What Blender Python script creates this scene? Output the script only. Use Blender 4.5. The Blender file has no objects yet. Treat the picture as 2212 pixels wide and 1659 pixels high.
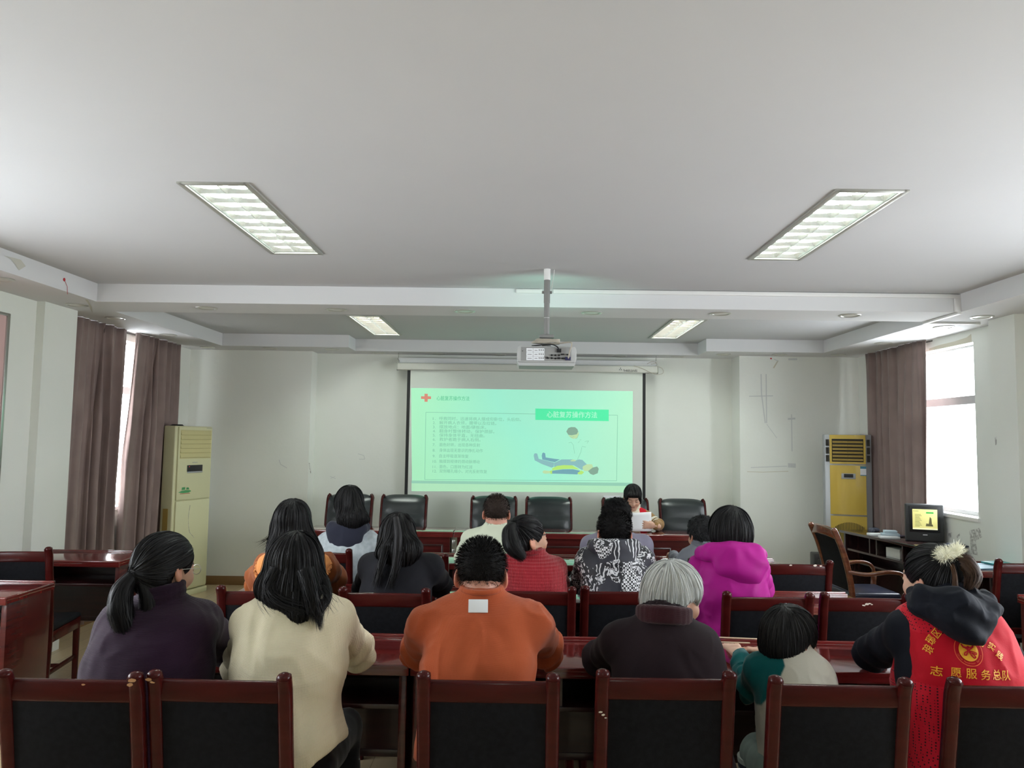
import bpy, bmesh, math, random
import numpy as np
from mathutils import Vector, Matrix
from mathutils.bvhtree import BVHTree

random.seed(7)
S = bpy.context.scene
COL = S.collection
PI = math.pi

# ------------------------------------------------------------------ camera
F = 1640.0
CAM = np.array([0.0, 0.0, 1.6])
def _basis():
    Y = np.array([14.0, -120.5, -F]); Y /= np.linalg.norm(Y)
    U = np.array([.0135, 1.0, 0.0]); U -= Y * U.dot(Y); U /= np.linalg.norm(U)
    X = np.cross(Y, U)
    return np.array([X, Y, U])
MW = _basis()
cd = bpy.data.cameras.new('camera'); cam = bpy.data.objects.new('camera', cd); COL.objects.link(cam)
cd.sensor_width = 36.0; cd.lens = F / 2212 * 36; cd.clip_start = 0.02; cd.clip_end = 200
m4 = Matrix([list(MW[i]) + [CAM[i]] for i in range(3)] + [[0, 0, 0, 1]])
cam.matrix_world = m4
S.camera = cam
def _ray(px, py): return MW @ np.array([px - 1106, 829.5 - py, -F])
def aty(px, py, y):                      # where a sight line meets the vertical plane y
    d = _ray(px, py); return CAM + d * y / d[1]
def atz(px, py, z):
    d = _ray(px, py); return CAM + d * (z - 1.6) / d[2]
def atx(px, py, x):
    d = _ray(px, py); return CAM + d * x / d[0]

# ------------------------------------------------------------------ view, sky, daylight
S.view_settings.view_transform = 'Standard'; S.view_settings.look = 'None'
S.view_settings.gamma = 1.0; S.view_settings.use_curve_mapping = False
S.view_settings.exposure = 0.45
w = bpy.data.worlds.new('sky'); S.world = w; w.use_nodes = True
bg = w.node_tree.nodes['Background']; bg.inputs[0].default_value = (0.90, 0.95, 1.0, 1); bg.inputs[1].default_value = 14.0
S.cycles.max_bounces = 10; S.cycles.diffuse_bounces = 6; S.cycles.glossy_bounces = 4
S.cycles.sample_clamp_indirect = 6.0
S.cycles.use_denoising = True
def portal(x, y0, y1, z0, z1, sgn):
    l = bpy.data.lights.new('window_daylight', 'AREA'); l.shape = 'RECTANGLE'; l.size = z1 - z0; l.size_y = y1 - y0
    l.cycles.is_portal = True
    o = bpy.data.objects.new('window_daylight', l); COL.objects.link(o)
    o.location = (x, (y0 + y1) / 2, (z0 + z1) / 2); o.rotation_euler = (0, PI / 2 * sgn, 0)
WIN = {  # x of opening, y0,y1,z0,z1
    'window_1': (-3.62, 5.95, 7.75, 0.95, 2.46), 'window_2': (3.66, 6.12, 7.75, 1.03, 2.44),
    'window_3': (-3.46, 1.2, 3.6, 0.95, 2.3), 'window_4': (3.58, 1.2, 3.7, 0.95, 2.3)}
for n, (x, y0, y1, z0, z1) in WIN.items():
    s = 1 if x < 0 else -1
    portal(x - s * 0.14, y0, y1, z0, z1, -s)

# ------------------------------------------------------------------ materials
def mat(name, col, rough=0.6, metal=0.0, spec=0.5, coat=0.0, emis=None, estr=0.0, alpha=1.0, sheen=0.0, trans=0.0):
    m = bpy.data.materials.new(name); m.use_nodes = True
    b = m.node_tree.nodes['Principled BSDF']
    b.inputs['Base Color'].default_value = (*col, 1); b.inputs['Roughness'].default_value = rough
    b.inputs['Metallic'].default_value = metal; b.inputs['Specular IOR Level'].default_value = spec
    b.inputs['Coat Weight'].default_value = coat; b.inputs['Coat Roughness'].default_value = 0.08
    b.inputs['Sheen Weight'].default_value = sheen
    b.inputs['Transmission Weight'].default_value = trans
    if emis: b.inputs['Emission Color'].default_value = (*emis, 1); b.inputs['Emission Strength'].default_value = estr
    return m
def nd(m, t, **kw):
    n = m.node_tree.nodes.new(t)
    for k, v in kw.items():
        if hasattr(n, k): setattr(n, k, v)
        else: n.inputs[k.replace('_', ' ')].default_value = v
    return n
def lk(m, a, b): m.node_tree.links.new(a, b)
def bsdf(m): return m.node_tree.nodes['Principled BSDF']
def vary(m, c1, c2, scale=4.0, stretch=(1, 1, 1), detail=4.0, lo=0.35, hi=0.65, bump=0.0, bscale=None, coord='Object', dist=0.01):
    tc = nd(m, 'ShaderNodeTexCoord'); mp = nd(m, 'ShaderNodeMapping'); mp.inputs['Scale'].default_value = stretch
    lk(m, tc.outputs[coord], mp.inputs['Vector'])
    n = nd(m, 'ShaderNodeTexNoise', Scale=scale, Detail=detail); lk(m, mp.outputs[0], n.inputs['Vector'])
    r = nd(m, 'ShaderNodeValToRGB'); r.color_ramp.elements[0].position = lo; r.color_ramp.elements[1].position = hi
    r.color_ramp.elements[0].color = (*c1, 1); r.color_ramp.elements[1].color = (*c2, 1)
    lk(m, n.outputs['Fac'], r.inputs['Fac']); lk(m, r.outputs[0], bsdf(m).inputs['Base Color'])
    if bump:
        n2 = nd(m, 'ShaderNodeTexNoise', Scale=bscale or scale, Detail=3.0); lk(m, mp.outputs[0], n2.inputs['Vector'])
        b = nd(m, 'ShaderNodeBump', Strength=bump, Distance=dist); lk(m, n2.outputs['Fac'], b.inputs['Height'])
        lk(m, b.outputs[0], bsdf(m).inputs['Normal'])
    return r
def c255(r, g, b):
    f = lambda v: (v / 255 / 12.92) if v / 255 <= .04045 else ((v / 255 + .055) / 1.055) ** 2.4
    return (f(r), f(g), f(b))

M = {}
M['wall'] = mat('wall_paint', (.74, .76, .72), .85, spec=.2); vary(M['wall'], (.75, .775, .715), (.80, .815, .765), .9, bump=.08, bscale=30)
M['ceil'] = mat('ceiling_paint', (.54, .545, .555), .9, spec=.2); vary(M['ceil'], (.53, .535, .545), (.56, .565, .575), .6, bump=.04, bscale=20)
M['soffit'] = mat('soffit_paint', (.68, .685, .69), .9, spec=.2)
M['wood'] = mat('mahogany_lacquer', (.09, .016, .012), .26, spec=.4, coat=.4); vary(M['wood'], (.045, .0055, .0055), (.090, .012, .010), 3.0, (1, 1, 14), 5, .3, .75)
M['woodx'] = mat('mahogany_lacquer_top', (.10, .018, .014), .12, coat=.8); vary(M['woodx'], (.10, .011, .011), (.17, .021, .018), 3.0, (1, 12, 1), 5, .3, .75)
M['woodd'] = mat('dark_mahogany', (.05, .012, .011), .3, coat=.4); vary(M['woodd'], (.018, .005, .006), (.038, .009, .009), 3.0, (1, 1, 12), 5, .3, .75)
M['chairwood'] = mat('chair_red_brown_lacquer', (.10, .02, .014), .26, spec=.16, coat=.07); vary(M['chairwood'], (.036, .0038, .0036), (.060, .0068, .0056), 5.0, (1, 1, 6), 5, .3, .75)
M['armwood'] = mat('brown_lacquered_wood', (.16, .05, .022), .22, coat=.7); vary(M['armwood'], (.10, .028, .014), (.20, .065, .028), 5.0, (1, 1, 6), 5, .3, .75)
M['blackfab'] = mat('charcoal_upholstery', (.01, .01, .013), .8, spec=.12); vary(M['blackfab'], (.0055, .0058, .0075), (.0085, .009, .0115), 60, bump=.3, bscale=260, dist=.001)
M['leather'] = mat('black_leather', (.012, .017, .018), .32, spec=.55); vary(M['leather'], (.010, .015, .016), (.016, .022, .023), 8, bump=.15, bscale=120, dist=.002)
M['bluel'] = mat('dark_blue_leather', (.02, .025, .05), .3, spec=.6)
M['steel'] = mat('brushed_metal', (.55, .56, .54), .3, 1.0)
M['frame'] = mat('lamp_frame_metal', (.42, .42, .38), .4, .5)
M['mirror'] = mat('parabolic_reflector', (.84, .86, .85), .26, .93)
M['white'] = mat('white_plastic', (.78, .78, .76), .45)
M['pipe'] = mat('grey_painted_pipe', (.22, .22, .21), .45)
M['black'] = mat('black_plastic', (.012, .012, .013), .4)
M['cable'] = mat('beige_cable', (.42, .38, .31), .55)
M['proj'] = mat('projector_grey', (.45, .46, .45), .45)
M['glass'] = mat('window_glass', (1, 1, 1), .0, trans=1.0)
# thin clear pane
nt = M['glass'].node_tree; nt.nodes.clear()
o_ = nt.nodes.new('ShaderNodeOutputMaterial'); t_ = nt.nodes.new('ShaderNodeBsdfTransparent'); g_ = nt.nodes.new('ShaderNodeBsdfGlossy'); x_ = nt.nodes.new('ShaderNodeMixShader')
g_.inputs['Roughness'].default_value = .02; x_.inputs[0].default_value = .06
nt.links.new(t_.outputs[0], x_.inputs[1]); nt.links.new(g_.outputs[0], x_.inputs[2]); nt.links.new(x_.outputs[0], o_.inputs[0])
M['alu'] = mat('window_frame_aluminium', (.42, .42, .43), .4, .4)

# ------------------------------------------------------------------ mesh builders
class MB:
    def __init__(s): s.bm = bmesh.new()
    def box(s, x0, x1, y0, y1, z0, z1, bev=0.0, seg=2, mi=0, mtx=None):
        b = bmesh.new(); bmesh.ops.create_cube(b, size=1.0)
        bmesh.ops.scale(b, vec=(x1 - x0, y1 - y0, z1 - z0), verts=b.verts)
        if bev: bmesh.ops.bevel(b, geom=list(b.edges), offset=bev, segments=seg, profile=.5, affect='EDGES')
        bmesh.ops.translate(b, vec=((x0 + x1) / 2, (y0 + y1) / 2, (z0 + z1) / 2), verts=b.verts)
        return s._add(b, mi, mtx)
    def _add(s, b, mi=0, mtx=None):
        if mtx is not None: bmesh.ops.transform(b, matrix=mtx, verts=b.verts)
        for f in b.faces: f.material_index = mi
        me = bpy.data.meshes.new('t'); b.to_mesh(me); b.free(); s.bm.from_mesh(me); bpy.data.meshes.remove(me)
        return s
    def cyl(s, p0, p1, r0, r1=None, n=16, mi=0, cap=True):
        p0 = Vector(p0); p1 = Vector(p1); r1 = r0 if r1 is None else r1
        b = bmesh.new(); d = p1 - p0
        bmesh.ops.create_cone(b, segments=n, radius1=r0, radius2=r1, depth=d.length, cap_ends=cap)
        q = Vector((0, 0, 1)).rotation_difference(d.normalized()).to_matrix().to_4x4()
        return s._add(b, mi, Matrix.Translation((p0 + p1) / 2) @ q)
    def sph(s, c, r, mi=0, n=16, sc=(1, 1, 1)):
        b = bmesh.new(); bmesh.ops.create_uvsphere(b, u_segments=n, v_segments=max(6, n // 2), radius=r)
        return s._add(b, mi, Matrix.Translation(c) @ Matrix.Diagonal((*sc, 1)))
    def poly(s, pts, mi=0):
        vs = [s.bm.verts.new(p) for p in pts]; f = s.bm.faces.new(vs); f.material_index = mi; return s
    def prism(s, prof, a, b_, axis='x', mi=0, bev=0.0):
        # 2-D profile extruded along an axis; profile is (u,v) = the two other axes in order
        b = bmesh.new()
        def P(u, v, t): return {'x': (t, u, v), 'y': (u, t, v), 'z': (u, v, t)}[axis]
        A = [b.verts.new(P(u, v, a)) for u, v in prof]; B = [b.verts.new(P(u, v, b_)) for u, v in prof]
        b.faces.new(A); b.faces.new(B[::-1])
        for i in range(len(prof)):
            j = (i + 1) % len(prof); b.faces.new((A[j], A[i], B[i], B[j]))
        bmesh.ops.recalc_face_normals(b, faces=b.faces)
        if bev: bmesh.ops.bevel(b, geom=list(b.edges), offset=bev, segments=2, profile=.5, affect='EDGES')
        return s._add(b, mi)
    def sweep(s, pts, prof, up=(0, 0, 1), scales=None, mi=0):
        # closed 2-D profile carried along a path of points
        b = bmesh.new(); rings = []; up = Vector(up)
        P = [Vector(p) for p in pts]
        for i, p in enumerate(P):
            t = (P[min(i + 1, len(P) - 1)] - P[max(i - 1, 0)]).normalized()
            sd = t.cross(up)
            if sd.length < 1e-4: sd = Vector((1, 0, 0))
            sd.normalize(); u2 = sd.cross(t).normalized(); k = scales[i] if scales else 1.0
            rings.append([b.verts.new(p + sd * (a * k) + u2 * (c * k)) for a, c in prof])
        n = len(prof)
        for i in range(len(rings) - 1):
            for j in range(n):
                b.faces.new((rings[i][j], rings[i][(j + 1) % n], rings[i + 1][(j + 1) % n], rings[i + 1][j]))
        b.faces.new(rings[0][::-1]); b.faces.new(rings[-1])
        bmesh.ops.recalc_face_normals(b, faces=b.faces)
        return s._add(b, mi)
    def tube(s, pts, r, n=8, mi=0, scales=None):
        return s.sweep(pts, [(r * math.cos(2 * PI * k / n), r * math.sin(2 * PI * k / n)) for k in range(n)], up=(0.03, 0.02, 1), mi=mi, scales=scales)
    def lathe(s, prof, c=(0, 0, 0), n=24, mi=0):
        b = bmesh.new(); rings = []
        for r, z in prof: rings.append([b.verts.new((c[0] + r * math.cos(2 * PI * k / n), c[1] + r * math.sin(2 * PI * k / n), c[2] + z)) for k in range(n)])
        for i in range(len(rings) - 1):
            for j in range(n): b.faces.new((rings[i][j], rings[i][(j + 1) % n], rings[i + 1][(j + 1) % n], rings[i + 1][j]))
        bmesh.ops.recalc_face_normals(b, faces=b.faces)
        return s._add(b, mi)
    def build(s, name, mats, parent=None, smooth=35, loc=None):
        me = bpy.data.meshes.new(name); s.bm.to_mesh(me); s.bm.free()
        for m in (mats if isinstance(mats, (list, tuple)) else [mats]): me.materials.append(m)
        if smooth:
            me.polygons.foreach_set('use_smooth', [True] * len(me.polygons)); me.set_sharp_from_angle(angle=math.radians(smooth))
        o = bpy.data.objects.new(name, me); COL.objects.link(o)
        if parent is not None: o.parent = parent
        if loc is not None: o.location = loc
        return o
def rprof(w_, h_, r, n=3):
    pts = []
    for cx, cy, a0 in ((w_ / 2 - r, h_ / 2 - r, 0), (-w_ / 2 + r, h_ / 2 - r, 90), (-w_ / 2 + r, -h_ / 2 + r, 180), (w_ / 2 - r, -h_ / 2 + r, 270)):
        for k in range(n + 1):
            a = math.radians(a0 + 90 * k / n); pts.append((cx + r * math.cos(a), cy + r * math.sin(a)))
    return pts
def smoothpath(pts, n=6):
    P = [Vector(p) for p in pts]; out = []
    for i in range(len(P) - 1):
        p0 = P[max(i - 1, 0)]; p1 = P[i]; p2 = P[i + 1]; p3 = P[min(i + 2, len(P) - 1)]
        for k in range(n):
            t = k / n
            out.append(0.5 * ((2 * p1) + (p2 - p0) * t + (2 * p0 - 5 * p1 + 4 * p2 - p3) * t * t + (-p0 + 3 * p1 - 3 * p2 + p3) * t ** 3))
    out.append(P[-1]); return out

def tag(o, label=None, cat=None, group=None, kind=None):
    if label: o['label'] = label
    if cat: o['category'] = cat
    if group: o['group'] = group
    if kind: o['kind'] = kind
    return o
def thing(name, label, cat, loc=(0, 0, 0), rotz=0.0, group=None):
    o = bpy.data.objects.new(name, None); o.empty_display_size = .1; COL.objects.link(o)
    o.location = loc; o.rotation_euler = (0, 0, rotz)
    return tag(o, label, cat, group)
def struct(o): o['kind'] = 'structure'; return o
def dup(root, loc, rotz=0.0, label=None, group=None):
    r = root.copy(); COL.objects.link(r); r.location = loc; r.rotation_euler = (0, 0, rotz)
    if label: r['label'] = label
    if group: r['group'] = group
    for ch in list(root.children):
        c = ch.copy(); COL.objects.link(c); c.parent = r
        for g in list(ch.children):
            d = g.copy(); COL.objects.link(d); d.parent = c
    return r
def text_mesh(txt, size, extrude=0.0, bold=0.0):
    cu = bpy.data.curves.new('t', 'FONT'); cu.body = txt; cu.size = size; cu.extrude = extrude; cu.offset = bold
    cu.align_x = 'LEFT'; cu.resolution_u = 3
    o = bpy.data.objects.new('t', cu); COL.objects.link(o)
    dg = bpy.context.evaluated_depsgraph_get(); dg.update()
    me = bpy.data.meshes.new_from_object(o.evaluated_get(dg)); bpy.data.objects.remove(o); bpy.data.curves.remove(cu)
    return me
def text_obj(name, txt, size, m, parent, mtx, width=None, bold=0.0, center=False):
    me = text_mesh(txt, size, 0.0, bold)
    n = len(me.vertices)
    if n:
        xs = [v.co.x for v in me.vertices]; ys = [v.co.y for v in me.vertices]; x0, x1 = min(xs), max(xs)
        sx = (width / (x1 - x0)) if width and x1 > x0 else 1.0
        off = (x0 + x1) / 2 if center else x0
        yo = (min(ys) + max(ys)) / 2 if center else 0
        for v in me.vertices: v.co.x = (v.co.x - off) * sx; v.co.y -= yo
    me.name = name; me.materials.clear(); me.materials.append(m)
    o = bpy.data.objects.new(name, me); COL.objects.link(o); o.parent = parent; o.matrix_local = mtx
    return o
# ------------------------------------------------------------------ room shell
ZC = 2.67; ZS = 2.54
# floor: light wood laminate boards
M['floor'] = mat('laminate_floor', (.5, .38, .2), .32, coat=.25)
def _floor():
    m = M['floor']; tc = nd(m, 'ShaderNodeTexCoord'); mp = nd(m, 'ShaderNodeMapping'); mp.inputs['Rotation'].default_value = (0, 0, PI / 2)
    lk(m, tc.outputs['Object'], mp.inputs['Vector'])
    br = nd(m, 'ShaderNodeTexBrick', Scale=1.0); br.offset = .37
    for k, v in (('Brick Width', 1.2), ('Row Height', .14), ('Mortar Size', .0015)): br.inputs[k].default_value = v
    br.inputs['Color1'].default_value = (.58, .46, .29, 1); br.inputs['Color2'].default_value = (.50, .39, .24, 1); br.inputs['Mortar'].default_value = (.2, .14, .07, 1)
    lk(m, mp.outputs[0], br.inputs['Vector'])
    n = nd(m, 'ShaderNodeTexNoise', Scale=3.0, Detail=6.0); mp2 = nd(m, 'ShaderNodeMapping'); mp2.inputs['Scale'].default_value = (14, 1, 1)
    lk(m, tc.outputs['Object'], mp2.inputs['Vector']); lk(m, mp2.outputs[0], n.inputs['Vector'])
    mx = nd(m, 'ShaderNodeMix', data_type='RGBA', blend_type='MULTIPLY'); mx.inputs[0].default_value = .55
    lk(m, br.outputs['Color'], mx.inputs[6])
    r = nd(m, 'ShaderNodeValToRGB'); r.color_ramp.elements[0].color = (.72, .69, .63, 1); r.color_ramp.elements[1].color = (1, 1, 1, 1)
    lk(m, n.outputs['Fac'], r.inputs['Fac']); lk(m, r.outputs[0], mx.inputs[7]); lk(m, mx.outputs[2], bsdf(m).inputs['Base Color'])
_floor()
b = MB(); b.box(-3.9, 3.9, -3.2, 8.75, -.1, 0); struct(b.build('floor', M['floor'], smooth=0))

# troffer lamp openings in the ceiling
LAMPS = [(-1.31, 3.75), (1.475, 3.75), (-1.375, 7.2), (1.48, 7.18)]
LW, LL = .285, 1.215
def ceiling():
    b = MB(); xs = {-3.9, 3.9}; ys = {-3.2, 8.75}; holes = []
    for x, y in LAMPS + [(0.08, .1)]:
        h = (x - LW / 2, x + LW / 2, y - LL / 2, y + LL / 2); holes.append(h); xs |= {h[0], h[1]}; ys |= {h[2], h[3]}
    xs = sorted(xs); ys = sorted(ys)
    V = {}
    def v(x, y):
        if (x, y) not in V: V[(x, y)] = b.bm.verts.new((x, y, ZC))
        return V[(x, y)]
    for i in range(len(xs) - 1):
        for j in range(len(ys) - 1):
            cx, cy = (xs[i] + xs[i + 1]) / 2, (ys[j] + ys[j + 1]) / 2
            if any(h[0] < cx < h[1] and h[2] < cy < h[3] for h in holes): continue
            b.bm.faces.new((v(xs[i], ys[j]), v(xs[i], ys[j + 1]), v(xs[i + 1], ys[j + 1]), v(xs[i + 1], ys[j])))
    b.box(-3.9, 3.9, -3.2, 8.75, ZC + .2, ZC + .3)
    return b.build('ceiling', M['ceil'], smooth=0)
struct(ceiling())

def wallpiece(b, xa, xb, y0, y1, wins):
    # a wall along y from x=xa to xb, z 0..2.8, with rectangular openings
    ys = sorted({y0, y1} | {w_[0] for w_ in wins} | {w_[1] for w_ in wins})
    for a, c in zip(ys[:-1], ys[1:]):
        w_ = [q for q in wins if q[0] <= (a + c) / 2 <= q[1]]
        if w_:
            b.box(xa, xb, a, c, 0, w_[0][2]); b.box(xa, xb, a, c, w_[0][3], 2.87)
        else: b.box(xa, xb, a, c, 0, 2.87)
def W(n): x, y0, y1, z0, z1 = WIN[n]; return (y0, y1, z0, z1)
b = MB()
wallpiece(b, -3.9, -3.46, -3.2, 5.35, [W('window_3')]); b.box(-3.9, -3.40, 5.35, 5.75, 0, 2.87)
wallpiece(b, -3.9, -3.62, 5.75, 8.75, [W('window_1')])
struct(b.build('wall_left', M['wall'], smooth=0))
b = MB()
wallpiece(b, 3.58, 3.9, -3.2, 5.36, [W('window_4')]); b.box(3.50, 3.9, 5.36, 5.66, 0, 2.87)
wallpiece(b, 3.66, 3.9, 5.66, 8.75, [W('window_2')])
wr = struct(b.build('wall_right', M['wall'], smooth=0))
b = MB(); b.box(-3.62, -2.28, 8.28, 8.75, 0, 2.67); b.box(2.38, 3.66, 8.2, 8.75, 0, 2.67); b.box(-2.28, 2.38, 8.5, 8.75, 0, 2.67)
wf = struct(b.build('wall_front', M['wall'], smooth=0))
b = MB(); b.box(-3.9, 3.9, -3.3, -3.1, 0, 2.87); struct(b.build('wall_back', M['wall'], smooth=0))

# lowered soffits round the ceiling, cross beam
b = MB()
b.box(-3.9, -3.02, -3.2, 5.33, ZS, ZC + .01); b.box(3.10, 3.9, -3.2, 5.33, ZS, ZC + .01); b.box(-3.9, 3.9, -3.2, -2.5, ZS, ZC + .01)
struct(b.build('trim_1', M['soffit'], smooth=0))
b = MB(); b.box(-3.9, 3.9, 5.33, 5.76, ZS, ZC + .01); struct(b.build('trim_2', M['soffit'], smooth=0))
b = MB(); b.box(-3.9, -3.12, 5.76, 8.75, ZS, ZC + .01); b.box(3.14, 3.9, 5.76, 8.75, ZS, ZC + .01)
b.box(-3.12, -1.79, 7.88, 8.75, ZS, ZC + .01); b.box(1.93, 3.14, 7.82, 8.75, ZS, ZC + .01); b.box(-1.79, 1.93, 8.2, 8.75, ZS, ZC + .01)
struct(b.build('trim_3', M['soffit'], smooth=0))
# skirting boards
M['skirt'] = mat('skirting_wood', (.22, .12, .045), .5)
b = MB(); b.box(-3.62, -2.27, 8.265, 8.28, 0, .095, .003); b.box(-2.28, -2.265, 8.265, 8.5, 0, .095); b.box(-2.27, 2.37, 8.485, 8.5, 0, .095, .003); b.box(2.36, 3.66, 8.185, 8.2, 0, .095, .003)
struct(b.build('baseboard_front', M['skirt']))
b = MB(); b.box(-3.62, -3.605, 5.75, 8.27, 0, .095); b.box(-3.46, -3.445, -3.1, 5.35, 0, .095); struct(b.build('baseboard_left', M['skirt']))
b = MB(); b.box(3.645, 3.66, 5.66, 8.19, 0, .095); b.box(3.565, 3.58, -3.1, 5.36, 0, .095); struct(b.build('baseboard_right', M['skirt']))

# windows: aluminium frame, transom, panes
for n, (x, y0, y1, z0, z1) in WIN.items():
    s = 1 if x < 0 else -1; xo = x - s * .10
    b = MB(); t = .035
    zt = 1.985 if n == 'window_2' else z1 - .45
    X0, X1 = min(xo, xo - s * .05), max(xo, xo - s * .05)
    for a, c in ((y0, y0 + t), (y1 - t, y1)): b.box(X0, X1, a, c, z0, z1)
    b.box(X0, X1, y0, y1, z0, z0 + t); b.box(X0, X1, y0, y1, z1 - t * .5, z1)
    b.box(X0 - .01, X1 + .01, y0, y1, zt - .035, zt + .035)
    ym = 7.25 if n == 'window_2' else (y0 + y1) / 2; b.box(X0, X1, ym - .025, ym + .025, z0, z1)
    fr = struct(b.build(n, M['alu'], smooth=0))
    g = MB(); xg = (X0 + X1) / 2; g.box(xg - .002, xg + .002, y0 + .01, y1 - .01, z0 + .01, z1 - .01); g.build('pane', M['glass'], fr, smooth=0)
    g = MB(); g.box(min(x + s * .015, xo), max(x + s * .015, xo), y0 - .02, y1 + .03, z0 - .03, z0 - .001); g.build('window_sill', M['white'], fr, smooth=0)

# marks on the plaster
M['mark'] = mat('old_paste_mark', (.60, .62, .60), .9); M['mark2'] = mat('yellowed_paste', (.58, .55, .44), .9); M['grime'] = mat('wall_grime', (.50, .50, .47), .95); vary(M['grime'], (.36, .355, .33), (.70, .71, .67), 45, lo=.4, hi=.62)
M['redtape'] = mat('red_tape', (.45, .02, .03), .6); M['peel'] = mat('peeling_paint', (.55, .54, .47), .8)
def fmark(pts, wd, y, m, name='paste_mark', par=None):
    P = [aty(px, py, y) for px, py in pts]; b = MB()
    for A, B in zip(P[:-1], P[1:]):
        d = np.array([B[0] - A[0], B[2] - A[2]]); L = np.linalg.norm(d); nrm = np.array([-d[1], d[0]]) / L * wd / 2
        b.poly([(A[0] + nrm[0], y, A[2] + nrm[1]), (A[0] - nrm[0], y, A[2] - nrm[1]), (B[0] - nrm[0], y, B[2] - nrm[1]), (B[0] + nrm[0], y, B[2] + nrm[1])])
    return b.build(name, m, par or wf, smooth=0)
yr = 8.1985
fmark([(1644, 808), (1645, 850), (1653, 914)], .012, yr, M['mark']); fmark([(1655, 808), (1656, 914)], .012, yr, M['mark'])
fmark([(1618, 856), (1670, 855)], .010, yr, M['mark']); fmark([(1656, 916), (1678, 946)], .006, yr, M['mark'])
fmark([(1710, 895), (1711, 975)], .010, yr, M['mark']); fmark([(1702, 905), (1718, 904)], .02, yr, M['mark'])
fmark([(1614, 1019), (1648, 1020), (1703, 1018)], .006, yr, M['mark2']); fmark([(1622, 1010), (1700, 1007)], .009, yr, M['mark'])
fmark([(1702, 1005), (1719, 1006)], .045, yr, M['mark']); fmark([(1671, 795), (1680, 780)], .014, yr, M['mark2'])
fmark([(1703, 776), (1722, 776)], .022, yr, M['mark']); fmark([(1664, 774), (1667, 775)], .016, yr - .0005, M['redtape'])
fmark([(1672, 776), (1682, 780)], .008, yr, M['mark'])
yl = 8.2785
fmark([(603, 993), (606, 1003), (620, 1011)], .008, yl, M['mark']); fmark([(668, 1000), (671, 1022)], .010, yl, M['grime'])
fmark([(773, 980), (786, 984), (788, 992), (776, 992)], .006, 8.4985, M['mark']); fmark([(713, 1029), (725, 1034)], .006, 8.4985, M['mark'])
fmark([(714, 1034), (724, 1029)], .005, 8.4983, M['mark'])
# grimy patches and chipped plaster on the right wall
def xmark(poly, x, m, name, par=wr):
    b = MB(); b.poly([(x, atx(px, py, x)[1], atx(px, py, x)[2]) for px, py in poly]); return b.build(name, m, par, smooth=0)
xmark([(2094, 1146), (2116, 1140), (2122, 1160), (2108, 1168), (2112, 1200), (2098, 1196)], 3.6585, M['grime'], 'grime_patch')
xmark([(2048, 1152), (2056, 1150), (2056, 1160), (2050, 1162)], 3.6585, M['grime'], 'grime_patch')
xmark([(2066, 1158), (2073, 1152), (2074, 1156), (2068, 1163)], 3.6585, M['grime'], 'grime_patch')
xmark([(2007, 753), (2030, 745), (2060, 738), (2088, 729), (2098, 721), (2099, 738), (2050, 749), (2007, 757)], 3.6585, M['mark2'], 'chipped_plaster')
xmark([(2149, 945), (2153, 943), (2153, 960), (2150, 962)], 3.4985, M['grime'], 'grime_patch')
# peeling paint and red tape on the left soffit face, cable trunking on the beam
ce = bpy.data.objects['trim_1']
b = MB()
P = [atx(px, py, -3.018) for px, py in ((8, 552), (30, 557), (45, 561), (56, 575), (41, 584), (33, 572), (24, 560))]
b.poly([tuple(p) for p in P]); b.build('peeling_paint', M['peel'], ce, smooth=0)
b = MB(); P = atx(139, 604, -3.018); b.sph(tuple(P), .012, sc=(.3, 1, 1)); b.tube([tuple(P), tuple(P + np.array([0.004, .03, -.04])), tuple(P + np.array([0.002, .04, -.09]))], .0015, 5); b.build('red_tape', M['redtape'], ce)
b = MB(); P = [atz(px, py, ZS - .0015) for px, py in ((183, 646), (190, 648), (199, 664), (200, 676), (195, 668), (190, 655))]
b.poly([tuple(p) for p in P]); b.build('peeling_paint', M['peel'], bpy.data.objects['trim_2'], smooth=0)
b = MB(); b.box(.235, 3.10, 5.312, 5.33, ZC - .032, ZC - .004, .002); b.box(3.06, 3.10, 5.31, 5.33, ZS, ZC - .032, .002)
b.box(3.072, 3.10, 5.31, 5.78, ZS - .016, ZS - .0005, .002); b.box(3.10, 3.5, 5.75, 5.78, ZS - .016, ZS - .0005, .002)
tag(b.build('cable_trunking', M['white']), 'white plastic cable trunking along the top of the cross beam', 'trunking')
b = MB(); b.box(-.03, .155, 5.314, 5.33, ZC - .032, ZC - .004, .002)
tag(b.build('cable_trunking', M['white']), 'short piece of white trunking on the beam left of the projector pole', 'trunking')

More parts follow.
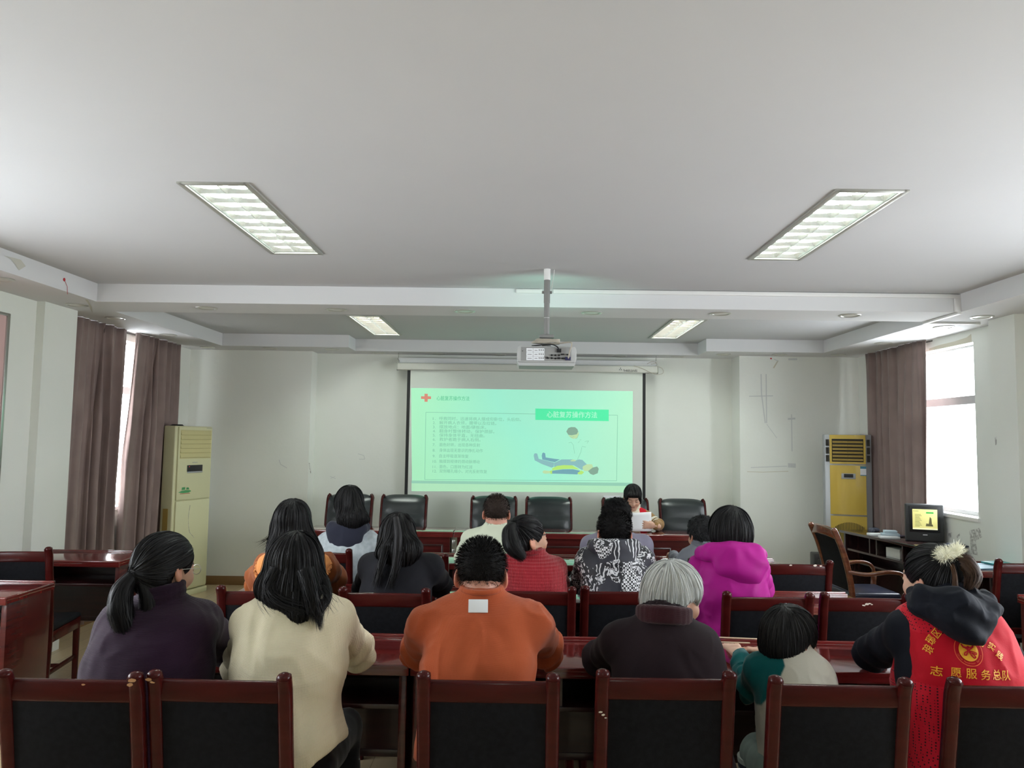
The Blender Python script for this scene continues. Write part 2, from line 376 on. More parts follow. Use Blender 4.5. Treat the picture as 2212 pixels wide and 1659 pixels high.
# ------------------------------------------------------------------ troffer lamps
M['tube'] = mat('fluorescent_tube', (1, 1, 1), .5, emis=(.90, 1.0, .93), estr=24.0)
M['tubedim'] = mat('fluorescent_tube_dim', (1, 1, 1), .5, emis=(.92, 1.0, .92), estr=50.0)
def troffer(x, y, label, tube):
    t = thing('ceiling_light', label, 'ceiling light', (x, y, ZC), group='recessed fluorescent ceiling lights')
    w2, l2 = LW / 2, LL / 2
    b = MB()
    for a in ((-w2 - .012, -w2 + .014, -l2 - .012, l2 + .012), (w2 - .014, w2 + .012, -l2 - .012, l2 + .012), (-w2, w2, -l2 - .012, -l2 + .014), (-w2, w2, l2 - .014, l2 + .012)):
        b.box(a[0], a[1], a[2], a[3], -.008, .004, .002)
    b.build('frame', M['frame'], t)
    b = MB()
    for a in ((-w2 - .004, -w2 + .002, -l2, l2), (w2 - .002, w2 + .004, -l2, l2), (-w2, w2, -l2 - .004, -l2 + .002), (-w2, w2, l2 - .002, l2 + .004)):
        b.box(a[0], a[1], a[2], a[3], 0, .10)
    b.box(-w2, w2, -l2, l2, .10, .105)
    b.build('housing', M['white'], t, smooth=0)
    b = MB(); n = 9; wi = w2 - .018; li = l2 - .018
    for i in range(n + 1):
        yy = -li + 2 * li * i / n
        for sx in (-1, 1):
            xa, xb = sorted((sx * .004, sx * wi))
            N = 6
            for k in range(N):
                xa2 = xa + (xb - xa) * k / N; xb2 = xa + (xb - xa) * (k + 1) / N
                z = lambda q: .028 - .008 * math.sin(PI * ((q - xa) / (xb - xa)))
                b.prism([(yy - .0015, .002), (yy + .0015, .002), (yy + .009, z((xa2 + xb2) / 2)), (yy - .009, z((xa2 + xb2) / 2))], xa2, xb2, 'x')
    prof = lambda c: [(c - .0015, .0), (c + .0015, .0), (c + .006, .016), (c + .010, .032), (c - .010, .032), (c - .006, .016)]
    b.prism(prof(0), -li, li, 'y')
    b.prism([(-wi - .004, 0), (-wi, 0), (-wi + .008, .02), (-wi + .02, .06), (-wi - .004, .06)], -li, li, 'y')
    b.prism([(wi + .004, 0), (wi, 0), (wi - .008, .02), (wi - .02, .06), (wi + .004, .06)], -li, li, 'y')
    b.build('louvre', M['mirror'], t, smooth=30)
    for sx in (-1, 1):
        b = MB(); b.cyl((sx * wi * .5, -li + .03, .043), (sx * wi * .5, li - .03, .043), .0135, n=12); b.build('fluorescent_tube', tube, t)
    return t
L0 = troffer(*LAMPS[0], 'lit recessed fluorescent lamp in the near ceiling, left of the projector pole', M['tube'])
def lampdup(p, label, tube=None):
    r = dup(L0, (p[0], p[1], ZC), 0, label)
    if tube:
        for c in r.children:
            if c.name.startswith('fluorescent'):
                c.data = c.data.copy(); c.data.materials[0] = tube
    return r
lampdup(LAMPS[1], 'lit recessed fluorescent lamp in the near ceiling, right of the projector pole')
lampdup(LAMPS[2], 'small recessed fluorescent lamp beyond the cross beam, on the left', M['tubedim'])
lampdup(LAMPS[3], 'small recessed fluorescent lamp beyond the cross beam, on the right', M['tubedim'])
lampdup((0.08, .1), 'lit fluorescent ceiling lamp above the viewpoint')

# ------------------------------------------------------------------ round downlights
M['dark'] = mat('dark_recess', (.10, .10, .09), .6); M['dl'] = mat('downlight_ring', (.62, .62, .58), .3, .6); M['dlc'] = mat('downlight_glass', (.62, .62, .57), .3)
d0 = thing('downlight', '', 'downlight', (0, 0, ZS), group='round recessed downlights')
b = MB(); b.lathe([(.076, 0), (.078, -.004), (.072, -.008), (.060, -.006), (.057, -.001)], n=28); b.build('ring', M['dl'], d0, smooth=60)
b = MB(); b.lathe([(.058, -.0005), (.052, -.003), (.03, -.0045), (.0005, -.005)], n=28); b.build('lens', M['dlc'], d0, smooth=60)
DLS = [(-3.19, 4.57, 'in the left soffit nearest the viewer'), (-3.25, 5.48, 'in the left soffit beside the peeling paint'), (-3.28, 6.07, 'in the left soffit above the near edge of the left curtain'),
       (-3.31, 7.07, 'in the left soffit above the gap of the left curtain'), (-3.34, 8.04, 'in the far left corner of the soffit'),
       (-2.315, 5.53, 'leftmost in the cross beam'), (-1.356, 5.53, 'second from left in the cross beam'), (-.408, 5.53, 'in the cross beam just left of the projector pole'),
       (.525, 5.53, 'in the cross beam just right of the projector pole'), (1.461, 5.5, 'in the cross beam above the far right lamp'), (2.4, 5.5, 'rightmost in the cross beam'),
       (3.36, 5.50, 'in the right soffit next to the cable trunking'), (3.36, 6.0, 'in the brightly lit right soffit above the window'), (3.36, 7.0, 'in the right soffit above the right curtain'),
       (-2.67, 8.05, 'second from the left corner in the far soffit'), (-2.01, 8.06, 'in the far soffit left of its step'), (-1.56, 8.36, 'in the far soffit right beside the left step'),
       (-.89, 8.37, 'above the left half of the projection screen'), (-.227, 8.38, 'above the middle of the projection screen'), (1.112, 8.38, 'above the right half of the projection screen'),
       (1.75, 8.36, 'above the right end of the screen casing'), (2.17, 8.06, 'in the far soffit above the grey pilaster edge'), (2.75, 8.02, 'above the marked wall at the far right'), (3.35, 7.97, 'in the far right corner of the soffit')]
for i, (x, y, s) in enumerate(DLS):
    lab = 'round unlit recessed downlight ' + s
    if i == 0: d0.location = (x, y, ZS); d0['label'] = lab
    else: dup(d0, (x, y, ZS), 0, lab)

# ------------------------------------------------------------------ curtains
M['curtain'] = mat('brown_mauve_curtain', (.2, .15, .14), .75, sheen=.2); vary(M['curtain'], (.21, .15, .135), (.27, .195, .175), 3, bump=.25, bscale=350, dist=.001)
def curtain(par, x, y0, y1, z0, z1, nf, amp, seed, flare0=0.0, flare1=0.0, lean=None):
    rnd = random.Random(seed); N = nf * 14; Z = 26
    ph = [0.0]; 
    for i in range(N): ph.append(ph[-1] + (2 * PI * nf / N) * (1 + .45 * math.sin(i * .13 + seed) + .25 * math.sin(i * .31 + seed * 2)))
    tot = ph[-1]; b = MB(); G = []
    for j in range(Z + 1):
        t = j / Z; z = z1 + (z0 - z1) * t; row = []
        for i in range(N + 1):
            u = i / N; f = lean(u, t) if lean else 0.0
            y = y0 + (y1 - y0) * u + f; a = amp * (.55 + .45 * min(1, t * 3)) * (1 + .35 * math.sin(u * 9 + seed + t * 1.2))
            d = a * math.sin(ph[i]) + a * .35 * math.sin(2.1 * ph[i] + 2 * t + seed) + .006 * math.sin(ph[i] * 3 + 8 * t)
            if t < .05: d += .35 * a * math.sin(3.0 * ph[i]) * (1 - t / .05)
            row.append(b.bm.verts.new((x + d, y + .75 * a * math.cos(ph[i]), z)))
        G.append(row)
    for j in range(Z):
        for i in range(N): b.bm.faces.new((G[j][i], G[j][i + 1], G[j + 1][i + 1], G[j + 1][i]))
    o = b.build('fabric' if par else 'curtain', M['curtain'], par, smooth=180)
    sm = o.modifiers.new('thick', 'SOLIDIFY'); sm.thickness = .004
    return o
t = thing('curtain', 'brown mauve pleated curtain, near panel of the pair by the left wall', 'curtain', (-3.55, 5.78, 0), group='pair of brown curtains over the left window')
o = curtain(t, 0, 0.0, 1.0, .06, ZS - .002, 7, .040, 1, lean=lambda u, tt: u * (-.0 - .06 * math.sin(tt * PI * .9)))
b = MB(); b.cyl((-.058, 0, ZS - .012), (-.058, 1.0, ZS - .012), .006); b.build('curtain_rail', M['dark'], t)
t = thing('curtain', 'brown mauve pleated curtain, far panel of the pair by the left wall', 'curtain', (-3.55, 6.80, 0), group='pair of brown curtains over the left window')
o = curtain(t, 0, 0.0, 1.02, .06, ZS - .002, 7, .038, 3, lean=lambda u, tt: (1 - u) * (.12 * max(0, 1 - tt * 2.2) - .05 * max(0, tt - .3)))
b = MB(); b.cyl((-.058, 0, ZS - .012), (-.058, 1.02, ZS - .012), .006); b.build('curtain_rail', M['dark'], t)
t = thing('curtain', 'brown mauve pleated curtain drawn beside the bright right window', 'curtain', (3.605, 6.72, 0))
o = curtain(t, 0, 0.0, 1.14, .06, ZS - .002, 7, .036, 5, lean=lambda u, tt: (1 - u) * .06 * tt - u * .10 * tt)
b = MB(); b.cyl((.056, 0, ZS - .012), (.056, 1.14, ZS - .012), .006); b.build('curtain_rail', M['dark'], t)

# pink notice board at the left edge
M['pink'] = mat('pink_notice_paper', (.62, .42, .40), .7)
t = thing('notice_board', 'framed pink notice board on the left wall at the picture edge', 'notice board', (-3.46, 4.45, 1.7))
b = MB(); b.box(.003, .012, -.6, .57, -.42, .68); b.build('board', M['pink'], t)
b = MB()
for a in ((-.62, -.6, -.44, .7), (.57, .60, -.44, .7)): b.box(.001, .022, a[0], a[1], a[2], a[3], .003)
for a in ((-.44, -.42), (.68, .70)): b.box(.001, .022, -.6, .57, a[0], a[1], .003)
b.build('frame', M['steel'], t)
# ------------------------------------------------------------------ conference chairs
def make_chair(label):
    t = thing('conference_chair', label, 'chair')
    hw = .185
    for sx in (-1, 1):
        path = smoothpath([(0, .015, 0), (0, .035, .22), (0, .045, .44), (0, .030, .62), (0, .002, .80), (0, -.012, .885), (0, -.028, .925)], 5)
        b = MB(); n = len(path)
        b.sweep([p + Vector((sx * hw, 0, 0)) for p in path], rprof(.040, .036, .012), up=(0, 1, 0), scales=[.85 + .15 * min(1, i / 10) for i in range(n)])
        b.sph((sx * hw, -.024, .922), .021, sc=(1.0, 1.0, .75))
        b.build('back_post', M['chairwood'], t)
    b = MB(); prof = rprof(.026, .062, .010)
    b.sweep([(-hw + .01, -.004, .875), (-hw * .5, -.014, .878), (0, -.018, .879), (hw * .5, -.014, .878), (hw - .01, -.004, .875)], prof, up=(0, 0, 1)); b.build('top_rail', M['chairwood'], t)
    b = MB(); b.sweep([(-hw + .01, .035, .505), (hw - .01, .035, .505)], rprof(.022, .04, .006)); b.build('lower_back_rail', M['chairwood'], t)
    # upholstered back, gently curved
    b = MB(); bm = bmesh.new(); N, K = 10, 8; G = {}
    for side in (0, 1):
        for i in range(N + 1):
            for j in range(K + 1):
                u = i / N; v = j / K; x = -hw + .019 + (2 * hw - .038) * u; z = .515 + .34 * v
                yb = np.interp(z, [.44, .62, .80, .885], [.045, .030, .004, -.01]); edge = min(1, 6 * min(u, 1 - u)) * min(1, 6 * min(v, 1 - v))
                bow = -.012 * math.sin(PI * u) * v
                y = yb + bow + (-.010 - .006 * edge if side == 0 else .012 + .016 * edge)
                G[(side, i, j)] = bm.verts.new((x, y, z))
    for i in range(N):
        for j in range(K):
            bm.faces.new((G[(0, i, j)], G[(0, i + 1, j)], G[(0, i + 1, j + 1)], G[(0, i, j + 1)])); bm.faces.new((G[(1, i, j)], G[(1, i, j + 1)], G[(1, i + 1, j + 1)], G[(1, i + 1, j)]))
    for i in range(N):
        bm.faces.new((G[(0, i, 0)], G[(1, i, 0)], G[(1, i + 1, 0)], G[(0, i + 1, 0)])); bm.faces.new((G[(0, i, K)], G[(0, i + 1, K)], G[(1, i + 1, K)], G[(1, i, K)]))
    for j in range(K):
        bm.faces.new((G[(0, 0, j)], G[(0, 0, j + 1)], G[(1, 0, j + 1)], G[(1, 0, j)])); bm.faces.new((G[(0, N, j)], G[(1, N, j)], G[(1, N, j + 1)], G[(0, N, j + 1)]))
    b._add(bm); b.build('backrest', M['blackfab'], t)
    b = MB(); b.box(-.195, .195, .06, .47, .425, .455, .014, 3); b.build('seat', M['blackfab'], t)
    b = MB(); b.box(-.19, .19, .445, .462, .36, .425, .004); b.box(-.195, -.178, .05, .45, .36, .425, .004); b.box(.178, .195, .05, .45, .36, .425, .004); b.build('seat_rail', M['chairwood'], t)
    for sx in (-1, 1):
        b = MB(); b.sweep([(sx * .178, .44, .43), (sx * .178, .447, .22), (sx * .178, .45, 0)], rprof(.036, .036, .008), up=(0, 1, 0), scales=[1, .9, .75]); b.build('leg', M['chairwood'], t)
    b = MB(); b.box(-.187, -.169, .04, .44, .17, .195, .003); b.box(.169, .187, .04, .44, .17, .195, .003); b.box(-.17, .17, .23, .25, .172, .192, .003); b.build('stretcher', M['chairwood'], t)
    return t
G_A = 'black backed wooden conference chairs'
c0 = make_chair('')
CH = [(-1.25, 2.20, 0, 'front-row chair at the bottom left behind the woman in plum'), (-.835, 2.215, -1, 'front-row chair under the woman in the cream sweater'),
      (-.077, 2.25, 0, 'front-row chair behind the man in the orange sweater'), (.44, 2.30, 1, 'front-row chair behind the white-haired person, chipped left post'),
      (.932, 2.265, 0, 'front-row chair behind the boy in green and grey'), (1.45, 2.28, 0, 'front-row chair behind the woman in the red vest'),
      (-1.13, 3.45, 0, 'second-row chair seen between the plum and cream sweaters'), (-.588, 3.46, 0, 'second-row chair behind the woman in the black jacket'),
      (.068, 3.55, 0, 'second-row chair behind the woman in the red knitted sweater'), (.50, 3.58, 1, 'second-row chair behind the boy in the patterned jacket'),
      (1.13, 3.50, 0, 'second-row empty chair just right of the magenta jacket'), (1.575, 3.52, 0, 'second-row empty chair with chipped top rail left of the red vest'),
      (-1.19, 4.62, 0, 'third-row chair behind the girl in the grey hoodie'), (-.60, 4.48, 0, 'third-row empty chair half hidden by the black jacket'),
      (-.12, 4.48, 0, 'third-row chair of the man in the pale shirt'), (.64, 4.48, 0, 'third-row chair of the person in lavender behind the patterned jacket'),
      (1.19, 4.47, 0, 'third-row chair of the person in grey with curly hair'), (1.61, 4.46, 0, 'third-row empty chair with bright chips right of the magenta jacket'),
      (-2.93, 4.48, 8, 'chair at the left desks, seat and leg seen past the desk'), (3.05, 4.62, -2, 'chair at the right edge, standing before the desk with papers')]
for i, (x, y, a, s) in enumerate(CH):
    lab = 'wooden black-backed ' + s
    if i == 0: c0.location = (x, y, 0); c0['label'] = lab; c0['group'] = G_A
    else: dup(c0, (x, y, 0), math.radians(a), lab, G_A)

# worn varnish on some rails and posts
M['chip'] = mat('bare_wood_chip', (.42, .22, .10), .5); M['chipw'] = mat('pale_chip', (.66, .58, .50), .5)
def chip(key, pts, y, m, n=7):
    ch = [o for o in S.objects if o.get('category') == 'chair' and key in o.get('label', '')][0]; rnd = random.Random(len(pts) * 7 + n)
    for k_, (x, z, r) in enumerate(pts):
        b = MB(); b.poly([(x + r * (.7 + .6 * rnd.random()) * math.cos(2 * PI * i / n), y, z + r * .45 * (.6 + .8 * rnd.random()) * math.sin(2 * PI * i / n)) for i in range(n)]); b.build('paint_chip', m, ch, smooth=0)
chip('chipped left post', [(-.190, .812, .007), (-.182, .804, .006), (-.176, .796, .004)], -.0185, M['chipw'])
chip('chipped top rail', [(.0, .885, .009), (.012, .888, .008), (-.014, .880, .007), (.022, .884, .005)], -.0325, M['chipw'])
chip('bright chips', [(-.04, .905, .010), (.10, .905, .012), (.13, .904, .008)], -.0325, M['chipw'])
chip('woman in plum', [(.187, .918, .014), (.182, .906, .010), (.05, .905, .006)], -.0465, M['chip'])
chip('woman in the cream', [(-.190, .915, .010), (-.180, .908, .007)], -.0465, M['chip'])
# ------------------------------------------------------------------ long tables
def make_table(L, D, label, group):
    t = thing('conference_table', label, 'table', group=group)      # origin: near left corner on the floor
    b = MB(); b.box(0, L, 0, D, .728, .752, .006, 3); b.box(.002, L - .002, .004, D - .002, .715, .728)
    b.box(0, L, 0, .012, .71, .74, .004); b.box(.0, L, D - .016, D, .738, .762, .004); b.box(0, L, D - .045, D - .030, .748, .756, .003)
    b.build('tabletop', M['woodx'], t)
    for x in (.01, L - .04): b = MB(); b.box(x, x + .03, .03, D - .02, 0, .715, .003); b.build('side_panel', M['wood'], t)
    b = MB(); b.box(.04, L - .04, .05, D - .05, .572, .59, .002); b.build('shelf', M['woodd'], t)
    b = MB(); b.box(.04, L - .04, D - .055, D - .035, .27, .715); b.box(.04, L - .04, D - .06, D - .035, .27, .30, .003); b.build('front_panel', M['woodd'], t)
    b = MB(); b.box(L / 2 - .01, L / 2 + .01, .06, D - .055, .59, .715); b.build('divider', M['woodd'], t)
    return t
GT = 'long dark red conference tables'
XS = [(-1.53, -.40), (-.395, .74), (.745, 1.88)]
tb0 = make_table(1.13, .42, '', GT); first = True
rows = [(2.915, ['front row, under the purple and cream sleeves', 'front row, under the arms of the man in orange', 'front row, in front of the small boy']),
        (4.05, ['second row, before the woman in brown ruffles', 'second row, between black jacket and red sweater', 'second row, right of the magenta jacket']),
        (5.25, ['third row, before the grey hoodie', 'third row, reflecting the screen beside the pale shirt', 'third row, ending right beyond the magenta jacket'])]
for y, labs in rows:
    for (x0, x1), s in zip(XS, labs):
        lab = 'dark red conference table, ' + s
        if first: tb0.location = (x0, y, 0); tb0['label'] = lab; first = False
        else:
            q = dup(tb0, (x0, y, 0), 0, lab)
            if y == 4.05: q.scale = (1, .9, 1)
dup(tb0, (-2.66 - 1.13, 5.13, 0), 0, 'glossy dark red desk at the left wall below the brown curtain')
dup(tb0, (-2.63 - 1.13, 3.96, 0), 0, 'dark red desk at the left edge with its end panel toward the aisle')
dup(tb0, (2.86, 4.02, 0), 0, 'dark red desk cut off at the right edge beside the red vest')
dup(tb0, (2.86, 5.26, 0), 0, 'dark desk with papers at the right wall behind the ponytail')
for o in list(S.objects):
    if o.get('label', '').startswith(('dark red desk cut', 'dark desk with papers')): o.scale = ((.62 if 'cut' in o['label'] else .69), 1, 1)

# head table facing the room
def make_head(L, label):
    t = thing('head_table', label, 'table', group='three joined head tables by the screen')
    b = MB(); b.box(0, L, 0, .36, .73, .762, .006, 3); b.box(0, L, .0, .03, .712, .745, .004); b.build('tabletop', M['woodx'], t)
    b = MB(); b.box(.03, L - .03, .035, .055, .02, .73); b.build('front_panel', M['wood'], t)
    b = MB()
    for x0, x1 in ((.09, L / 2 - .05), (L / 2 + .05, L - .09)):
        for q in ((x0, x1, .63, .645), (x0, x1, .14, .155), (x0, x0 + .015, .14, .645), (x1 - .015, x1, .14, .645)): b.box(q[0], q[1], .027, .036, q[2], q[3], .003)
    b.build('panel_moulding', M['woodd'], t)
    for x in (.03, L - .06): b = MB(); b.box(x, x + .03, .055, .34, 0, .73, .003); b.build('side_panel', M['wood'], t)
    b = MB()
    for z in (.655, .575): b.box(-.012, .012, .03, .04, z - .03, z + .03, .002)
    b.build('joint_plate', M['steel'], t)
    return t
h0 = make_head(1.34, 'head table section on the left, behind grey hoodie and black jacket'); h0.location = (-1.92, 6.93, 0)
dup(h0, (-.575, 6.93, 0), 0, 'middle head table section below the projection screen'); dup(h0, (.77, 6.93, 0), 0, 'head table section on the right where the presenter sits')

# executive chairs
def make_exec(label):
    t = thing('executive_chair', label, 'chair', group='high-backed leather executive chairs')  # local front = +y
    hw = .235; N = 24
    zs = [.50 + .52 * i / N for i in range(N + 1)]
    ycurve = lambda z: np.interp(z, [.45, .6, .8, .95, 1.02], [-.02, .0, -.03, -.075, -.115])
    bm = bmesh.new(); G = {}; K = 12
    for i, z in enumerate(zs):
        for k in range(K + 1):
            u = -1 + 2 * k / K; seg = (z - .50) / .52 * 3.1; fr = seg - math.floor(seg)
            puff = .022 * (math.sin(PI * min(1, max(0, fr))) ** .35) * (1 - abs(u) ** 6)
            topr = max(0, (z - .985) / .035)
            wd = (hw - .02) * (1 - .05 * topr * topr)
            for s_, off in ((0, .03 + puff - .03 * topr), (1, -.022 - .012 * (1 - u * u) + .01 * topr)):
                G[(s_, i, k)] = bm.verts.new((u * wd, ycurve(z) + off, z - .018 * topr * abs(u) ** 4))
    for i in range(N):
        for k in range(K):
            bm.faces.new((G[(0, i, k)], G[(0, i + 1, k)], G[(0, i + 1, k + 1)], G[(0, i, k + 1)])); bm.faces.new((G[(1, i, k)], G[(1, i, k + 1)], G[(1, i + 1, k + 1)], G[(1, i + 1, k)]))
        bm.faces.new((G[(0, i, 0)], G[(1, i, 0)], G[(1, i + 1, 0)], G[(0, i + 1, 0)])); bm.faces.new((G[(0, i, K)], G[(0, i + 1, K)], G[(1, i + 1, K)], G[(1, i, K)]))
    for k in range(K): bm.faces.new((G[(0, N, k)], G[(1, N, k)], G[(1, N, k + 1)], G[(0, N, k + 1)])); bm.faces.new((G[(0, 0, k)], G[(0, 0, k + 1)], G[(1, 0, k + 1)], G[(1, 0, k)]))
    bmesh.ops.recalc_face_normals(bm, faces=bm.faces)
    b = MB(); b._add(bm); b.build('backrest', M['leather'], t, smooth=60)
    for sx in (-1, 1):
        b = MB(); b.sweep([(sx * (hw - .008 - (.012 if z > 1.0 else 0)), ycurve(z) - .002, z - .01) for z in zs], rprof(.028, .062, .012), up=(0, 1, 0)); b.build('side_trim', M['chairwood'], t)
        b = MB(); b.sweep(smoothpath([(sx * .235, -.02, .66), (sx * .245, .12, .68), (sx * .245, .30, .67), (sx * .245, .36, .62), (sx * .24, .30, .45)], 5), rprof(.05, .03, .010)); b.build('armrest', M['chairwood'], t)
        for yy in (.40, -.05):
            b = MB(); b.cyl((sx * .21, yy, .42), (sx * .23, yy + (.02 if yy > 0 else -.06), 0), .022, .016, 12); b.build('leg', M['chairwood'], t)
    b = MB(); b.box(-.23, .23, -.03, .45, .40, .51, .04, 4); b.build('seat', M['leather'], t)
    return t
e0 = make_exec('black leather executive chair behind the girl in the grey hoodie'); e0.location = (-1.72, 7.77, 0); e0.rotation_euler = (0, 0, PI)
for x, s in ((-1.162, 'empty black leather executive chair left of the screen border, above the black jacket'), (-.242, 'black leather executive chair behind the man in the pale shirt'),
             (.318, 'empty black leather executive chair above the woman in the red sweater'), (1.10, 'black leather executive chair the presenter sits in'),
             (1.682, 'rightmost empty black leather executive chair, right of the presenter')):
    dup(e0, (x, 7.77, 0), PI, s)

# armchair by the right desk
def make_arm():
    t = thing('armchair', 'brown wooden armchair with dark seat turned toward the monitor desk', 'chair', (2.745, 6.22, 0), math.radians(-88))
    t.scale = (.86, .86, .93)
    hw = .25
    for sx in (-1, 1):
        path = smoothpath([(sx * hw, -.20, 0), (sx * hw, -.19, .25), (sx * hw, -.18, .46), (sx * hw, -.21, .66), (sx * hw, -.27, .86), (sx * hw, -.335, 1.0)], 6)
        b = MB(); b.sweep(path, rprof(.042, .05, .012), up=(0, 1, 0)); b.sph((sx * hw, -.335, 1.0), .026); b.build('back_post', M['armwood'], t)
        b = MB(); b.sweep(smoothpath([(sx * hw, -.215, .66), (sx * (hw + .03), -.05, .645), (sx * (hw + .045), .12, .668), (sx * (hw + .05), .24, .655), (sx * (hw + .045), .295, .59), (sx * (hw + .03), .28, .45)], 6), rprof(.052, .030, .011), scales=None); b.build('armrest', M['armwood'], t)
        b = MB(); b.sweep([(sx * (hw + .02), .275, .45), (sx * (hw + .0), .27, .2), (sx * (hw - .01), .27, 0)], rprof(.04, .04, .01), up=(0, 1, 0), scales=[1.1, .9, .75]); b.build('leg', M['armwood'], t)
    b = MB(); b.sweep([(-hw, -.315, .965), (-hw * .4, -.335, .985), (hw * .4, -.335, .985), (hw, -.315, .965)], rprof(.03, .08, .012)); b.build('top_rail', M['armwood'], t)
    bm = bmesh.new(); N = 12
    b = MB(); b.sweep([(0, np.interp(z, [.5, .66, .86, .94], [-.17, -.205, -.26, -.30]), z) for z in np.linspace(.50, .94, 10)], rprof(2 * hw - .045, .035, .012), up=(0, 1, 0)); b.build('backrest', M['blackfab'], t)
    b = MB(); b.box(-.24, .24, -.19, .28, .42, .485, .025, 3); b.build('seat', M['bluel'], t)
    b = MB(); b.box(-.255, .255, -.19, -.165, .35, .42, .005); b.box(-.255, .255, .25, .275, .34, .42, .005); b.box(-.26, -.235, -.18, .27, .34, .42, .005); b.box(.235, .26, -.18, .27, .34, .42, .005); b.build('seat_rail', M['armwood'], t)
    b = MB(); b.box(-.255, -.235, -.18, .27, .16, .185, .004); b.box(.235, .255, -.18, .27, .16, .185, .004); b.box(-.24, .24, .02, .04, .162, .183, .004); b.build('stretcher', M['armwood'], t)
make_arm()

# monitor desk in the far right corner
M['deskd'] = mat('dark_walnut_laminate', (.03, .014, .014), .2, coat=.6); vary(M['deskd'], (.022, .010, .011), (.042, .018, .017), 4, (1, 8, 1))
dk = thing('computer_desk', 'dark wooden desk with open compartments and a monitor, right corner', 'desk', (3.115, 7.40, 0), math.radians(-81.5))
# local x runs along the desk toward the viewer, local y toward the wall
b = MB(); b.box(-.03, 1.22, -.01, .33, .755, .78, .005); b.build('desktop', M['deskd'], dk)
for x in (0.02, 1.17): b = MB(); b.box(x, x + .025, .01, .31, 0, .755, .002); b.build('side_panel', M['deskd'], dk)
b = MB(); b.box(.045, 1.17, .02, .30, .60, .618); b.build('shelf', M['deskd'], dk)
b = MB(); b.box(.045, 1.17, .28, .30, .12, .755); b.build('back_panel', M['deskd'], dk)
for x in (.40, .50, .86): b = MB(); b.box(x, x + .016, .02, .28, .618, .755); b.build('divider', M['deskd'], dk)
b = MB(); b.box(.045, 1.17, .02, .28, .50, .515); b.build('lower_shelf', M['deskd'], dk)
def onDesk(x, y, z=.781):
    a = math.radians(-81.5); return (3.115 + x * math.cos(a) - y * math.sin(a), 7.40 + x * math.sin(a) + y * math.cos(a), z)
# bulky old monitor
M['scr_y'] = mat('monitor_yellow', (.5, .5, .2), .4, emis=c255(214, 205, 130), estr=.6); M['scr_g'] = mat('monitor_green', (.1, .4, .1), .4, emis=c255(60, 160, 70), estr=.5); M['scr_d'] = mat('monitor_ink', (.1, .1, .05), .4, emis=c255(110, 105, 60), estr=.3); M['scr_w'] = mat('monitor_pale', (.6, .6, .4), .4, emis=c255(235, 232, 180), estr=.6)
M['mbez'] = mat('monitor_grey', (.03, .032, .033), .45); M['mlogo'] = mat('monitor_badge', (.5, .5, .5), .3)
tv = thing('monitor', 'bulky dark grey monitor showing the first-aid slide in yellow', 'monitor', (3.485, 6.60, .781), math.radians(-18)); tv.scale = (.95, .95, .95) # local -y faces viewer
b = MB(); b.box(-.155, .155, -.02, .05, .0, .335, .012, 3); b.prism([(-.14, .04), (.14, .04), (.10, .2), (-.10, .2)], .03, .31, 'z', bev=.01); b.build('casing', M['mbez'], tv)
b = MB(); b.box(-.125, .125, -.024, -.018, .085, .315, .004); b.build('bezel', M['black'], tv)
b = MB(); b.box(-.10, .10, -.027, -.023, .11, .29, .002); sc_ = b.build('screen', M['scr_y'], tv)
b = MB()
b.poly([(.01, -.0275, .252), (.07, -.0275, .252), (.07, -.0275, .268), (.01, -.0275, .268)], 0)
b.poly([(-.10, -.0275, .11), (.10, -.0275, .11), (.10, -.0275, .122), (-.10, -.0275, .122)], 2)
for k in range(11): b.poly([(-.08, -.0275, .136 + k * .0105), (-.035 + .012 * ((k * 7) % 4 - 1.5) / 2, -.0275, .136 + k * .0105), (-.035 + .012 * ((k * 7) % 4 - 1.5) / 2, -.0275, .139 + k * .0105), (-.08, -.0275, .139 + k * .0105)], 1)
b.poly([(.005, -.0275, .14), (.065, -.0275, .14), (.06, -.0275, .158), (.01, -.0275, .165)], 1); b.poly([(.03, -.0275, .16), (.055, -.0275, .16), (.052, -.0275, .21), (.04, -.0275, .225), (.035, -.0275, .2)], 1)
b.poly([(-.09, -.0275, .27), (-.085, -.0275, .27), (-.085, -.0275, .277), (-.09, -.0275, .277)], 1); b.poly([(-.08, -.0275, .272), (-.05, -.0275, .272), (-.05, -.0275, .275), (-.08, -.0275, .275)], 1)
b.build('slide_picture', [M['scr_g'], M['scr_d'], M['scr_w']], sc_, smooth=0)
b = MB(); b.box(-.018, .018, -.023, -.019, .058, .066); b.build('badge', M['mlogo'], tv)
b = MB(); b.box(-.08, .08, -.01, .13, -.001, .012, .004); b.build('base', M['black'], tv)
def item(name, lab, cat, loc, rz, f, grp=None):
    b = MB(); mats = f(b); o = b.build(name, mats, None); o.location = loc; o.rotation_euler = (0, 0, math.radians(rz)); return tag(o, lab, cat, grp)
M['paper'] = mat('white_paper', (.80, .82, .84), .8); M['bluebox'] = mat('pale_blue_card', (.55, .68, .75), .6); M['teal'] = mat('teal_folder', (.05, .30, .30), .5); M['purpleb'] = mat('dark_violet_cloth', (.06, .045, .08), .7); M['greyb'] = mat('grey_blue_plastic', (.10, .11, .15), .35); M['bluef'] = mat('blue_leaflet', (.30, .48, .60), .5)
def f(b): b.box(-.04, .04, -.025, .025, 0, .045, .012, 3); b.cyl((-.03, -.028, .025), (.03, -.028, .025), .016, n=12); return M['greyb']
item('webcam', 'small grey-blue gadget on the far left end of the monitor desk', 'gadget', onDesk(.20, .2), 20, f)
def f(b): b.box(-.075, .075, -.045, .045, 0, .03, .004); b.box(-.05, .055, -.04, .04, .031, .055, .004); return M['bluebox']
item('carton', 'pale blue box stack on the monitor desk left of the monitor', 'box', onDesk(.50, .16), -15, f)
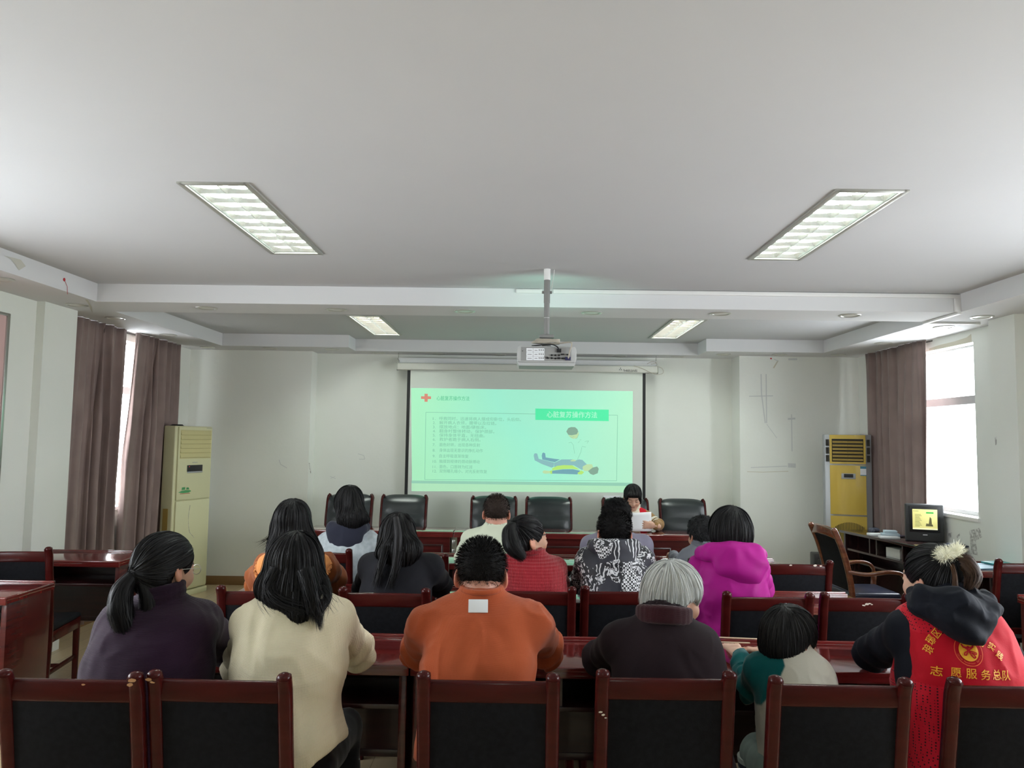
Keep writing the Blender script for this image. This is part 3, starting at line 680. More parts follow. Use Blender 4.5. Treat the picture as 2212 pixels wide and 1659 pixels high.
def f(b): b.box(-.06, .06, -.035, .035, 0, .022, .004); return M['paper']
item('carton', 'flat white box on the front edge of the monitor desk', 'box', onDesk(.43, .06), 5, f)
def f(b): b.box(-.08, .08, -.05, .05, 0, .016, .003); return M['paper']
item('carton', 'low white carton lying beside the pale blue boxes', 'box', onDesk(.62, .07), -12, f)
def f(b): b.box(-.12, .12, -.05, .05, 0, .008, .003); return M['purpleb']
item('cloth', 'dark violet cloth lying in front of the monitor', 'cloth', onDesk(.42, .24), -60, f)
def f(b): b.box(-.095, .095, -.09, .09, 0, .085, .004); b.box(-.02, .02, -.092, -.09, .04, .046); return M['white']
item('carton', 'white box pushed into the open desk compartment', 'box', onDesk(.68, .15, .6185), -81.5, f)
def f(b): b.box(-.10, .10, -.05, .05, 0, .014, .004); b.box(-.05, .07, -.03, .035, .0145, .022, .003); return [M['greyb']]
item('remote_control', 'dark grey gadgets lying right of the monitor on the desk', 'gadget', onDesk(1.13, .30), -10, f)
def f(b): b.box(-.15, .15, -.09, .09, 0, .53, .012); b.box(-.12, .12, -.096, -.09, .05, .48, .004); return M['black']
item('speaker_box', 'black box on the floor behind the armchair', 'speaker', (3.06, 7.60, 0), -8, f)
def sheets(b, w_, h_, n, mi=0):
    for k in range(n):
        mt = Matrix.Rotation(math.radians((k * 37) % 23 - 11), 4, 'Z') @ Matrix.Translation(((k * 13 % 7 - 3) * .008, (k * 29 % 5 - 2) * .01, 0)); b.box(-w_ / 2, w_ / 2, -h_ / 2, h_ / 2, k * .0021, k * .0021 + .0018, mi=0, mtx=mt)
def f(b): sheets(b, .30, .21, 5); return M['bluef']
item('papers', 'pale blue leaflets spread on the desk behind the ponytail', 'papers', (3.27, 5.45, .753), 8, f)
def f(b): sheets(b, .26, .19, 3); return M['paper']
item('papers', 'white sheets at the left end of the papers on the right desk', 'papers', (2.98, 5.40, .752), -6, f)
def f(b): b.box(-.11, .11, -.09, .09, 0, .012, .003); return M['teal']
item('folder', 'teal folder on the right desk above the chair back', 'folder', (3.46, 5.50, .767), 15, f)

# ------------------------------------------------------------------ air conditioners
M['ivory'] = mat('ivory_plastic', c255(214, 212, 172), .45); M['ivory2'] = mat('ivory_slats', c255(200, 192, 140), .5); M['yellow'] = mat('yellow_gloss_panel', c255(208, 178, 82), .16, coat=.6); M['silver'] = mat('silver_plastic', (.42, .44, .46), .4, .3)
M['mattedark'] = mat('slot_dark', (.03, .025, .015), .7); M['yslat'] = mat('ochre_slats', c255(165, 140, 70), .4); M['greenst'] = mat('green_sticker', c255(70, 150, 90), .5); M['redst'] = mat('reddish_print', c255(170, 90, 70), .5); M['bluest'] = mat('blue_sticker', c255(60, 125, 150), .5)
# left: ivory tower turned toward the room centre
ang = math.atan2(.53, .16)
ac = thing('air_conditioner', 'tall ivory floor-standing air conditioner by the left curtain', 'air conditioner', (-3.36, 7.43, 0), ang)
Wd, Hh, Dp = .54, 1.69, .145       # local x along the front, y into depth
b = MB(); b.box(0, Wd, 0.006, Dp, .06, Hh, .012, 3); b.box(-.004, Wd + .004, -.004, Dp, 0, .055, .006); b.build('cabinet', M['ivory'], ac)
b = MB(); b.box(.035, Wd - .02, -.012, .01, .075, .95, .008, 2); b.build('lower_door', M['ivory'], ac)
b = MB(); b.box(.035, Wd - .02, -.012, .01, .958, Hh - .008, .008, 2); ud = b.build('upper_door', M['ivory'], ac)
b = MB()
for k in range(6): b.prism([(-.013, 1.375 + .045 * k), (-.021, 1.379 + .045 * k), (-.014, 1.416 + .045 * k), (-.012, 1.416 + .045 * k)], .06, Wd - .045, 'x')
b.box(.055, Wd - .04, -.0135, -.012, 1.365, 1.65); b.build('outlet_louvre', M['ivory2'], ac)
b = MB(); b.box(.165, .385, -.018, -.010, 1.235, 1.30, .003); dp = b.build('display', M['black'], ac)
b = MB(); b.box(.165, .385, -.0195, -.0165, 1.222, 1.236, .002); b.build('button_strip', M['silver'], ac)
b = MB(); b.sph((.19, -.019, 1.285), .004, sc=(1, .3, 1)); b.build('indicator', mat('red_led', (.5, .02, .02), .4, emis=(1, .1, .1), estr=.8), dp)
b = MB(); b.box(.24, .31, -.0135, -.0115, 1.322, 1.328); b.box(.43, .50, -.0135, -.0115, 1.672, 1.677); b.build('badge', M['frame'], ac)
b = MB(); q = lambda pts, m: b.poly([(x, -.0128 - .0003 * m, z) for x, z in pts], m)
q([(.055, 1.035), (.10, 1.05), (.16, 1.055), (.22, 1.05), (.24, 1.04), (.20, 1.028), (.12, 1.026)], 0); q([(.10, 1.058), (.15, 1.06), (.15, 1.085), (.105, 1.083)], 0); q([(.165, 1.06), (.21, 1.058), (.20, 1.078), (.17, 1.08)], 0); q([(.08, 1.018), (.22, 1.018), (.22, 1.024), (.08, 1.024)], 1)
b.build('sticker', [M['greenst'], M['redst']], ac, smooth=0)
b = MB(); b.tube([(.23, -.0135, .90), (.215, -.0135, .80), (.22, -.0135, .70), (.24, -.0135, .63), (.31, -.0135, .57)], .0018, 5); b.build('crack', M['grime'], ac)
b = MB(); b.box(-.003, .0, .05, .11, .55, .88); b.build('side_grille', M['yslat'], ac, smooth=0)
b = MB(); b.cyl((.10, .075, 1.69), (.10, .075, 1.705), .065, .05, 20); o = b.build('dark_dish', M['black'], None); o.location = ac.location; o.rotation_euler = ac.rotation_euler; tag(o, 'flat dark object lying on top of the ivory air conditioner', 'dish')
# right: silver and yellow tower
ac2 = thing('air_conditioner', 'yellow and silver floor-standing air conditioner in the far right corner', 'air conditioner', (3.11, 7.76, 0), math.radians(-15))
Wd = .44; Hh = 1.70
b = MB(); b.prism([(0, .03), (.07, .008), (Wd / 2, 0), (Wd - .07, .008), (Wd, .03), (Wd, .20), (0, .20)], .02, Hh, 'z', bev=.008); b.box(-.005, Wd + .005, .0, .20, 0, .03, .004); b.build('cabinet', M['silver'], ac2)
def ypan(z0, z1, nm, hole=None):
    b = MB(); X0, X1 = .045, Wd - .06; N = 10
    def yy(x): return -.016 + .02 * ((x - Wd / 2) / (Wd / 2)) ** 2
    if hole is None:
        for i in range(N):
            xa = X0 + (X1 - X0) * i / N; xb = X0 + (X1 - X0) * (i + 1) / N
            b.prism([(xa, yy(xa)), (xb, yy(xb)), (xb, .02), (xa, .02)], z0, z1, 'z')
    else:
        hx0, hx1, hz0, hz1 = hole
        for (xa_, xb_, za, zb) in ((X0, hx0, z0, z1), (hx1, X1, z0, z1), (hx0, hx1, z0, hz0), (hx0, hx1, hz1, z1)):
            n_ = max(1, int((xb_ - xa_) / .04))
            for i in range(n_):
                xa = xa_ + (xb_ - xa_) * i / n_; xb = xa_ + (xb_ - xa_) * (i + 1) / n_
                b.prism([(xa, yy(xa)), (xb, yy(xb)), (xb, .02), (xa, .02)], za, zb, 'z')
    return b.build(nm, M['yellow'], ac2, smooth=50)
ypan(1.405, 1.695, 'outlet_panel', (.065, .36, 1.425, 1.655)); ypan(.90, 1.39, 'upper_panel'); ypan(.06, .885, 'lower_panel')
b = MB(); b.box(.065, .36, -.007, .002, 1.425, 1.655); b.build('outlet_recess', M['mattedark'], ac2, smooth=0)
for k in range(6):
    b = MB(); z = 1.438 + k * .0355; b.prism([(-.022, z), (-.009, z + .018), (-.006, z + .018), (-.018, z - .002)], .071, .354, 'x')
    for x in (.085, .10, .33, .343): b.cyl((x, -.022, z + .008), (x, -.014, z + .008), .003, n=8)
    b.cyl((.212, -.023, z + .012), (.212, -.012, z + .014), .005, .003, n=8); b.build('louvre', M['yslat'], ac2)
b = MB()
for z0, z1 in ((1.425, 1.49), (1.505, 1.57), (1.585, 1.65)):
    for x in (.012, .022, .032, Wd - .045, Wd - .035, Wd - .025): b.box(x, x + .006, -.0 + (.028 - .3 * min(x, Wd - x)) - .012, .03, z0, z1)
b.build('side_grille', M['mattedark'], ac2, smooth=0)
b = MB(); b.box(.15, .28, -.024, -.012, 1.255, 1.31, .004); b.build('control_panel', M['silver'], ac2)
b = MB(); b.box(.172, .258, -.026, -.022, 1.27, 1.305, .002); b.build('display', M['black'], ac2)
b = MB(); b.box(.325, .38, -.0135, -.0095, 1.29, 1.385); b.build('energy_label', M['paper'], ac2, smooth=0)
b = MB(); b.box(.325, .38, -.0150, -.0136, 1.36, 1.385); b.box(.325, .38, -.015, -.0136, 1.29, 1.298); b.build('label_band', M['bluest'], ac2, smooth=0)
for k in range(19):
    x = .085 + k * .0145; z1 = .825 - .045 * ((k - 9) / 9) ** 2
    b = MB(); b.box(x, x + .0045, -.019, -.008, .20, z1); b.build('intake_slot', M['mattedark'], ac2, smooth=0)

# ------------------------------------------------------------------ projection screen and slide
M['case'] = mat('screen_case_ivory', (.55, .55, .50), .5); M['fab'] = mat('screen_fabric', (.62, .66, .60), .8); M['blk'] = mat('black_border', (.006, .006, .006), .7)
YS = 8.33
ps = thing('projection_screen', 'pull-down projection screen showing a green first-aid slide', 'projection screen', (0, 0, 0))
b = MB(); b.box(-1.345, 1.515, 8.28, 8.36, 2.348, 2.425, .012, 3); b.box(-1.352, -1.345, 8.275, 8.365, 2.343, 2.43, .002); b.box(1.515, 1.522, 8.275, 8.365, 2.343, 2.43, .002); b.build('casing', M['case'], ps)
b = MB(); b.box(-1.34, 1.51, 8.36, 8.42, 2.43, 2.49, .004); b.build('mounting_rail', M['soffit'], ps)
b = MB()
for x in (-1.335, 1.50): b.tube([(x, 8.32, 2.425), (x + .01, 8.32, 2.45), (x - .008, 8.32, 2.47), (x, 8.32, 2.49), (x, 8.32, 2.54)], .004, 6)
b.build('hook', M['frame'], ps)
b = MB(); b.tube(smoothpath([(1.25, 8.272, 2.425), (1.33, 8.268, 2.40), (1.42, 8.266, 2.36), (1.50, 8.265, 2.33), (1.57, 8.27, 2.35), (1.56, 8.28, 2.40), (1.51, 8.29, 2.42)], 5), .003, 5); b.tube(smoothpath([(1.40, 8.30, 2.45), (1.45, 8.29, 2.475), (1.50, 8.29, 2.46), (1.44, 8.29, 2.445)], 5), .003, 5); b.build('power_cord', M['cable'], ps)
b = MB(); b.box(-1.20, 1.355, YS, YS + .002, .62, 2.35); fab = b.build('screen_fabric', M['fab'], ps, smooth=0)
b = MB(); b.box(-1.235, -1.20, YS, YS + .002, .62, 2.35); b.build('black_border', M['blk'], ps, smooth=0)
b = MB(); b.box(1.355, 1.388, YS, YS + .002, .62, 2.35); b.build('black_border', M['blk'], ps, smooth=0)
b = MB(); b.cyl((-1.25, YS, .61), (1.40, YS, .61), .016); b.build('bottom_bar', M['blk'], ps)
def em(name, rgb, k=1.0, base=.25):
    m = mat(name, tuple(base * v for v in c255(*rgb)), .9, spec=.1, emis=c255(*rgb), estr=k); return m
K = .60
M['s_bg'] = em('slide_mint', (166, 240, 206), K)
r = None
def _bg():
    m = M['s_bg']; tc = nd(m, 'ShaderNodeTexCoord'); sx = nd(m, 'ShaderNodeSeparateXYZ'); lk(m, tc.outputs['Object'], sx.inputs[0])
    mr = nd(m, 'ShaderNodeMapRange'); mr.inputs['From Min'].default_value = -1.2; mr.inputs['From Max'].default_value = 1.25; lk(m, sx.outputs[0], mr.inputs['Value'])
    n = nd(m, 'ShaderNodeTexNoise', Scale=.9, Detail=1.0); lk(m, tc.outputs['Object'], n.inputs['Vector'])
    ad = nd(m, 'ShaderNodeMath', operation='ADD'); ml = nd(m, 'ShaderNodeMath', operation='MULTIPLY_ADD'); ml.inputs[1].default_value = .5; ml.inputs[2].default_value = -.25
    lk(m, n.outputs['Fac'], ml.inputs[0]); lk(m, mr.outputs[0], ad.inputs[0]); lk(m, ml.outputs[0], ad.inputs[1])
    r = nd(m, 'ShaderNodeValToRGB'); e = r.color_ramp.elements
    e[0].position = 0; e[0].color = (*c255(172, 236, 190), 1); e[1].position = 1; e[1].color = (*c255(186, 238, 204), 1); q = e.new(.5); q.color = (*c255(160, 240, 212), 1)
    lk(m, ad.outputs[0], r.inputs['Fac']); lk(m, r.outputs[0], bsdf(m).inputs['Emission Color'])
_bg()
M['s_edge'] = em('slide_edge_teal', (160, 225, 200), K); M['s_low'] = em('slide_bottom_band', (178, 230, 190), K); M['s_grey'] = em('slide_grey_band', (150, 205, 180), K)
M['s_ban'] = em('slide_banner_green', (90, 236, 170), K); M['s_line'] = em('slide_thin_line', (130, 195, 165), K); M['s_txt'] = em('slide_grey_text', (132, 196, 166), K); M['s_grt'] = em('slide_green_text', (100, 200, 150), K)
M['s_wht'] = em('slide_banner_text', (175, 246, 210), K); M['s_red'] = em('slide_red_cross', (212, 140, 120), K); M['s_blue'] = em('slide_figure_blue', (140, 188, 190), K); M['s_blu2'] = em('slide_figure_blue_dark', (118, 168, 180), K)
M['s_yel'] = em('slide_figure_yellow', (184, 232, 120), K); M['s_skin'] = em('slide_figure_skin', (190, 222, 170), K); M['s_hair'] = em('slide_figure_hair', (135, 170, 150), K); M['s_pale'] = em('slide_figure_pale', (184, 236, 212), K)
def SP(px, py, k=1): p = aty(px, py, YS - .001 * k); return (p[0], YS - .001 * k, p[2])
def srect(name, x0, y0, x1, y1, m, k, par): b = MB(); b.poly([SP(x0, y0, k), SP(x0, y1, k), SP(x1, y1, k), SP(x1, y0, k)]); return b.build(name, m, par, smooth=0)
def spoly(b, pts, k, mi=0): b.poly([SP(px, py, k) for px, py in pts], mi)
b = MB(); spoly(b, [(888, 838), (890, 1061), (1366, 1064), (1367, 845)], 1); sl = b.build('projected_slide', M['s_bg'], ps, smooth=0)
b = MB(); spoly(b, [(889, 1044), (889, 1061), (1366, 1064), (1366, 1050)], 2); b.build('bottom_band', M['s_low'], sl, smooth=0)
b = MB(); spoly(b, [(889, 1038), (889, 1044), (1366, 1050), (1366, 1043)], 2); b.build('grey_band', M['s_grey'], sl, smooth=0)
b = MB()
def sline(b, x0, y0, x1, y1, wpx, k, mi=0):
    L = math.hypot(x1 - x0, y1 - y0); nx, ny = -(y1 - y0) / L * wpx / 2, (x1 - x0) / L * wpx / 2
    spoly(b, [(x0 + nx, y0 + ny), (x1 + nx, y1 + ny), (x1 - nx, y1 - ny), (x0 - nx, y0 - ny)], k, mi)
for a in ((920, 890.5, 1334, 897), (1334, 897, 1332, 1038.5), (1332, 1038.5, 917.5, 1036), (917.5, 1036, 920, 890.5)): sline(b, *a, .9, 2)
b.build('outline_box', M['s_line'], sl, smooth=0)
b = MB(); spoly(b, [(1156.5, 882.5), (1156.5, 907), (1315, 909.7), (1315, 885)], 3); b.build('title_banner', M['s_ban'], sl, smooth=0)
b = MB(); spoly(b, [(917, 850.5), (924, 850.8), (924, 856), (931, 856.3), (931, 862), (924, 862), (923.5, 868), (917, 867.8), (917, 862), (909.5, 861.5), (909.5, 856), (917, 856)], 3); b.build('red_cross', M['s_red'], sl, smooth=0)
def stext(name, txt, px, py, hpx, wpx, m, k, bold=0.0, par=None):
    p0 = aty(px, py, YS); p1 = aty(px + wpx, py + wpx * .0135, YS); wdt = p1[0] - p0[0]; h = hpx * 8.33 / F
    mtx = Matrix.Translation((p0[0], YS - .001 * k, p0[2])) @ Matrix.Rotation(PI / 2, 4, 'X')
    return text_obj(name, txt, h * 1.12, m, par or sl, mtx, width=wdt, bold=bold)
stext('slide_heading', '心脏复苏操作方法', 943, 864, 9.5, 71, M['s_grt'], 3, .0003)
stext('banner_text', '心脏复苏操作方法', 1181, 900.5, 13, 109, M['s_wht'], 4, .0009)
LN = [('1.', '呼救同时，迅速将病人摆成仰卧位，头后仰。', 1125, 907), ('2.', '解开病人衣领，腰带以及拉链。', 1072, 916), ('3.', '摆放地点：地面/硬板床。', 1050, 925), ('4.', '翻身时整体转动，保护颈部。', 1068, 934),
      ('5.', '保持身体平直，无扭曲。', 1047, 943), ('6.', '救护者跪于病人右侧。', 1038, 952), ('7.', '面色好转，出现各种反射', 1037, 963.5), ('8.', '身体出现无意识的挣扎动作', 1043, 975.5), ('9.', '自主呼吸逐渐恢复', 1012, 988),
      ('10.', '触摸到规律的颈动脉搏动', 1036, 999.5), ('11.', '面色、口唇转为红润', 1020, 1011), ('12.', '双侧瞳孔缩小、对光反射恢复', 1052, 1020.5)]
for i, (nn, tx, xe, y) in enumerate(LN):
    dark = M['s_txt']
    a = stext('list_number', nn, 935 - (.5 if i > 5 else 0), y, 7.2, 6 + 3 * (len(nn) > 2), dark, 3); stext('list_line', tx, 949, y, 7.4, xe - 949, dark, 3)
# first-aid drawing
Z = lambda pts: [(1130 + x / 8.193, 860 + y / 8.193) for x, y in pts]
b = MB()
MATS = [M['s_blue'], M['s_blu2'], M['s_yel'], M['s_skin'], M['s_hair'], M['s_pale'], M['s_txt']]
spoly(b, Z([(188, 1020), (195, 985), (225, 975), (250, 985), (275, 1075), (300, 1080), (545, 1140), (540, 1215), (505, 1230), (330, 1165), (205, 1100)]), 3, 0)
spoly(b, Z([(330, 1020), (340, 975), (362, 963), (390, 978), (400, 1050), (560, 1075), (650, 1085), (560, 1135), (340, 1085)]), 3, 1)
spoly(b, Z([(545, 1150), (680, 1085), (870, 1085), (900, 1110), (990, 1085), (1050, 1095), (1130, 1175), (1110, 1240), (1040, 1270), (900, 1190), (700, 1190), (550, 1220)]), 4, 0)
spoly(b, Z([(510, 1245), (600, 1200), (720, 1185), (870, 1190), (1000, 1265), (860, 1250), (700, 1255), (520, 1280)]), 5, 2)
spoly(b, Z([(515, 1285), (700, 1260), (880, 1258), (1010, 1285), (960, 1350), (700, 1340), (510, 1335)]), 4, 1)
spoly(b, Z([(960, 1325), (1030, 1280), (1080, 1310), (1040, 1350), (985, 1350)]), 5, 2); spoly(b, Z([(470, 1290), (515, 1275), (512, 1345), (480, 1335)]), 5, 2)
spoly(b, Z([(345, 1300), (370, 1278), (470, 1290), (475, 1330), (390, 1338), (350, 1325)]), 4, 3)
spoly(b, Z([(1050, 1240), (1060, 1205), (1130, 1170), (1220, 1170), (1240, 1230), (1160, 1290), (1080, 1290)]), 5, 3)
spoly(b, Z([(1150, 1290), (1230, 1230), (1310, 1210), (1338, 1250), (1320, 1330), (1240, 1360), (1190, 1340)]), 6, 4)
spoly(b, Z([(765, 590), (800, 530), (850, 512), (920, 515), (960, 550), (975, 590), (950, 640), (860, 658), (800, 650)]), 4, 4)
spoly(b, Z([(800, 655), (860, 660), (950, 640), (985, 590), (985, 640), (955, 710), (880, 720), (830, 690)]), 4, 3)
spoly(b, Z([(830, 1110), (880, 1085), (940, 1100), (920, 1120), (850, 1120)]), 6, 3)
for pts in ([(830, 685), (865, 692), (905, 680)], [(930, 720), (960, 700), (985, 640)], [(805, 792), (850, 778), (890, 830), (910, 980)], [(970, 790), (1000, 765)], [(1090, 775), (1120, 760), (1160, 758), (1130, 800)], [(1040, 855), (1110, 865)], [(1040, 870), (1020, 960), (960, 1090)], [(1000, 742), (1028, 740)]):
    zz = Z(pts)
    for p, q_ in zip(zz[:-1], zz[1:]): sline(b, p[0], p[1], q_[0], q_[1], .6, 5, 6)
b.build('first_aid_drawing', MATS, sl, smooth=0)
M['ink'] = mat('black_print', (.01, .01, .01), .6)
p = aty(1346, 801, 8.278); text_obj('case_lettering', 'THREELEAVES', .034, M['ink'], ps, Matrix.Translation((p[0], 8.2790, p[2] - .010)) @ Matrix.Rotation(PI / 2, 4, 'X'), width=.155, bold=.0006)
b = MB(); p = aty(1340.5, 797.5, 8.278)
for a in (90, 210, 330):
    ca, sa = math.cos(math.radians(a)), math.sin(math.radians(a)); b.poly([(p[0] + u * ca - v * sa, 8.2790, p[2] + u * sa + v * ca) for u, v in ((.002, 0), (.010, -.005), (.020, 0), (.010, .005))])
b.build('case_emblem', M['ink'], ps, smooth=0)

# small white notice behind the presenter
b = MB(); b.box(.93, 1.11, 8.300, 8.303, .88, 1.01); tag(b.build('paper_sheet', M['paper'], None, smooth=0), 'pale sheet behind the presenter, in front of the screen foot', 'paper')

# ------------------------------------------------------------------ ceiling projector
pj = thing('projector', 'grey ceiling projector hanging from a pole, ports toward the viewer', 'projector', (.166, 4.62, 0))
b = MB(); b.prism([(-.172, 2.075), (-.182, 2.095), (-.182, 2.155), (-.170, 2.175), (.170, 2.175), (.182, 2.155), (.182, 2.095), (.172, 2.075)], .0, .27, 'y', bev=.006); b.prism([(-.17, 2.055), (.17, 2.055), (.182, 2.08), (-.182, 2.08)], .02, .26, 'y'); b.build('body', M['proj'], pj)
b = MB(); b.box(-.158, .150, -.003, .002, 2.083, 2.168, .002); b.build('rear_plate', mat('rear_plate', (.28, .28, .27), .5), pj)
b = MB(); b.box(-.125, -.015, -.0045, -.002, 2.086, 2.160); lb = b.build('label_plate', M['paper'], pj, smooth=0)
M['ink2'] = mat('grey_print', (.25, .25, .25), .6)
b = MB()
for z in (2.111, 2.136): b.box(-.125, -.015, -.0052, -.0045, z - .0006, z + .0006)
b.box(-.085, -.0835, -.0052, -.0045, 2.086, 2.16)
for z in (2.122, 2.147, 2.098):
    for k, x in enumerate((-.118, -.075, -.05, -.038, -.026)): b.box(x, x + (.026 if k == 0 else .018 if k == 1 else .008), -.0052, -.0045, z - .002, z + .002 + (.004 if k > 1 else 0))
b.build('label_print', M['ink2'], lb, smooth=0)
b = MB()
for x, z, r_ in ((.03, 2.118, .006), (.052, 2.118, .006), (.074, 2.118, .006), (.03, 2.100, .006), (.052, 2.098, .006), (.008, 2.10, .005)): b.cyl((x, -.009, z), (x, -.002, z), r_, n=12)
for x0, x1, z0, z1 in ((.066, .082, 2.094, 2.106), (.09, .112, 2.094, 2.104), (.085, .105, 2.12, 2.128), (.12, .14, 2.118, 2.127), (-.003, .006, 2.096, 2.108), (.06, .088, 2.135, 2.158), (-.152, -.146, 2.14, 2.143)): b.box(x0, x1, -.012, -.002, z0, z1, .001)
b.build('port', M['black'], pj)
b = MB(); b.box(.112, .146, -.014, -.002, 2.088, 2.108, .003); b.build('vga_plug', mat('blue_plug', (.02, .02, .08), .4), pj)
b = MB(); b.tube(smoothpath([(.132, -.012, 2.10), (.138, -.03, 2.14), (.15, -.02, 2.18), (.14, .0, 2.20), (.06, .03, 2.195), (-.04, .03, 2.20), (-.08, .06, 2.21), (0, .10, 2.2)], 5), .0045, 6)
for k in range(5): b.tube(smoothpath([(-.09 + .01 * k, .08, 2.205 + .006 * k), (-.03, .015 + .004 * k, 2.20 + .005 * k), (.05, .02, 2.205 + .003 * k), (.08, .08, 2.20 + .006 * k), (.03, .14, 2.205), (-.06, .13, 2.208 + .004 * k), (-.09 + .01 * k, .08, 2.205 + .006 * k)], 4), .0045, 6)
b.build('cable_coil', M['cable'], pj)
b = MB(); b.tube(smoothpath([(.075, -.01, 2.15), (.06, -.02, 2.17), (.02, -.01, 2.185), (-.05, .02, 2.182), (-.09, .08, 2.185)], 5), .004, 6); b.build('power_cord', M['black'], pj)
b = MB(); b.box(-.045, .045, .035, .125, 2.232, 2.252, .003); b.cyl((0, .08, 2.175), (0, .08, 2.235), .028); b.build('mount_plate', M['pipe'], pj)
b = MB(); b.cyl((0, .08, 2.25), (0, .08, 2.46), .0175, n=20); b.cyl((0, .08, 2.455), (0, .08, 2.60), .0195, n=20); b.box(-.032, -.018, .07, .09, 2.515, 2.53, .003); b.box(.018, .032, .07, .09, 2.515, 2.53, .003); b.cyl((0, .08, 2.513), (0, .08, 2.53), .0215, n=20); b.build('pole', M['pipe'], pj)
b = MB(); b.cyl((0, .08, 2.60), (0, .08, ZC), .0205, n=20); b.cyl((0, .08, 2.36), (0, .08, 2.362), .0185, n=20); b.build('painted_pole_top', M['white'], pj)
b = MB(); b.tube([(.045, .08, ZC - .002), (.04, .085, 2.62), (.027, .08, 2.54)], .0022, 6); b.build('thin_cable', M['white'], pj)
b = MB(); b.cyl((.09, .27, 2.12), (.09, .285, 2.12), .034, n=20); b.build('lens', M['black'], pj)
# stray green light leaking from the top vents of the running projector
l = bpy.data.lights.new('projector_vent_light', 'SPOT'); l.energy = 2.4; l.color = (.38, 1.0, .74); l.spot_size = math.radians(130); l.spot_blend = .6; l.shadow_soft_size = .03
o = bpy.data.objects.new('projector_vent_light', l); COL.objects.link(o); o.location = (.166, 4.93, 2.22); o.rotation_euler = (math.radians(135), 0, 0)
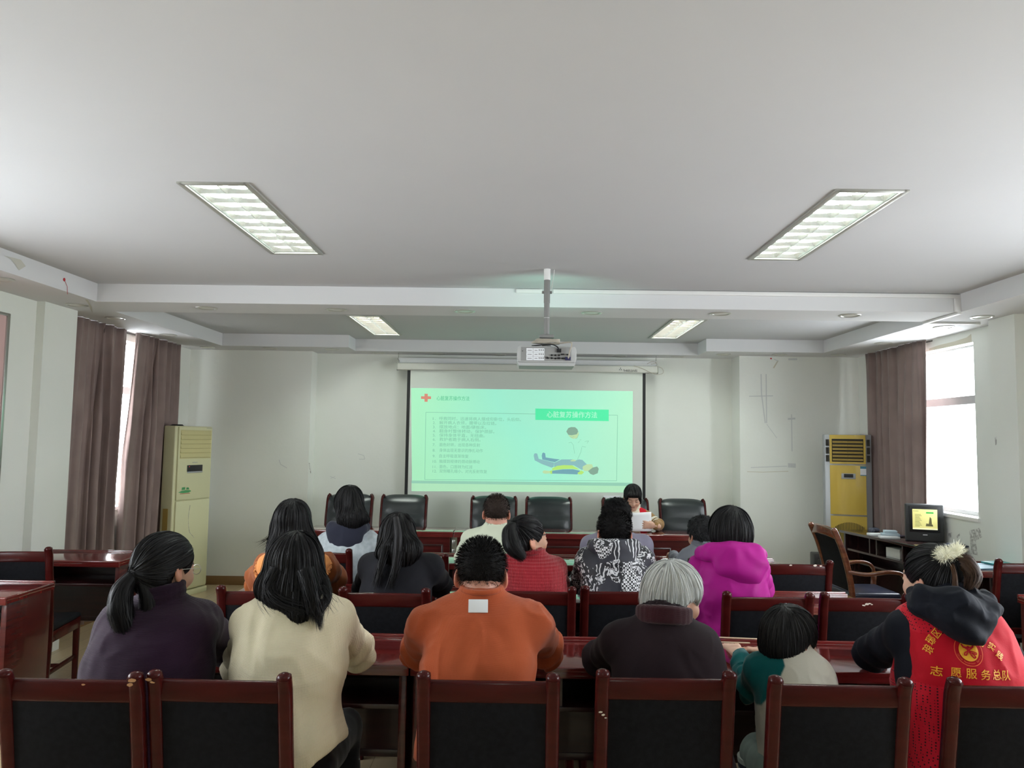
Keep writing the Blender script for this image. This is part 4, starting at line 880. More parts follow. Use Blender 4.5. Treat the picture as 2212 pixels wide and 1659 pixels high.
# ------------------------------------------------------------------ figures: smooth blended volumes turned into one surface
def A_(*v): return np.array(v, dtype=float)
def rotm(yaw=0, pitch=0, roll=0):
    # yaw + turns the face to the figure's left (-x), pitch + lowers the chin, roll + tips to the right
    y, p, r = map(math.radians, (yaw, pitch, roll))
    Rz = np.array([[math.cos(y), -math.sin(y), 0], [math.sin(y), math.cos(y), 0], [0, 0, 1]])
    Rx = np.array([[1, 0, 0], [0, math.cos(p), math.sin(p)], [0, -math.sin(p), math.cos(p)]])
    Ry = np.array([[math.cos(r), 0, math.sin(r)], [0, 1, 0], [-math.sin(r), 0, math.cos(r)]])
    return Rz @ Rx @ Ry
class Vol:
    """ list of primitives blended in order: cap = tapered capsule, ell = ellipsoid, cut = subtraction """
    def __init__(s): s.P = []
    def cap(s, a, b, ra, rb=None, k=.02, sub=False, flat=None):
        s.P.append(('c', np.array(a, float), np.array(b, float), ra, ra if rb is None else rb, k, sub, flat)); return s
    def ell(s, c, r, R=None, k=.02, sub=False):
        s.P.append(('e', np.array(c, float), np.array(r, float), R, None, k, sub, None)); return s
    def path(s, pts, rs, k=.02):
        for i in range(len(pts) - 1): s.cap(pts[i], pts[i + 1], rs[i], rs[i + 1], k)
        return s
    def half(s, c, n, k=.01):                    # cut away everything on the side n of the plane through c
        s.P.append(('h', np.array(c, float), np.array(n, float) / np.linalg.norm(n), None, None, k, True, None)); return s
    def xf(s, R, t, sc=1.0):
        o = Vol(); t = np.array(t, float)
        for (T, a, b, ra, rb, k, sub, fl) in s.P:
            if T == 'c': o.P.append((T, R @ a * sc + t, R @ b * sc + t, ra * sc, rb * sc, k * sc, sub, None if fl is None else (R @ np.array(fl[0], float), fl[1])))
            elif T == 'e': o.P.append((T, R @ a * sc + t, b * sc, R if ra is None else R @ ra, None, k * sc, sub, None))
            else: o.P.append((T, R @ a * sc + t, R @ b, None, None, k * sc, sub, None))
        return o
    def __add__(s, q): o = Vol(); o.P = s.P + q.P; return o
    def grow(s, d, keep=None):
        o = Vol()
        for (T, a, b, ra, rb, k, sub, fl) in s.P:
            e = -d if sub else d
            if T == 'c': o.P.append((T, a, b, max(.001, ra + e), max(.001, rb + e), k, sub, fl))
            elif T == 'e': o.P.append((T, a, b + e, ra, None, k, sub, None))
            else: o.P.append((T, a, b, ra, rb, k, sub, fl))
        return o
    def one(s, pr, p):
        T, a, b, ra, rb, k, sub, fl = pr
        if T == 'c':
            ab = b - a; q = p - a; L2 = max(1e-9, ab @ ab); h = np.clip((q @ ab) / L2, 0, 1)
            v = q - h[..., None] * ab
            if fl is not None:
                n, sc = fl; n = np.array(n, float); n /= np.linalg.norm(n); dn = v @ n; v = v + (dn * (1 / sc - 1))[..., None] * n
            return np.linalg.norm(v, axis=-1) - (ra + (rb - ra) * h)
        if T == 'e':
            q = p - a
            if ra is not None: q = q @ ra
            k0 = np.linalg.norm(q / b, axis=-1); k1 = np.linalg.norm(q / (b * b), axis=-1) + 1e-9
            return k0 * (k0 - 1) / k1
        return -((p - a) @ b)
    def at(s, p):
        d = np.full(p.shape[:-1], 1.0)
        for pr in s.P:
            e = s.one(pr, p); k = max(pr[5], 1e-4)
            if pr[6]:
                e = -e; h = np.clip(.5 - .5 * (e - (-d)) / k, 0, 1) if False else None
                hh = np.maximum(k - np.abs(d - e), 0) / k; d = np.maximum(d, e) + hh * hh * k * .25
            else:
                hh = np.maximum(k - np.abs(d - e), 0) / k; d = np.minimum(d, e) - hh * hh * k * .25
        return d
    def bounds(s, pad):
        lo = A_(9, 9, 9); hi = -lo
        for (T, a, b, ra, rb, k, sub, fl) in s.P:
            if sub: continue
            if T == 'c': r = max(ra, rb); pts = [a - r, a + r, b - r, b + r]
            elif T == 'e': r = max(b) ; pts = [a - (b if ra is None else r), a + (b if ra is None else r)]
            else: continue
            for q in pts: lo = np.minimum(lo, q); hi = np.maximum(hi, q)
        return lo - pad, hi + pad
    def grid(s, h, lo=None, hi=None, disp=None):
        L, H = s.bounds(.012 + h * 2)
        if lo is not None: L = np.maximum(L, lo)
        if hi is not None: H = np.minimum(H, hi)
        n = np.maximum(4, np.ceil((H - L) / h).astype(int) + 1)
        ax = [L[i] + h * np.arange(n[i]) for i in range(3)]
        D = np.full(tuple(n), 1.0, dtype=np.float32)
        for pr in s.P:
            T, a, b, ra, rb, k, sub, fl = pr; m = .03 + k
            if T == 'c': r = max(ra, rb) * (1 if fl is None else max(1, fl[1])) + m; bl = np.minimum(a, b) - r; bh = np.maximum(a, b) + r
            elif T == 'e': r = (b if ra is None else A_(1, 1, 1) * max(b)) + m; bl = a - r; bh = a + r
            else: bl, bh = L, H
            i0 = np.clip(np.floor((bl - L) / h).astype(int), 0, n); i1 = np.clip(np.ceil((bh - L) / h).astype(int) + 1, 0, n)
            if (i1 <= i0).any(): continue
            sl = tuple(slice(i0[i], i1[i]) for i in range(3))
            g = np.stack(np.meshgrid(*[ax[i][sl[i]] for i in range(3)], indexing='ij'), -1)
            e = s.one(pr, g); d = D[sl]; k = max(k, 1e-4)
            if sub: e = -e; hh = np.maximum(k - np.abs(d - e), 0) / k; D[sl] = np.maximum(d, e) + hh * hh * k * .25
            else: hh = np.maximum(k - np.abs(d - e), 0) / k; D[sl] = np.minimum(d, e) - hh * hh * k * .25
        if disp is not None:
            m = np.abs(D) < .035; idx = np.argwhere(m); P = L + idx * h; D[m] += disp(P)
        return D, L, h
def nets(D, L, h):
    S_ = D < 0
    c = [D[i:D.shape[0] - 1 + i, j:D.shape[1] - 1 + j, k:D.shape[2] - 1 + k] for i in (0, 1) for j in (0, 1) for k in (0, 1)]
    s = [q < 0 for q in c]; cnt = sum(q.astype(np.int8) for q in s); act = (cnt > 0) & (cnt < 8)
    cells = np.argwhere(act); V = np.stack([q[act] for q in c], -1)
    corners = np.array([(i, j, k) for i in (0, 1) for j in (0, 1) for k in (0, 1)], float)
    acc = np.zeros((len(cells), 3)); n = np.zeros(len(cells))
    for a in range(8):
        for b in range(a + 1, 8):
            if np.abs(corners[a] - corners[b]).sum() != 1: continue
            va, vb = V[:, a], V[:, b]; m = (va < 0) != (vb < 0)
            t = np.where(m, va / np.where(va - vb == 0, 1, va - vb), 0)
            acc += np.where(m[:, None], corners[a] + t[:, None] * (corners[b] - corners[a]), 0); n += m
    vert = L + (cells + acc / n[:, None]) * h
    idx = -np.ones(act.shape, dtype=np.int64); idx[act] = np.arange(len(cells))
    F_ = []
    for ax in range(3):
        o1, o2 = [(1, 2), (2, 0), (0, 1)][ax]
        sa = [slice(None)] * 3; sb = [slice(None)] * 3; sa[ax] = slice(0, -1); sb[ax] = slice(1, None)
        A = S_[tuple(sa)]; B = S_[tuple(sb)]; e = np.argwhere(A != B)
        e = e[(e[:, o1] > 0) & (e[:, o2] > 0) & (e[:, o1] < idx.shape[o1]) & (e[:, o2] < idx.shape[o2])]
        if not len(e): continue
        def g(d1, d2): q = e.copy(); q[:, o1] -= d1; q[:, o2] -= d2; return idx[q[:, 0], q[:, 1], q[:, 2]]
        q = np.stack([g(1, 1), g(0, 1), g(0, 0), g(1, 0)], -1); fl = A[e[:, 0], e[:, 1], e[:, 2]]
        q[~fl] = q[~fl][:, ::-1]; F_.append(q)
    F_ = np.concatenate(F_); F_ = F_[(F_ >= 0).all(1)]
    return vert, F_
def relax(V, Fc, it=2, lam=.5):
    n = len(V); deg = np.zeros(n)
    E_ = np.concatenate([Fc[:, [0, 1]], Fc[:, [1, 2]], Fc[:, [2, 3]], Fc[:, [3, 0]]])
    for _ in range(it):
        acc = np.zeros_like(V); deg[:] = 0
        for c in range(3): acc[:, c] = np.bincount(E_[:, 0], V[E_[:, 1], c], n) + np.bincount(E_[:, 1], V[E_[:, 0], c], n)
        deg = np.bincount(E_[:, 0], minlength=n) + np.bincount(E_[:, 1], minlength=n)
        V = V + lam * (acc / np.maximum(deg, 1)[:, None] - V)
    return V
def mesh_np(name, V, Fc, mats, parent, smooth=True, mi=None, col=None):
    me = bpy.data.meshes.new(name); k = Fc.shape[1]
    me.vertices.add(len(V)); me.vertices.foreach_set('co', np.ascontiguousarray(V, dtype=np.float32).ravel())
    me.loops.add(Fc.size); me.loops.foreach_set('vertex_index', np.ascontiguousarray(Fc, dtype=np.int32).ravel())
    me.polygons.add(len(Fc)); me.polygons.foreach_set('loop_start', np.arange(0, Fc.size, k, dtype=np.int32)); me.polygons.foreach_set('loop_total', np.full(len(Fc), k, dtype=np.int32))
    me.update(calc_edges=True)
    if smooth: me.polygons.foreach_set('use_smooth', [True] * len(Fc))
    for m in (mats if isinstance(mats, (list, tuple)) else [mats]): me.materials.append(m)
    if mi is not None: me.polygons.foreach_set('material_index', np.ascontiguousarray(mi, dtype=np.int32))
    if col is not None:
        at = me.color_attributes.new('tint', 'FLOAT_COLOR', 'POINT'); c4 = np.ones((len(V), 4), dtype=np.float32); c4[:, :3] = col; at.data.foreach_set('color', c4.ravel())
    me.validate(); o = bpy.data.objects.new(name, me); COL.objects.link(o); o.parent = parent; return o
def vol_mesh(vol, h, disp=None, it=1, lo=None, hi=None):
    D, L, hh = vol.grid(h, lo, hi, disp); V, Fc = nets(D, L, hh)
    return relax(V, Fc, it), Fc
# smooth lattice noise
_rng = np.random.RandomState(3); _LAT = _rng.rand(32, 32, 32)
def noise3(P):
    i = np.floor(P).astype(int); f = P - i; f = f * f * (3 - 2 * f); r = 0
    for a in (0, 1):
        for b in (0, 1):
            for c in (0, 1):
                w_ = (f[..., 0] if a else 1 - f[..., 0]) * (f[..., 1] if b else 1 - f[..., 1]) * (f[..., 2] if c else 1 - f[..., 2])
                r = r + w_ * _LAT[(i[..., 0] + a) % 32, (i[..., 1] + b) % 32, (i[..., 2] + c) % 32]
    return r - .5

# --- materials for people
M['skin'] = mat('skin', (.55, .33, .24), .5, spec=.35)
def _skin():
    m = M['skin']; a = nd(m, 'ShaderNodeAttribute'); a.attribute_name = 'tint'; lk(m, a.outputs['Color'], bsdf(m).inputs['Base Color'])
    bsdf(m).inputs['Subsurface Weight'].default_value = .12; bsdf(m).inputs['Subsurface Radius'].default_value = (.02, .008, .004)
_skin()
def hairmat(name, c1, c2, rough=.38, spec=.5):
    m = mat(name, c1, rough, spec=spec); a = nd(m, 'ShaderNodeAttribute'); a.attribute_name = 'tint'; lk(m, a.outputs['Color'], bsdf(m).inputs['Base Color']); return m
M['hair'] = hairmat('black_hair', (.01, .01, .01), None, .52, .22); M['hairs'] = hairmat('short_black_hair', (.01, .01, .01), None, .7, .12); M['hairg'] = hairmat('white_hair', (.6, .6, .58), None, .5, .3)
def cloth(name, c1, c2=None, rough=.85, bump=.25, bscale=220, sheen=.15, knit=None, vscale=6):
    m = mat(name, c1, rough, spec=.15, sheen=sheen); c2 = c2 or tuple(min(1, v * 1.15) for v in c1)
    vary(m, c1, c2, vscale, bump=0 if knit else bump, bscale=bscale, dist=.0012)
    if knit:
        tc = nd(m, 'ShaderNodeTexCoord'); mp = nd(m, 'ShaderNodeMapping'); lk(m, tc.outputs['Object'], mp.inputs['Vector'])
        kx, kz, st = knit
        if len(knit) == 3 and kx:
            a = nd(m, 'ShaderNodeTexWave', Scale=kx, Distortion=.6); a.bands_direction = 'X'; c = nd(m, 'ShaderNodeTexWave', Scale=kz, Distortion=.6); c.bands_direction = 'Z'
            lk(m, mp.outputs[0], a.inputs['Vector']); lk(m, mp.outputs[0], c.inputs['Vector'])
            ml = nd(m, 'ShaderNodeMath', operation='ADD'); lk(m, a.outputs['Fac'], ml.inputs[0]); lk(m, c.outputs['Fac'], ml.inputs[1]); out = ml.outputs[0]
        else:
            c = nd(m, 'ShaderNodeTexWave', Scale=kz, Distortion=.4); c.bands_direction = 'Z'; lk(m, mp.outputs[0], c.inputs['Vector']); out = c.outputs['Fac']
        b = nd(m, 'ShaderNodeBump', Strength=st, Distance=.003); lk(m, out, b.inputs['Height']); lk(m, b.outputs[0], bsdf(m).inputs['Normal'])
    return m

# --- head in its own frame: origin between the ears, +y face, z up
def head_vol(w=1.0, jaw=1.0, closed=True):
    v = Vol()
    v.ell((0, -.014, .034), (.073 * w, .094, .084)).ell((0, .022, -.022), (.060 * w, .068, .084), k=.03)
    v.cap((-.044 * w, .005, -.058), (-.012, .062, -.092), .022 * jaw, .017, k=.025).cap((.044 * w, .005, -.058), (.012, .062, -.092), .022 * jaw, .017, k=.025)
    v.cap((-.010, .068, -.095), (.010, .068, -.095), .014, k=.02)
    for s in (-1, 1): v.ell((s * .037, .062, -.028), (.024, .024, .024), k=.025)
    v.cap((-.030, .080, .020), (.030, .080, .020), .010, k=.02)
    for s in (-1, 1): v.ell((s * .031, .098, .003), (.016, .014, .011), k=.014, sub=True)
    v.cap((0, .086, .012), (0, .102, -.026), .0065, .010, k=.012)
    for s in (-1, 1): v.ell((s * .010, .094, -.031), (.008, .010, .007), k=.008)
    for s in (-1, 1): v.ell((s * .031, .0775, .002), (.0155, .0135, .0125), k=.004)
    v.cap((-.014, .082, -.0555), (.014, .082, -.0555), .0050, k=.008); v.cap((-.012, .080, -.0635), (.012, .080, -.0635), .0056, k=.008)
    v.cap((-.018, .094, -.0598), (.018, .094, -.0598), .0022, k=.003, sub=True)
    for s in (-1, 1):
        R = rotm(s * 22, 0, s * -6)
        v.ell((s * .078 * w, -.010, -.004), (.0085, .020, .031), R, k=.008); v.ell((s * .076 * w, -.004, -.022), (.009, .011, .014), k=.008)
        v.ell((s * .086 * w, -.006, .000), (.006, .012, .019), R, k=.006, sub=True)
    return v
def face_tint(P, base, R, c, sc):
    """ real differences of skin colour: lips, brows, eyes """
    q = ((P - c) / sc) @ R; col = np.tile(np.array(base), (len(P), 1))
    n = noise3(q * 60)[:, None]; col *= (1 + .10 * n)
    ear = np.abs(q[:, 0]) > .074; col[ear] = col[ear] * A_(1.05, .82, .78)
    front = q[:, 1] > .06
    lip = front & (np.abs(q[:, 0]) < .018 - 2.5 * np.maximum(0, np.abs(q[:, 2] + .0595) - .004)) & (np.abs(q[:, 2] + .0595) < .0075)
    col[lip] = A_(.40, .17, .14)
    brow = front & (np.abs(np.abs(q[:, 0]) - .032) < .017) & (np.abs(q[:, 2] - .0235 + .12 * np.maximum(0, np.abs(q[:, 0]) - .035)) < .0032)
    col[brow] = A_(.035, .025, .02)
    lash = front & (np.abs(np.abs(q[:, 0]) - .031) < .0145) & (np.abs(q[:, 2] + .0035 - 6 * (np.abs(q[:, 0]) - .031) ** 2) < .0022)
    col[lash] = A_(.02, .015, .012)
    ch = front & (np.abs(np.abs(q[:, 0]) - .042) < .016) & (np.abs(q[:, 2] + .028) < .014); col[ch] = col[ch] * A_(1.03, .93, .92)
    return col

# --- hand: wrist at origin, fingers along +y, palm facing -z, thumb toward sx
def hand_vol(sx=1, curl=30, spread=6, sc=1.0, thumb=(45, 20)):
    v = Vol()
    v.cap((0, -.05, 0), (0, .01, 0), .022, .023, k=.02, flat=((0, 0, 1), .8))
    for i in range(4):
        x = (-.027 + .018 * i); v.cap((x * .6, .015, 0), (x, .078, 0.001), .013, .0105, k=.014)
    L = [(.026, .019, .016), (.033, .022, .018), (.031, .021, .017), (.026, .018, .016)] 
    for i in range(4):
        j = i if sx < 0 else 3 - i           # order little .. index toward the thumb side
        ln = [L[3], L[2], L[1], L[0]][i] if True else None
        ln = [(.024, .016, .015), (.031, .020, .017), (.033, .023, .018), (.029, .020, .017)][i]
        x = sx * (-.028 + .0185 * i); p = A_(x, .080 - .004 * abs(i - 2), .001); a = math.radians(curl * .6); sp = math.radians(sx * spread * (i - 1.5))
        rr = (.0092, .0085, .0076)
        for k_ in range(3):
            d = A_(math.sin(sp) * math.cos(a), math.cos(sp) * math.cos(a), -math.sin(a)); q = p + d * ln[k_]
            v.cap(p, q, rr[k_], rr[k_] - .0007, k=.004 if k_ == 0 else .003); p = q; a += math.radians(curl)
    th, dn = map(math.radians, thumb)
    p = A_(sx * .020, .012, -.004); d = A_(sx * math.sin(th), math.cos(th) * math.cos(dn), -math.sin(dn)); d /= np.linalg.norm(d)
    q = p + d * .040; v.cap(p, q, .014, .0115, k=.012)
    d2 = A_(sx * math.sin(th * .55), math.cos(th * .55) * math.cos(dn), -math.sin(dn * 1.3)); d2 /= np.linalg.norm(d2)
    r = q + d2 * .030; v.cap(q, r, .011, .010, k=.004); d3 = A_(sx * math.sin(th * .2), math.cos(th * .2), -math.sin(dn * 1.5)); d3 /= np.linalg.norm(d3); v.cap(r, r + d3 * .022, .0098, .0078, k=.003)
    return v.xf(np.eye(3), (0, 0, 0), sc)
def frame_to(d, up):
    d = np.array(d, float); d /= np.linalg.norm(d); up = np.array(up, float); x = np.cross(d, up); x /= np.linalg.norm(x); u = np.cross(x, d); return np.stack([x, d, u], 1)

# --- hair strands as thin ribbons that follow a hair volume
def sdgrad(vol, p, e=.002):
    d = vol.at(p); g = np.stack([vol.at(p + A_(e, 0, 0)), vol.at(p + A_(0, e, 0)), vol.at(p + A_(0, 0, e))], -1) - d[..., None]
    return d, g / (np.linalg.norm(g, axis=-1, keepdims=True) + 1e-9)
def strands(vol, roots, flow, nstep, step, width, col, rng, lift=.0015, jit=.0025, lvar=.25, cvar=.35, follow=1.0, out=0.0, colf=None, avoid=()):
    for c_, r_, R_ in avoid: roots = roots[np.linalg.norm(((roots - c_) @ R_) / r_, axis=1) > 1.0]
    n = len(roots); p = roots.copy(); d, g = sdgrad(vol, p); p = p - g * (d - lift)[:, None]
    PTS = [p.copy()]; NR = [g]; lim = nstep * (1 - lvar * rng.rand(n)); off = rng.randn(n, 3) * jit
    for k in range(nstep):
        d, g = sdgrad(vol, p); f = flow(p, k / nstep) + off * 8; f = f / (np.linalg.norm(f, axis=1, keepdims=True) + 1e-9)
        f = f - g * (f * g).sum(1)[:, None] * follow + g * out; f = f / (np.linalg.norm(f, axis=1, keepdims=True) + 1e-9)
        q = p + f * step; d, g = sdgrad(vol, q); q = q - g * ((d - lift)[:, None]) * follow
        act = (k < lim)
        for c_, r_, R_ in avoid: act &= np.linalg.norm(((q - c_) @ R_) / r_, axis=1) > 1.0
        act = act[:, None]; p = np.where(act, q, p); PTS.append(p.copy()); NR.append(g)
    P = np.stack(PTS, 1); N = np.stack(NR, 1)
    P = P + off[:, None, :] * np.linspace(.3, 1.6, nstep + 1)[None, :, None]
    T = np.gradient(P, axis=1); T = T / (np.linalg.norm(T, axis=2, keepdims=True) + 1e-9)
    W_ = np.cross(T, N); W_ = W_ / (np.linalg.norm(W_, axis=2, keepdims=True) + 1e-9)
    tw = rng.randn(n)[:, None, None] * .5; W_ = W_ + N * tw
    prof = np.minimum(1, np.linspace(1.0, 0, nstep + 1) * 3 + .08)[None, :, None]; wd = (width * (.6 + .8 * rng.rand(n)))[:, None, None] * prof
    Lf = P - W_ * wd / 2; Rt = P + W_ * wd / 2
    V = np.stack([Lf, Rt], 2).reshape(-1, 3); m = nstep + 1; base = (np.arange(n) * m * 2)[:, None] + np.arange(nstep)[None] * 2
    base = base.ravel(); Fc = np.stack([base, base + 1, base + 3, base + 2], 1)
    c = np.array(col)[None] * (1 + cvar * (rng.rand(n, 1) * 2 - 1)); 
    if colf is not None: c = colf(P[:, 0], c)
    C = np.repeat(c, m * 2, 0)
    return V, Fc, C
def merge(parts):
    V, Fc, C = [], [], []; o = 0
    for v, f, c in parts: V.append(v); Fc.append(f + o); C.append(c); o += len(v)
    return np.concatenate(V), np.concatenate(Fc), np.concatenate(C)
# ------------------------------------------------------------------ seated figures
EYE = np.eye(3)
SK = {'f': A_(.56, .34, .245), 't': A_(.50, .275, .18), 'r': A_(.60, .30, .22), 'p': A_(.62, .40, .30)}
BLK = A_(.0065, .006, .0065)
def tintflat(V, c): return np.tile(np.array(c, float), (len(V), 1))
def LW_(o, base): return np.array(o, float) - base
class Person: pass
def folds(amp, sc, seed, arms=(), aa=.006, af=75):
    off = A_(seed * 3.1, seed * 1.7, seed * .9)
    def f(P):
        q = P * sc * A_(1.2, 1.2, .8) + off; w_ = noise3(q * .7)[:, None] * 1.6
        d = amp * 2 * (noise3(q + w_) + .45 * noise3(q * 2.3 + w_))
        r = 1 - np.abs(noise3(q * 1.4 + 7 + w_ * 1.5)) * 4; d -= amp * .5 * np.clip(r, 0, 1) ** 3
        for a, b, c in arms:                       # bunching of the sleeve round the elbow
            ab = b - a; L = np.linalg.norm(ab); u = ab / L; t = (P - a) @ u; rad = np.linalg.norm(P - a - t[:, None] * u, axis=1)
            m = np.exp(-((t - L) / .10) ** 2) * (rad < .11); d += aa * m * np.sin(t * af + 3 * noise3(P * 14 + off))
            bc = c - b; L2 = np.linalg.norm(bc); u2 = bc / L2; t2 = (P - b) @ u2; rad2 = np.linalg.norm(P - b - t2[:, None] * u2, axis=1)
            m = ((t2 > .02) & (t2 < L2) & (rad2 < .09)) * 1.0; d += aa * .6 * m * np.sin(t2 * af * .9 + 4 * noise3(P * 12 + off))
        return d
    return f
def person(name, label, base, head, neck, sh, el, wr, skin='f', group=None, female=True, bw=.165, td=.105, ar=.056, hem=.47, cloth_m=None, nr=.060,
           trs=None, shoe=None, amp=.004, sc=9, seed=1, h=.007, hands=True, pelvis=None, knees=None, face=False, hcurl=30, garment='sweater', collar=None, belly=0.0, extra=None, legs=True, hh=.0045, jaw=1.0, handspec=None, ankz=.09, fdir=1, hemn=(0, 0, -1)):
    """ everything in world metres; base = point on the floor under the seat """
    B = np.array(base, float); t = thing(name, label, 'person', tuple(B), group=group)
    o = Person(); o.root = t; o.B = B
    hx, hy, hz, yaw, pitch, roll, hs = head; R = rotm(yaw, pitch, roll); Hc = A_(hx, hy, hz) - B
    N = np.array(neck, float) - B; S0, S1 = [np.array(q, float) - B for q in sh]; E0, E1 = [np.array(q, float) - B for q in el]; W0, W1 = [np.array(q, float) - B for q in wr]
    P = A_(0, 0, .545) if pelvis is None else np.array(pelvis, float) - B
    o.R, o.Hc, o.hs, o.N, o.S, o.E, o.W, o.P = R, Hc, hs, N, (S0, S1), (E0, E1), (W0, W1), P
    k = hs
    nb = Hc + R @ A_(0, -.030, -.055) * k
    C = P * .42 + N * .58; U = P * .12 + N * .88 + A_(0, 0, -.03)
    K0, K1 = (P + A_(-.11, .40, -.02) * k, P + A_(.11, .40, -.02) * k) if knees is None else [np.array(q, float) - B for q in knees]
    A0, A1 = A_(K0[0], K0[1] + .02 * fdir, ankz), A_(K1[0], K1[1] + .02 * fdir, ankz)
    H0, H1 = P + A_(-.085, .01, 0) * k, P + A_(.085, .01, 0) * k
    # body surface
    v = Vol(); v.ell(P, A_(bw * .82, td * .85, .10) * 1.0, k=.05).ell(C, A_(bw * .80, td * .80, .16), k=.06).ell(U, A_(bw * .80, td * .72, .09), k=.05)
    v.cap(P, C, td * .75, td * .8, k=.05)
    v.cap(S0, N + A_(0, 0, -.02), ar * .62, .048 * k, k=.03).cap(S1, N + A_(0, 0, -.02), ar * .62, .048 * k, k=.03)
    v.cap(N + A_(0, 0, -.03), nb, .055 * k * jaw, .050 * k * jaw, k=.03)
    for s_, e_, w_ in ((S0, E0, W0), (S1, E1, W1)):
        v.cap(s_, e_, ar * .70, ar * .58, k=.02).cap(e_, w_, ar * .60, .023 * k, k=.012)
    for h_, k_, a_ in ((H0, K0, A0), (H1, K1, A1)): v.cap(h_, k_, .070 * k, .050 * k, k=.03).cap(k_, a_, .048 * k, .034 * k, k=.02).cap(a_ + A_(0, -.01, -.03), a_ + A_(0, .13 * fdir, -.055) * k, .030 * k, .022 * k, k=.015)
    bodyV, bodyF = vol_mesh(v, .010, it=1)
    parts = [(bodyV, bodyF, tintflat(bodyV, SK[skin]))]
    hv = head_vol(jaw=jaw).xf(R, Hc, k); hv.cap(nb, N + A_(0, 0, -.005), .050 * k * jaw, .055 * k * jaw, k=.03)
    hV, hF = vol_mesh(hv, hh, it=1); parts.append((hV, hF, face_tint(hV, SK[skin], R, Hc, k)))
    o.headvol = hv
    o.handfr = []
    if hands:
        for i, (e_, w_) in enumerate(((E0, W0), (E1, W1))):
            d = w_ - e_; spec = (handspec or {}).get(i)
            if spec: dirn, up, curl, thm = spec['d'], spec['up'], spec.get('curl', 30), spec.get('thumb', (45, 20))
            else: dirn = A_(d[0], d[1], 0) / np.linalg.norm(d) + A_(-.15 if i else .15, .1, -.12); up = A_(0, 0, 1); curl, thm = hcurl, (45, 15)
            Fm = frame_to(dirn, up); sxs = -1 if i else 1
            hvv = hand_vol(sxs if not (spec and spec.get('flip')) else -sxs, curl, 6, k, thm).xf(Fm, w_ + Fm[:, 1] * .022 * k)
            V_, F_ = vol_mesh(hvv, .0032 * max(.75, k), it=1); parts.append((V_, F_, tintflat(V_, SK[skin]) * (1 + .12 * noise3(V_ * 50))[:, None])); o.handfr.append((Fm, w_))
    V_, F_, C_ = merge(parts); o.body = mesh_np('body', V_, F_, M['skin'], t, col=C_)
    # garment
    g = Vol(); b2 = bw; zb = hem
    g.ell(A_(P[0], P[1] + .0, max(P[2], zb + .06)), A_(b2 * 1.02 + belly * .5, td * 1.12 + belly, .13), k=.06)
    g.ell(C, A_(b2 * 1.0 + belly * .2, td * 1.05 + belly * .5, .19), k=.07).ell(U, A_(b2 * .98, td * .88, .10), k=.05)
    g.cap(P * .9 + C * .1, C, td * .98, td * .98, k=.06, flat=(A_(1, 0, 0), b2 / td * .92))
    for s_, e_, w_ in ((S0, E0, W0), (S1, E1, W1)):
        g.cap(s_, N + A_(0, -.0, -.03), ar * .98, .055, k=.045)
        g.cap(s_, e_, ar, ar * .92, k=.028); fw = (w_ - e_) / np.linalg.norm(w_ - e_); g.cap(e_, w_ - fw * .015, ar * .88, ar * .64, k=.016)
    if extra: extra(g, o)
    nd0 = (nb - N) + A_(0, 0, .12); nd0 /= np.linalg.norm(nd0); g.cap(N + A_(0, 0, -.05), N + nd0 * .016, nr * k * 1.08, nr * k * 1.06, k=.03)
    gm = Vol(); gm.P = list(g.P); gm.half((0, 0, zb), hemn, k=.012)
    for w_, e_ in ((W0, E0), (W1, E1)):
        fw = (w_ - e_) / np.linalg.norm(w_ - e_)
    nd_ = (nb - N) + A_(0, 0, .12); nd_ = nd_ / np.linalg.norm(nd_)
    gm.cap(N + nd_ * .03, N + nd_ * .3, nr * k * .92, nr * k, k=.008, sub=True)
    o.gvol = gm
    dis0 = folds(amp, sc, seed, [(S0, E0, W0), (S1, E1, W1)], aa=amp * 1.5)
    dis = lambda Pp: dis0(Pp) * np.clip((np.linalg.norm(Pp - N, axis=1) - .06) / .10, .1, 1)
    gV, gF = vol_mesh(gm, h, dis, it=1); o.gV, o.gF = gV, gF; o.dis = dis
    mats, mi, gc = cloth_m, None, None
    if callable(cloth_m): mats, mi, *r_ = cloth_m(gV, gF, o); gc = r_[0] if r_ else None
    o.garment = mesh_np(garment, gV, gF, mats, t, mi=mi, col=gc)
    if collar:
        kind, cm = collar[:2]; c = Vol(); nd_ = nd_ * .6 + A_(0, 0, .5); nd_ /= np.linalg.norm(nd_); a = N + nd_ * (.012 if kind == 'crew' else .0)
        if kind == 'crew': rr, hgt, th = nr * k, .012, .008
        else: rr, hgt, th = nr * k * 1.02, (collar[2] if len(collar) > 2 else .050) * k, .011
        ring_vol(c, a, nd_, rr, hgt, th); V2, F2 = vol_mesh(c, .0045, folds(.0012, 9, seed)); mesh_np('collar', V2, F2, cm, t)
    if legs:
        tv_ = Vol(); tv_.ell(P + A_(0, .01, -.01), A_(bw * .98, td * 1.0, .092), k=.04)
        for h_, k_, a_ in ((H0, K0, A0), (H1, K1, A1)): tv_.cap(h_, k_, .084 * k, .066 * k, k=.03).cap(k_, a_ + A_(0, 0, -.005), .064 * k, .055 * k, k=.02)
        V2, F2 = vol_mesh(tv_, .010, folds(.004, 12, seed + 2)); mesh_np('trousers', V2, F2, trs or M['c_black'], t)
        for a_ in (A0, A1):
            s2 = Vol(); s2.cap(a_ + A_(0, -.015, -.045), a_ + A_(0, .15 * k * fdir, -.052), .040 * k, .036 * k, k=.02).cap(a_ + A_(0, -.01, -.05), a_ + A_(0, -.01, .0), .040 * k, .042 * k, k=.02).half(a_ + A_(0, 0, -.088), (0, 0, -1), k=.004)
            V2, F2 = vol_mesh(s2, .008); mesh_np('shoe', V2, F2, shoe or M['c_shoe'], t)
    return o
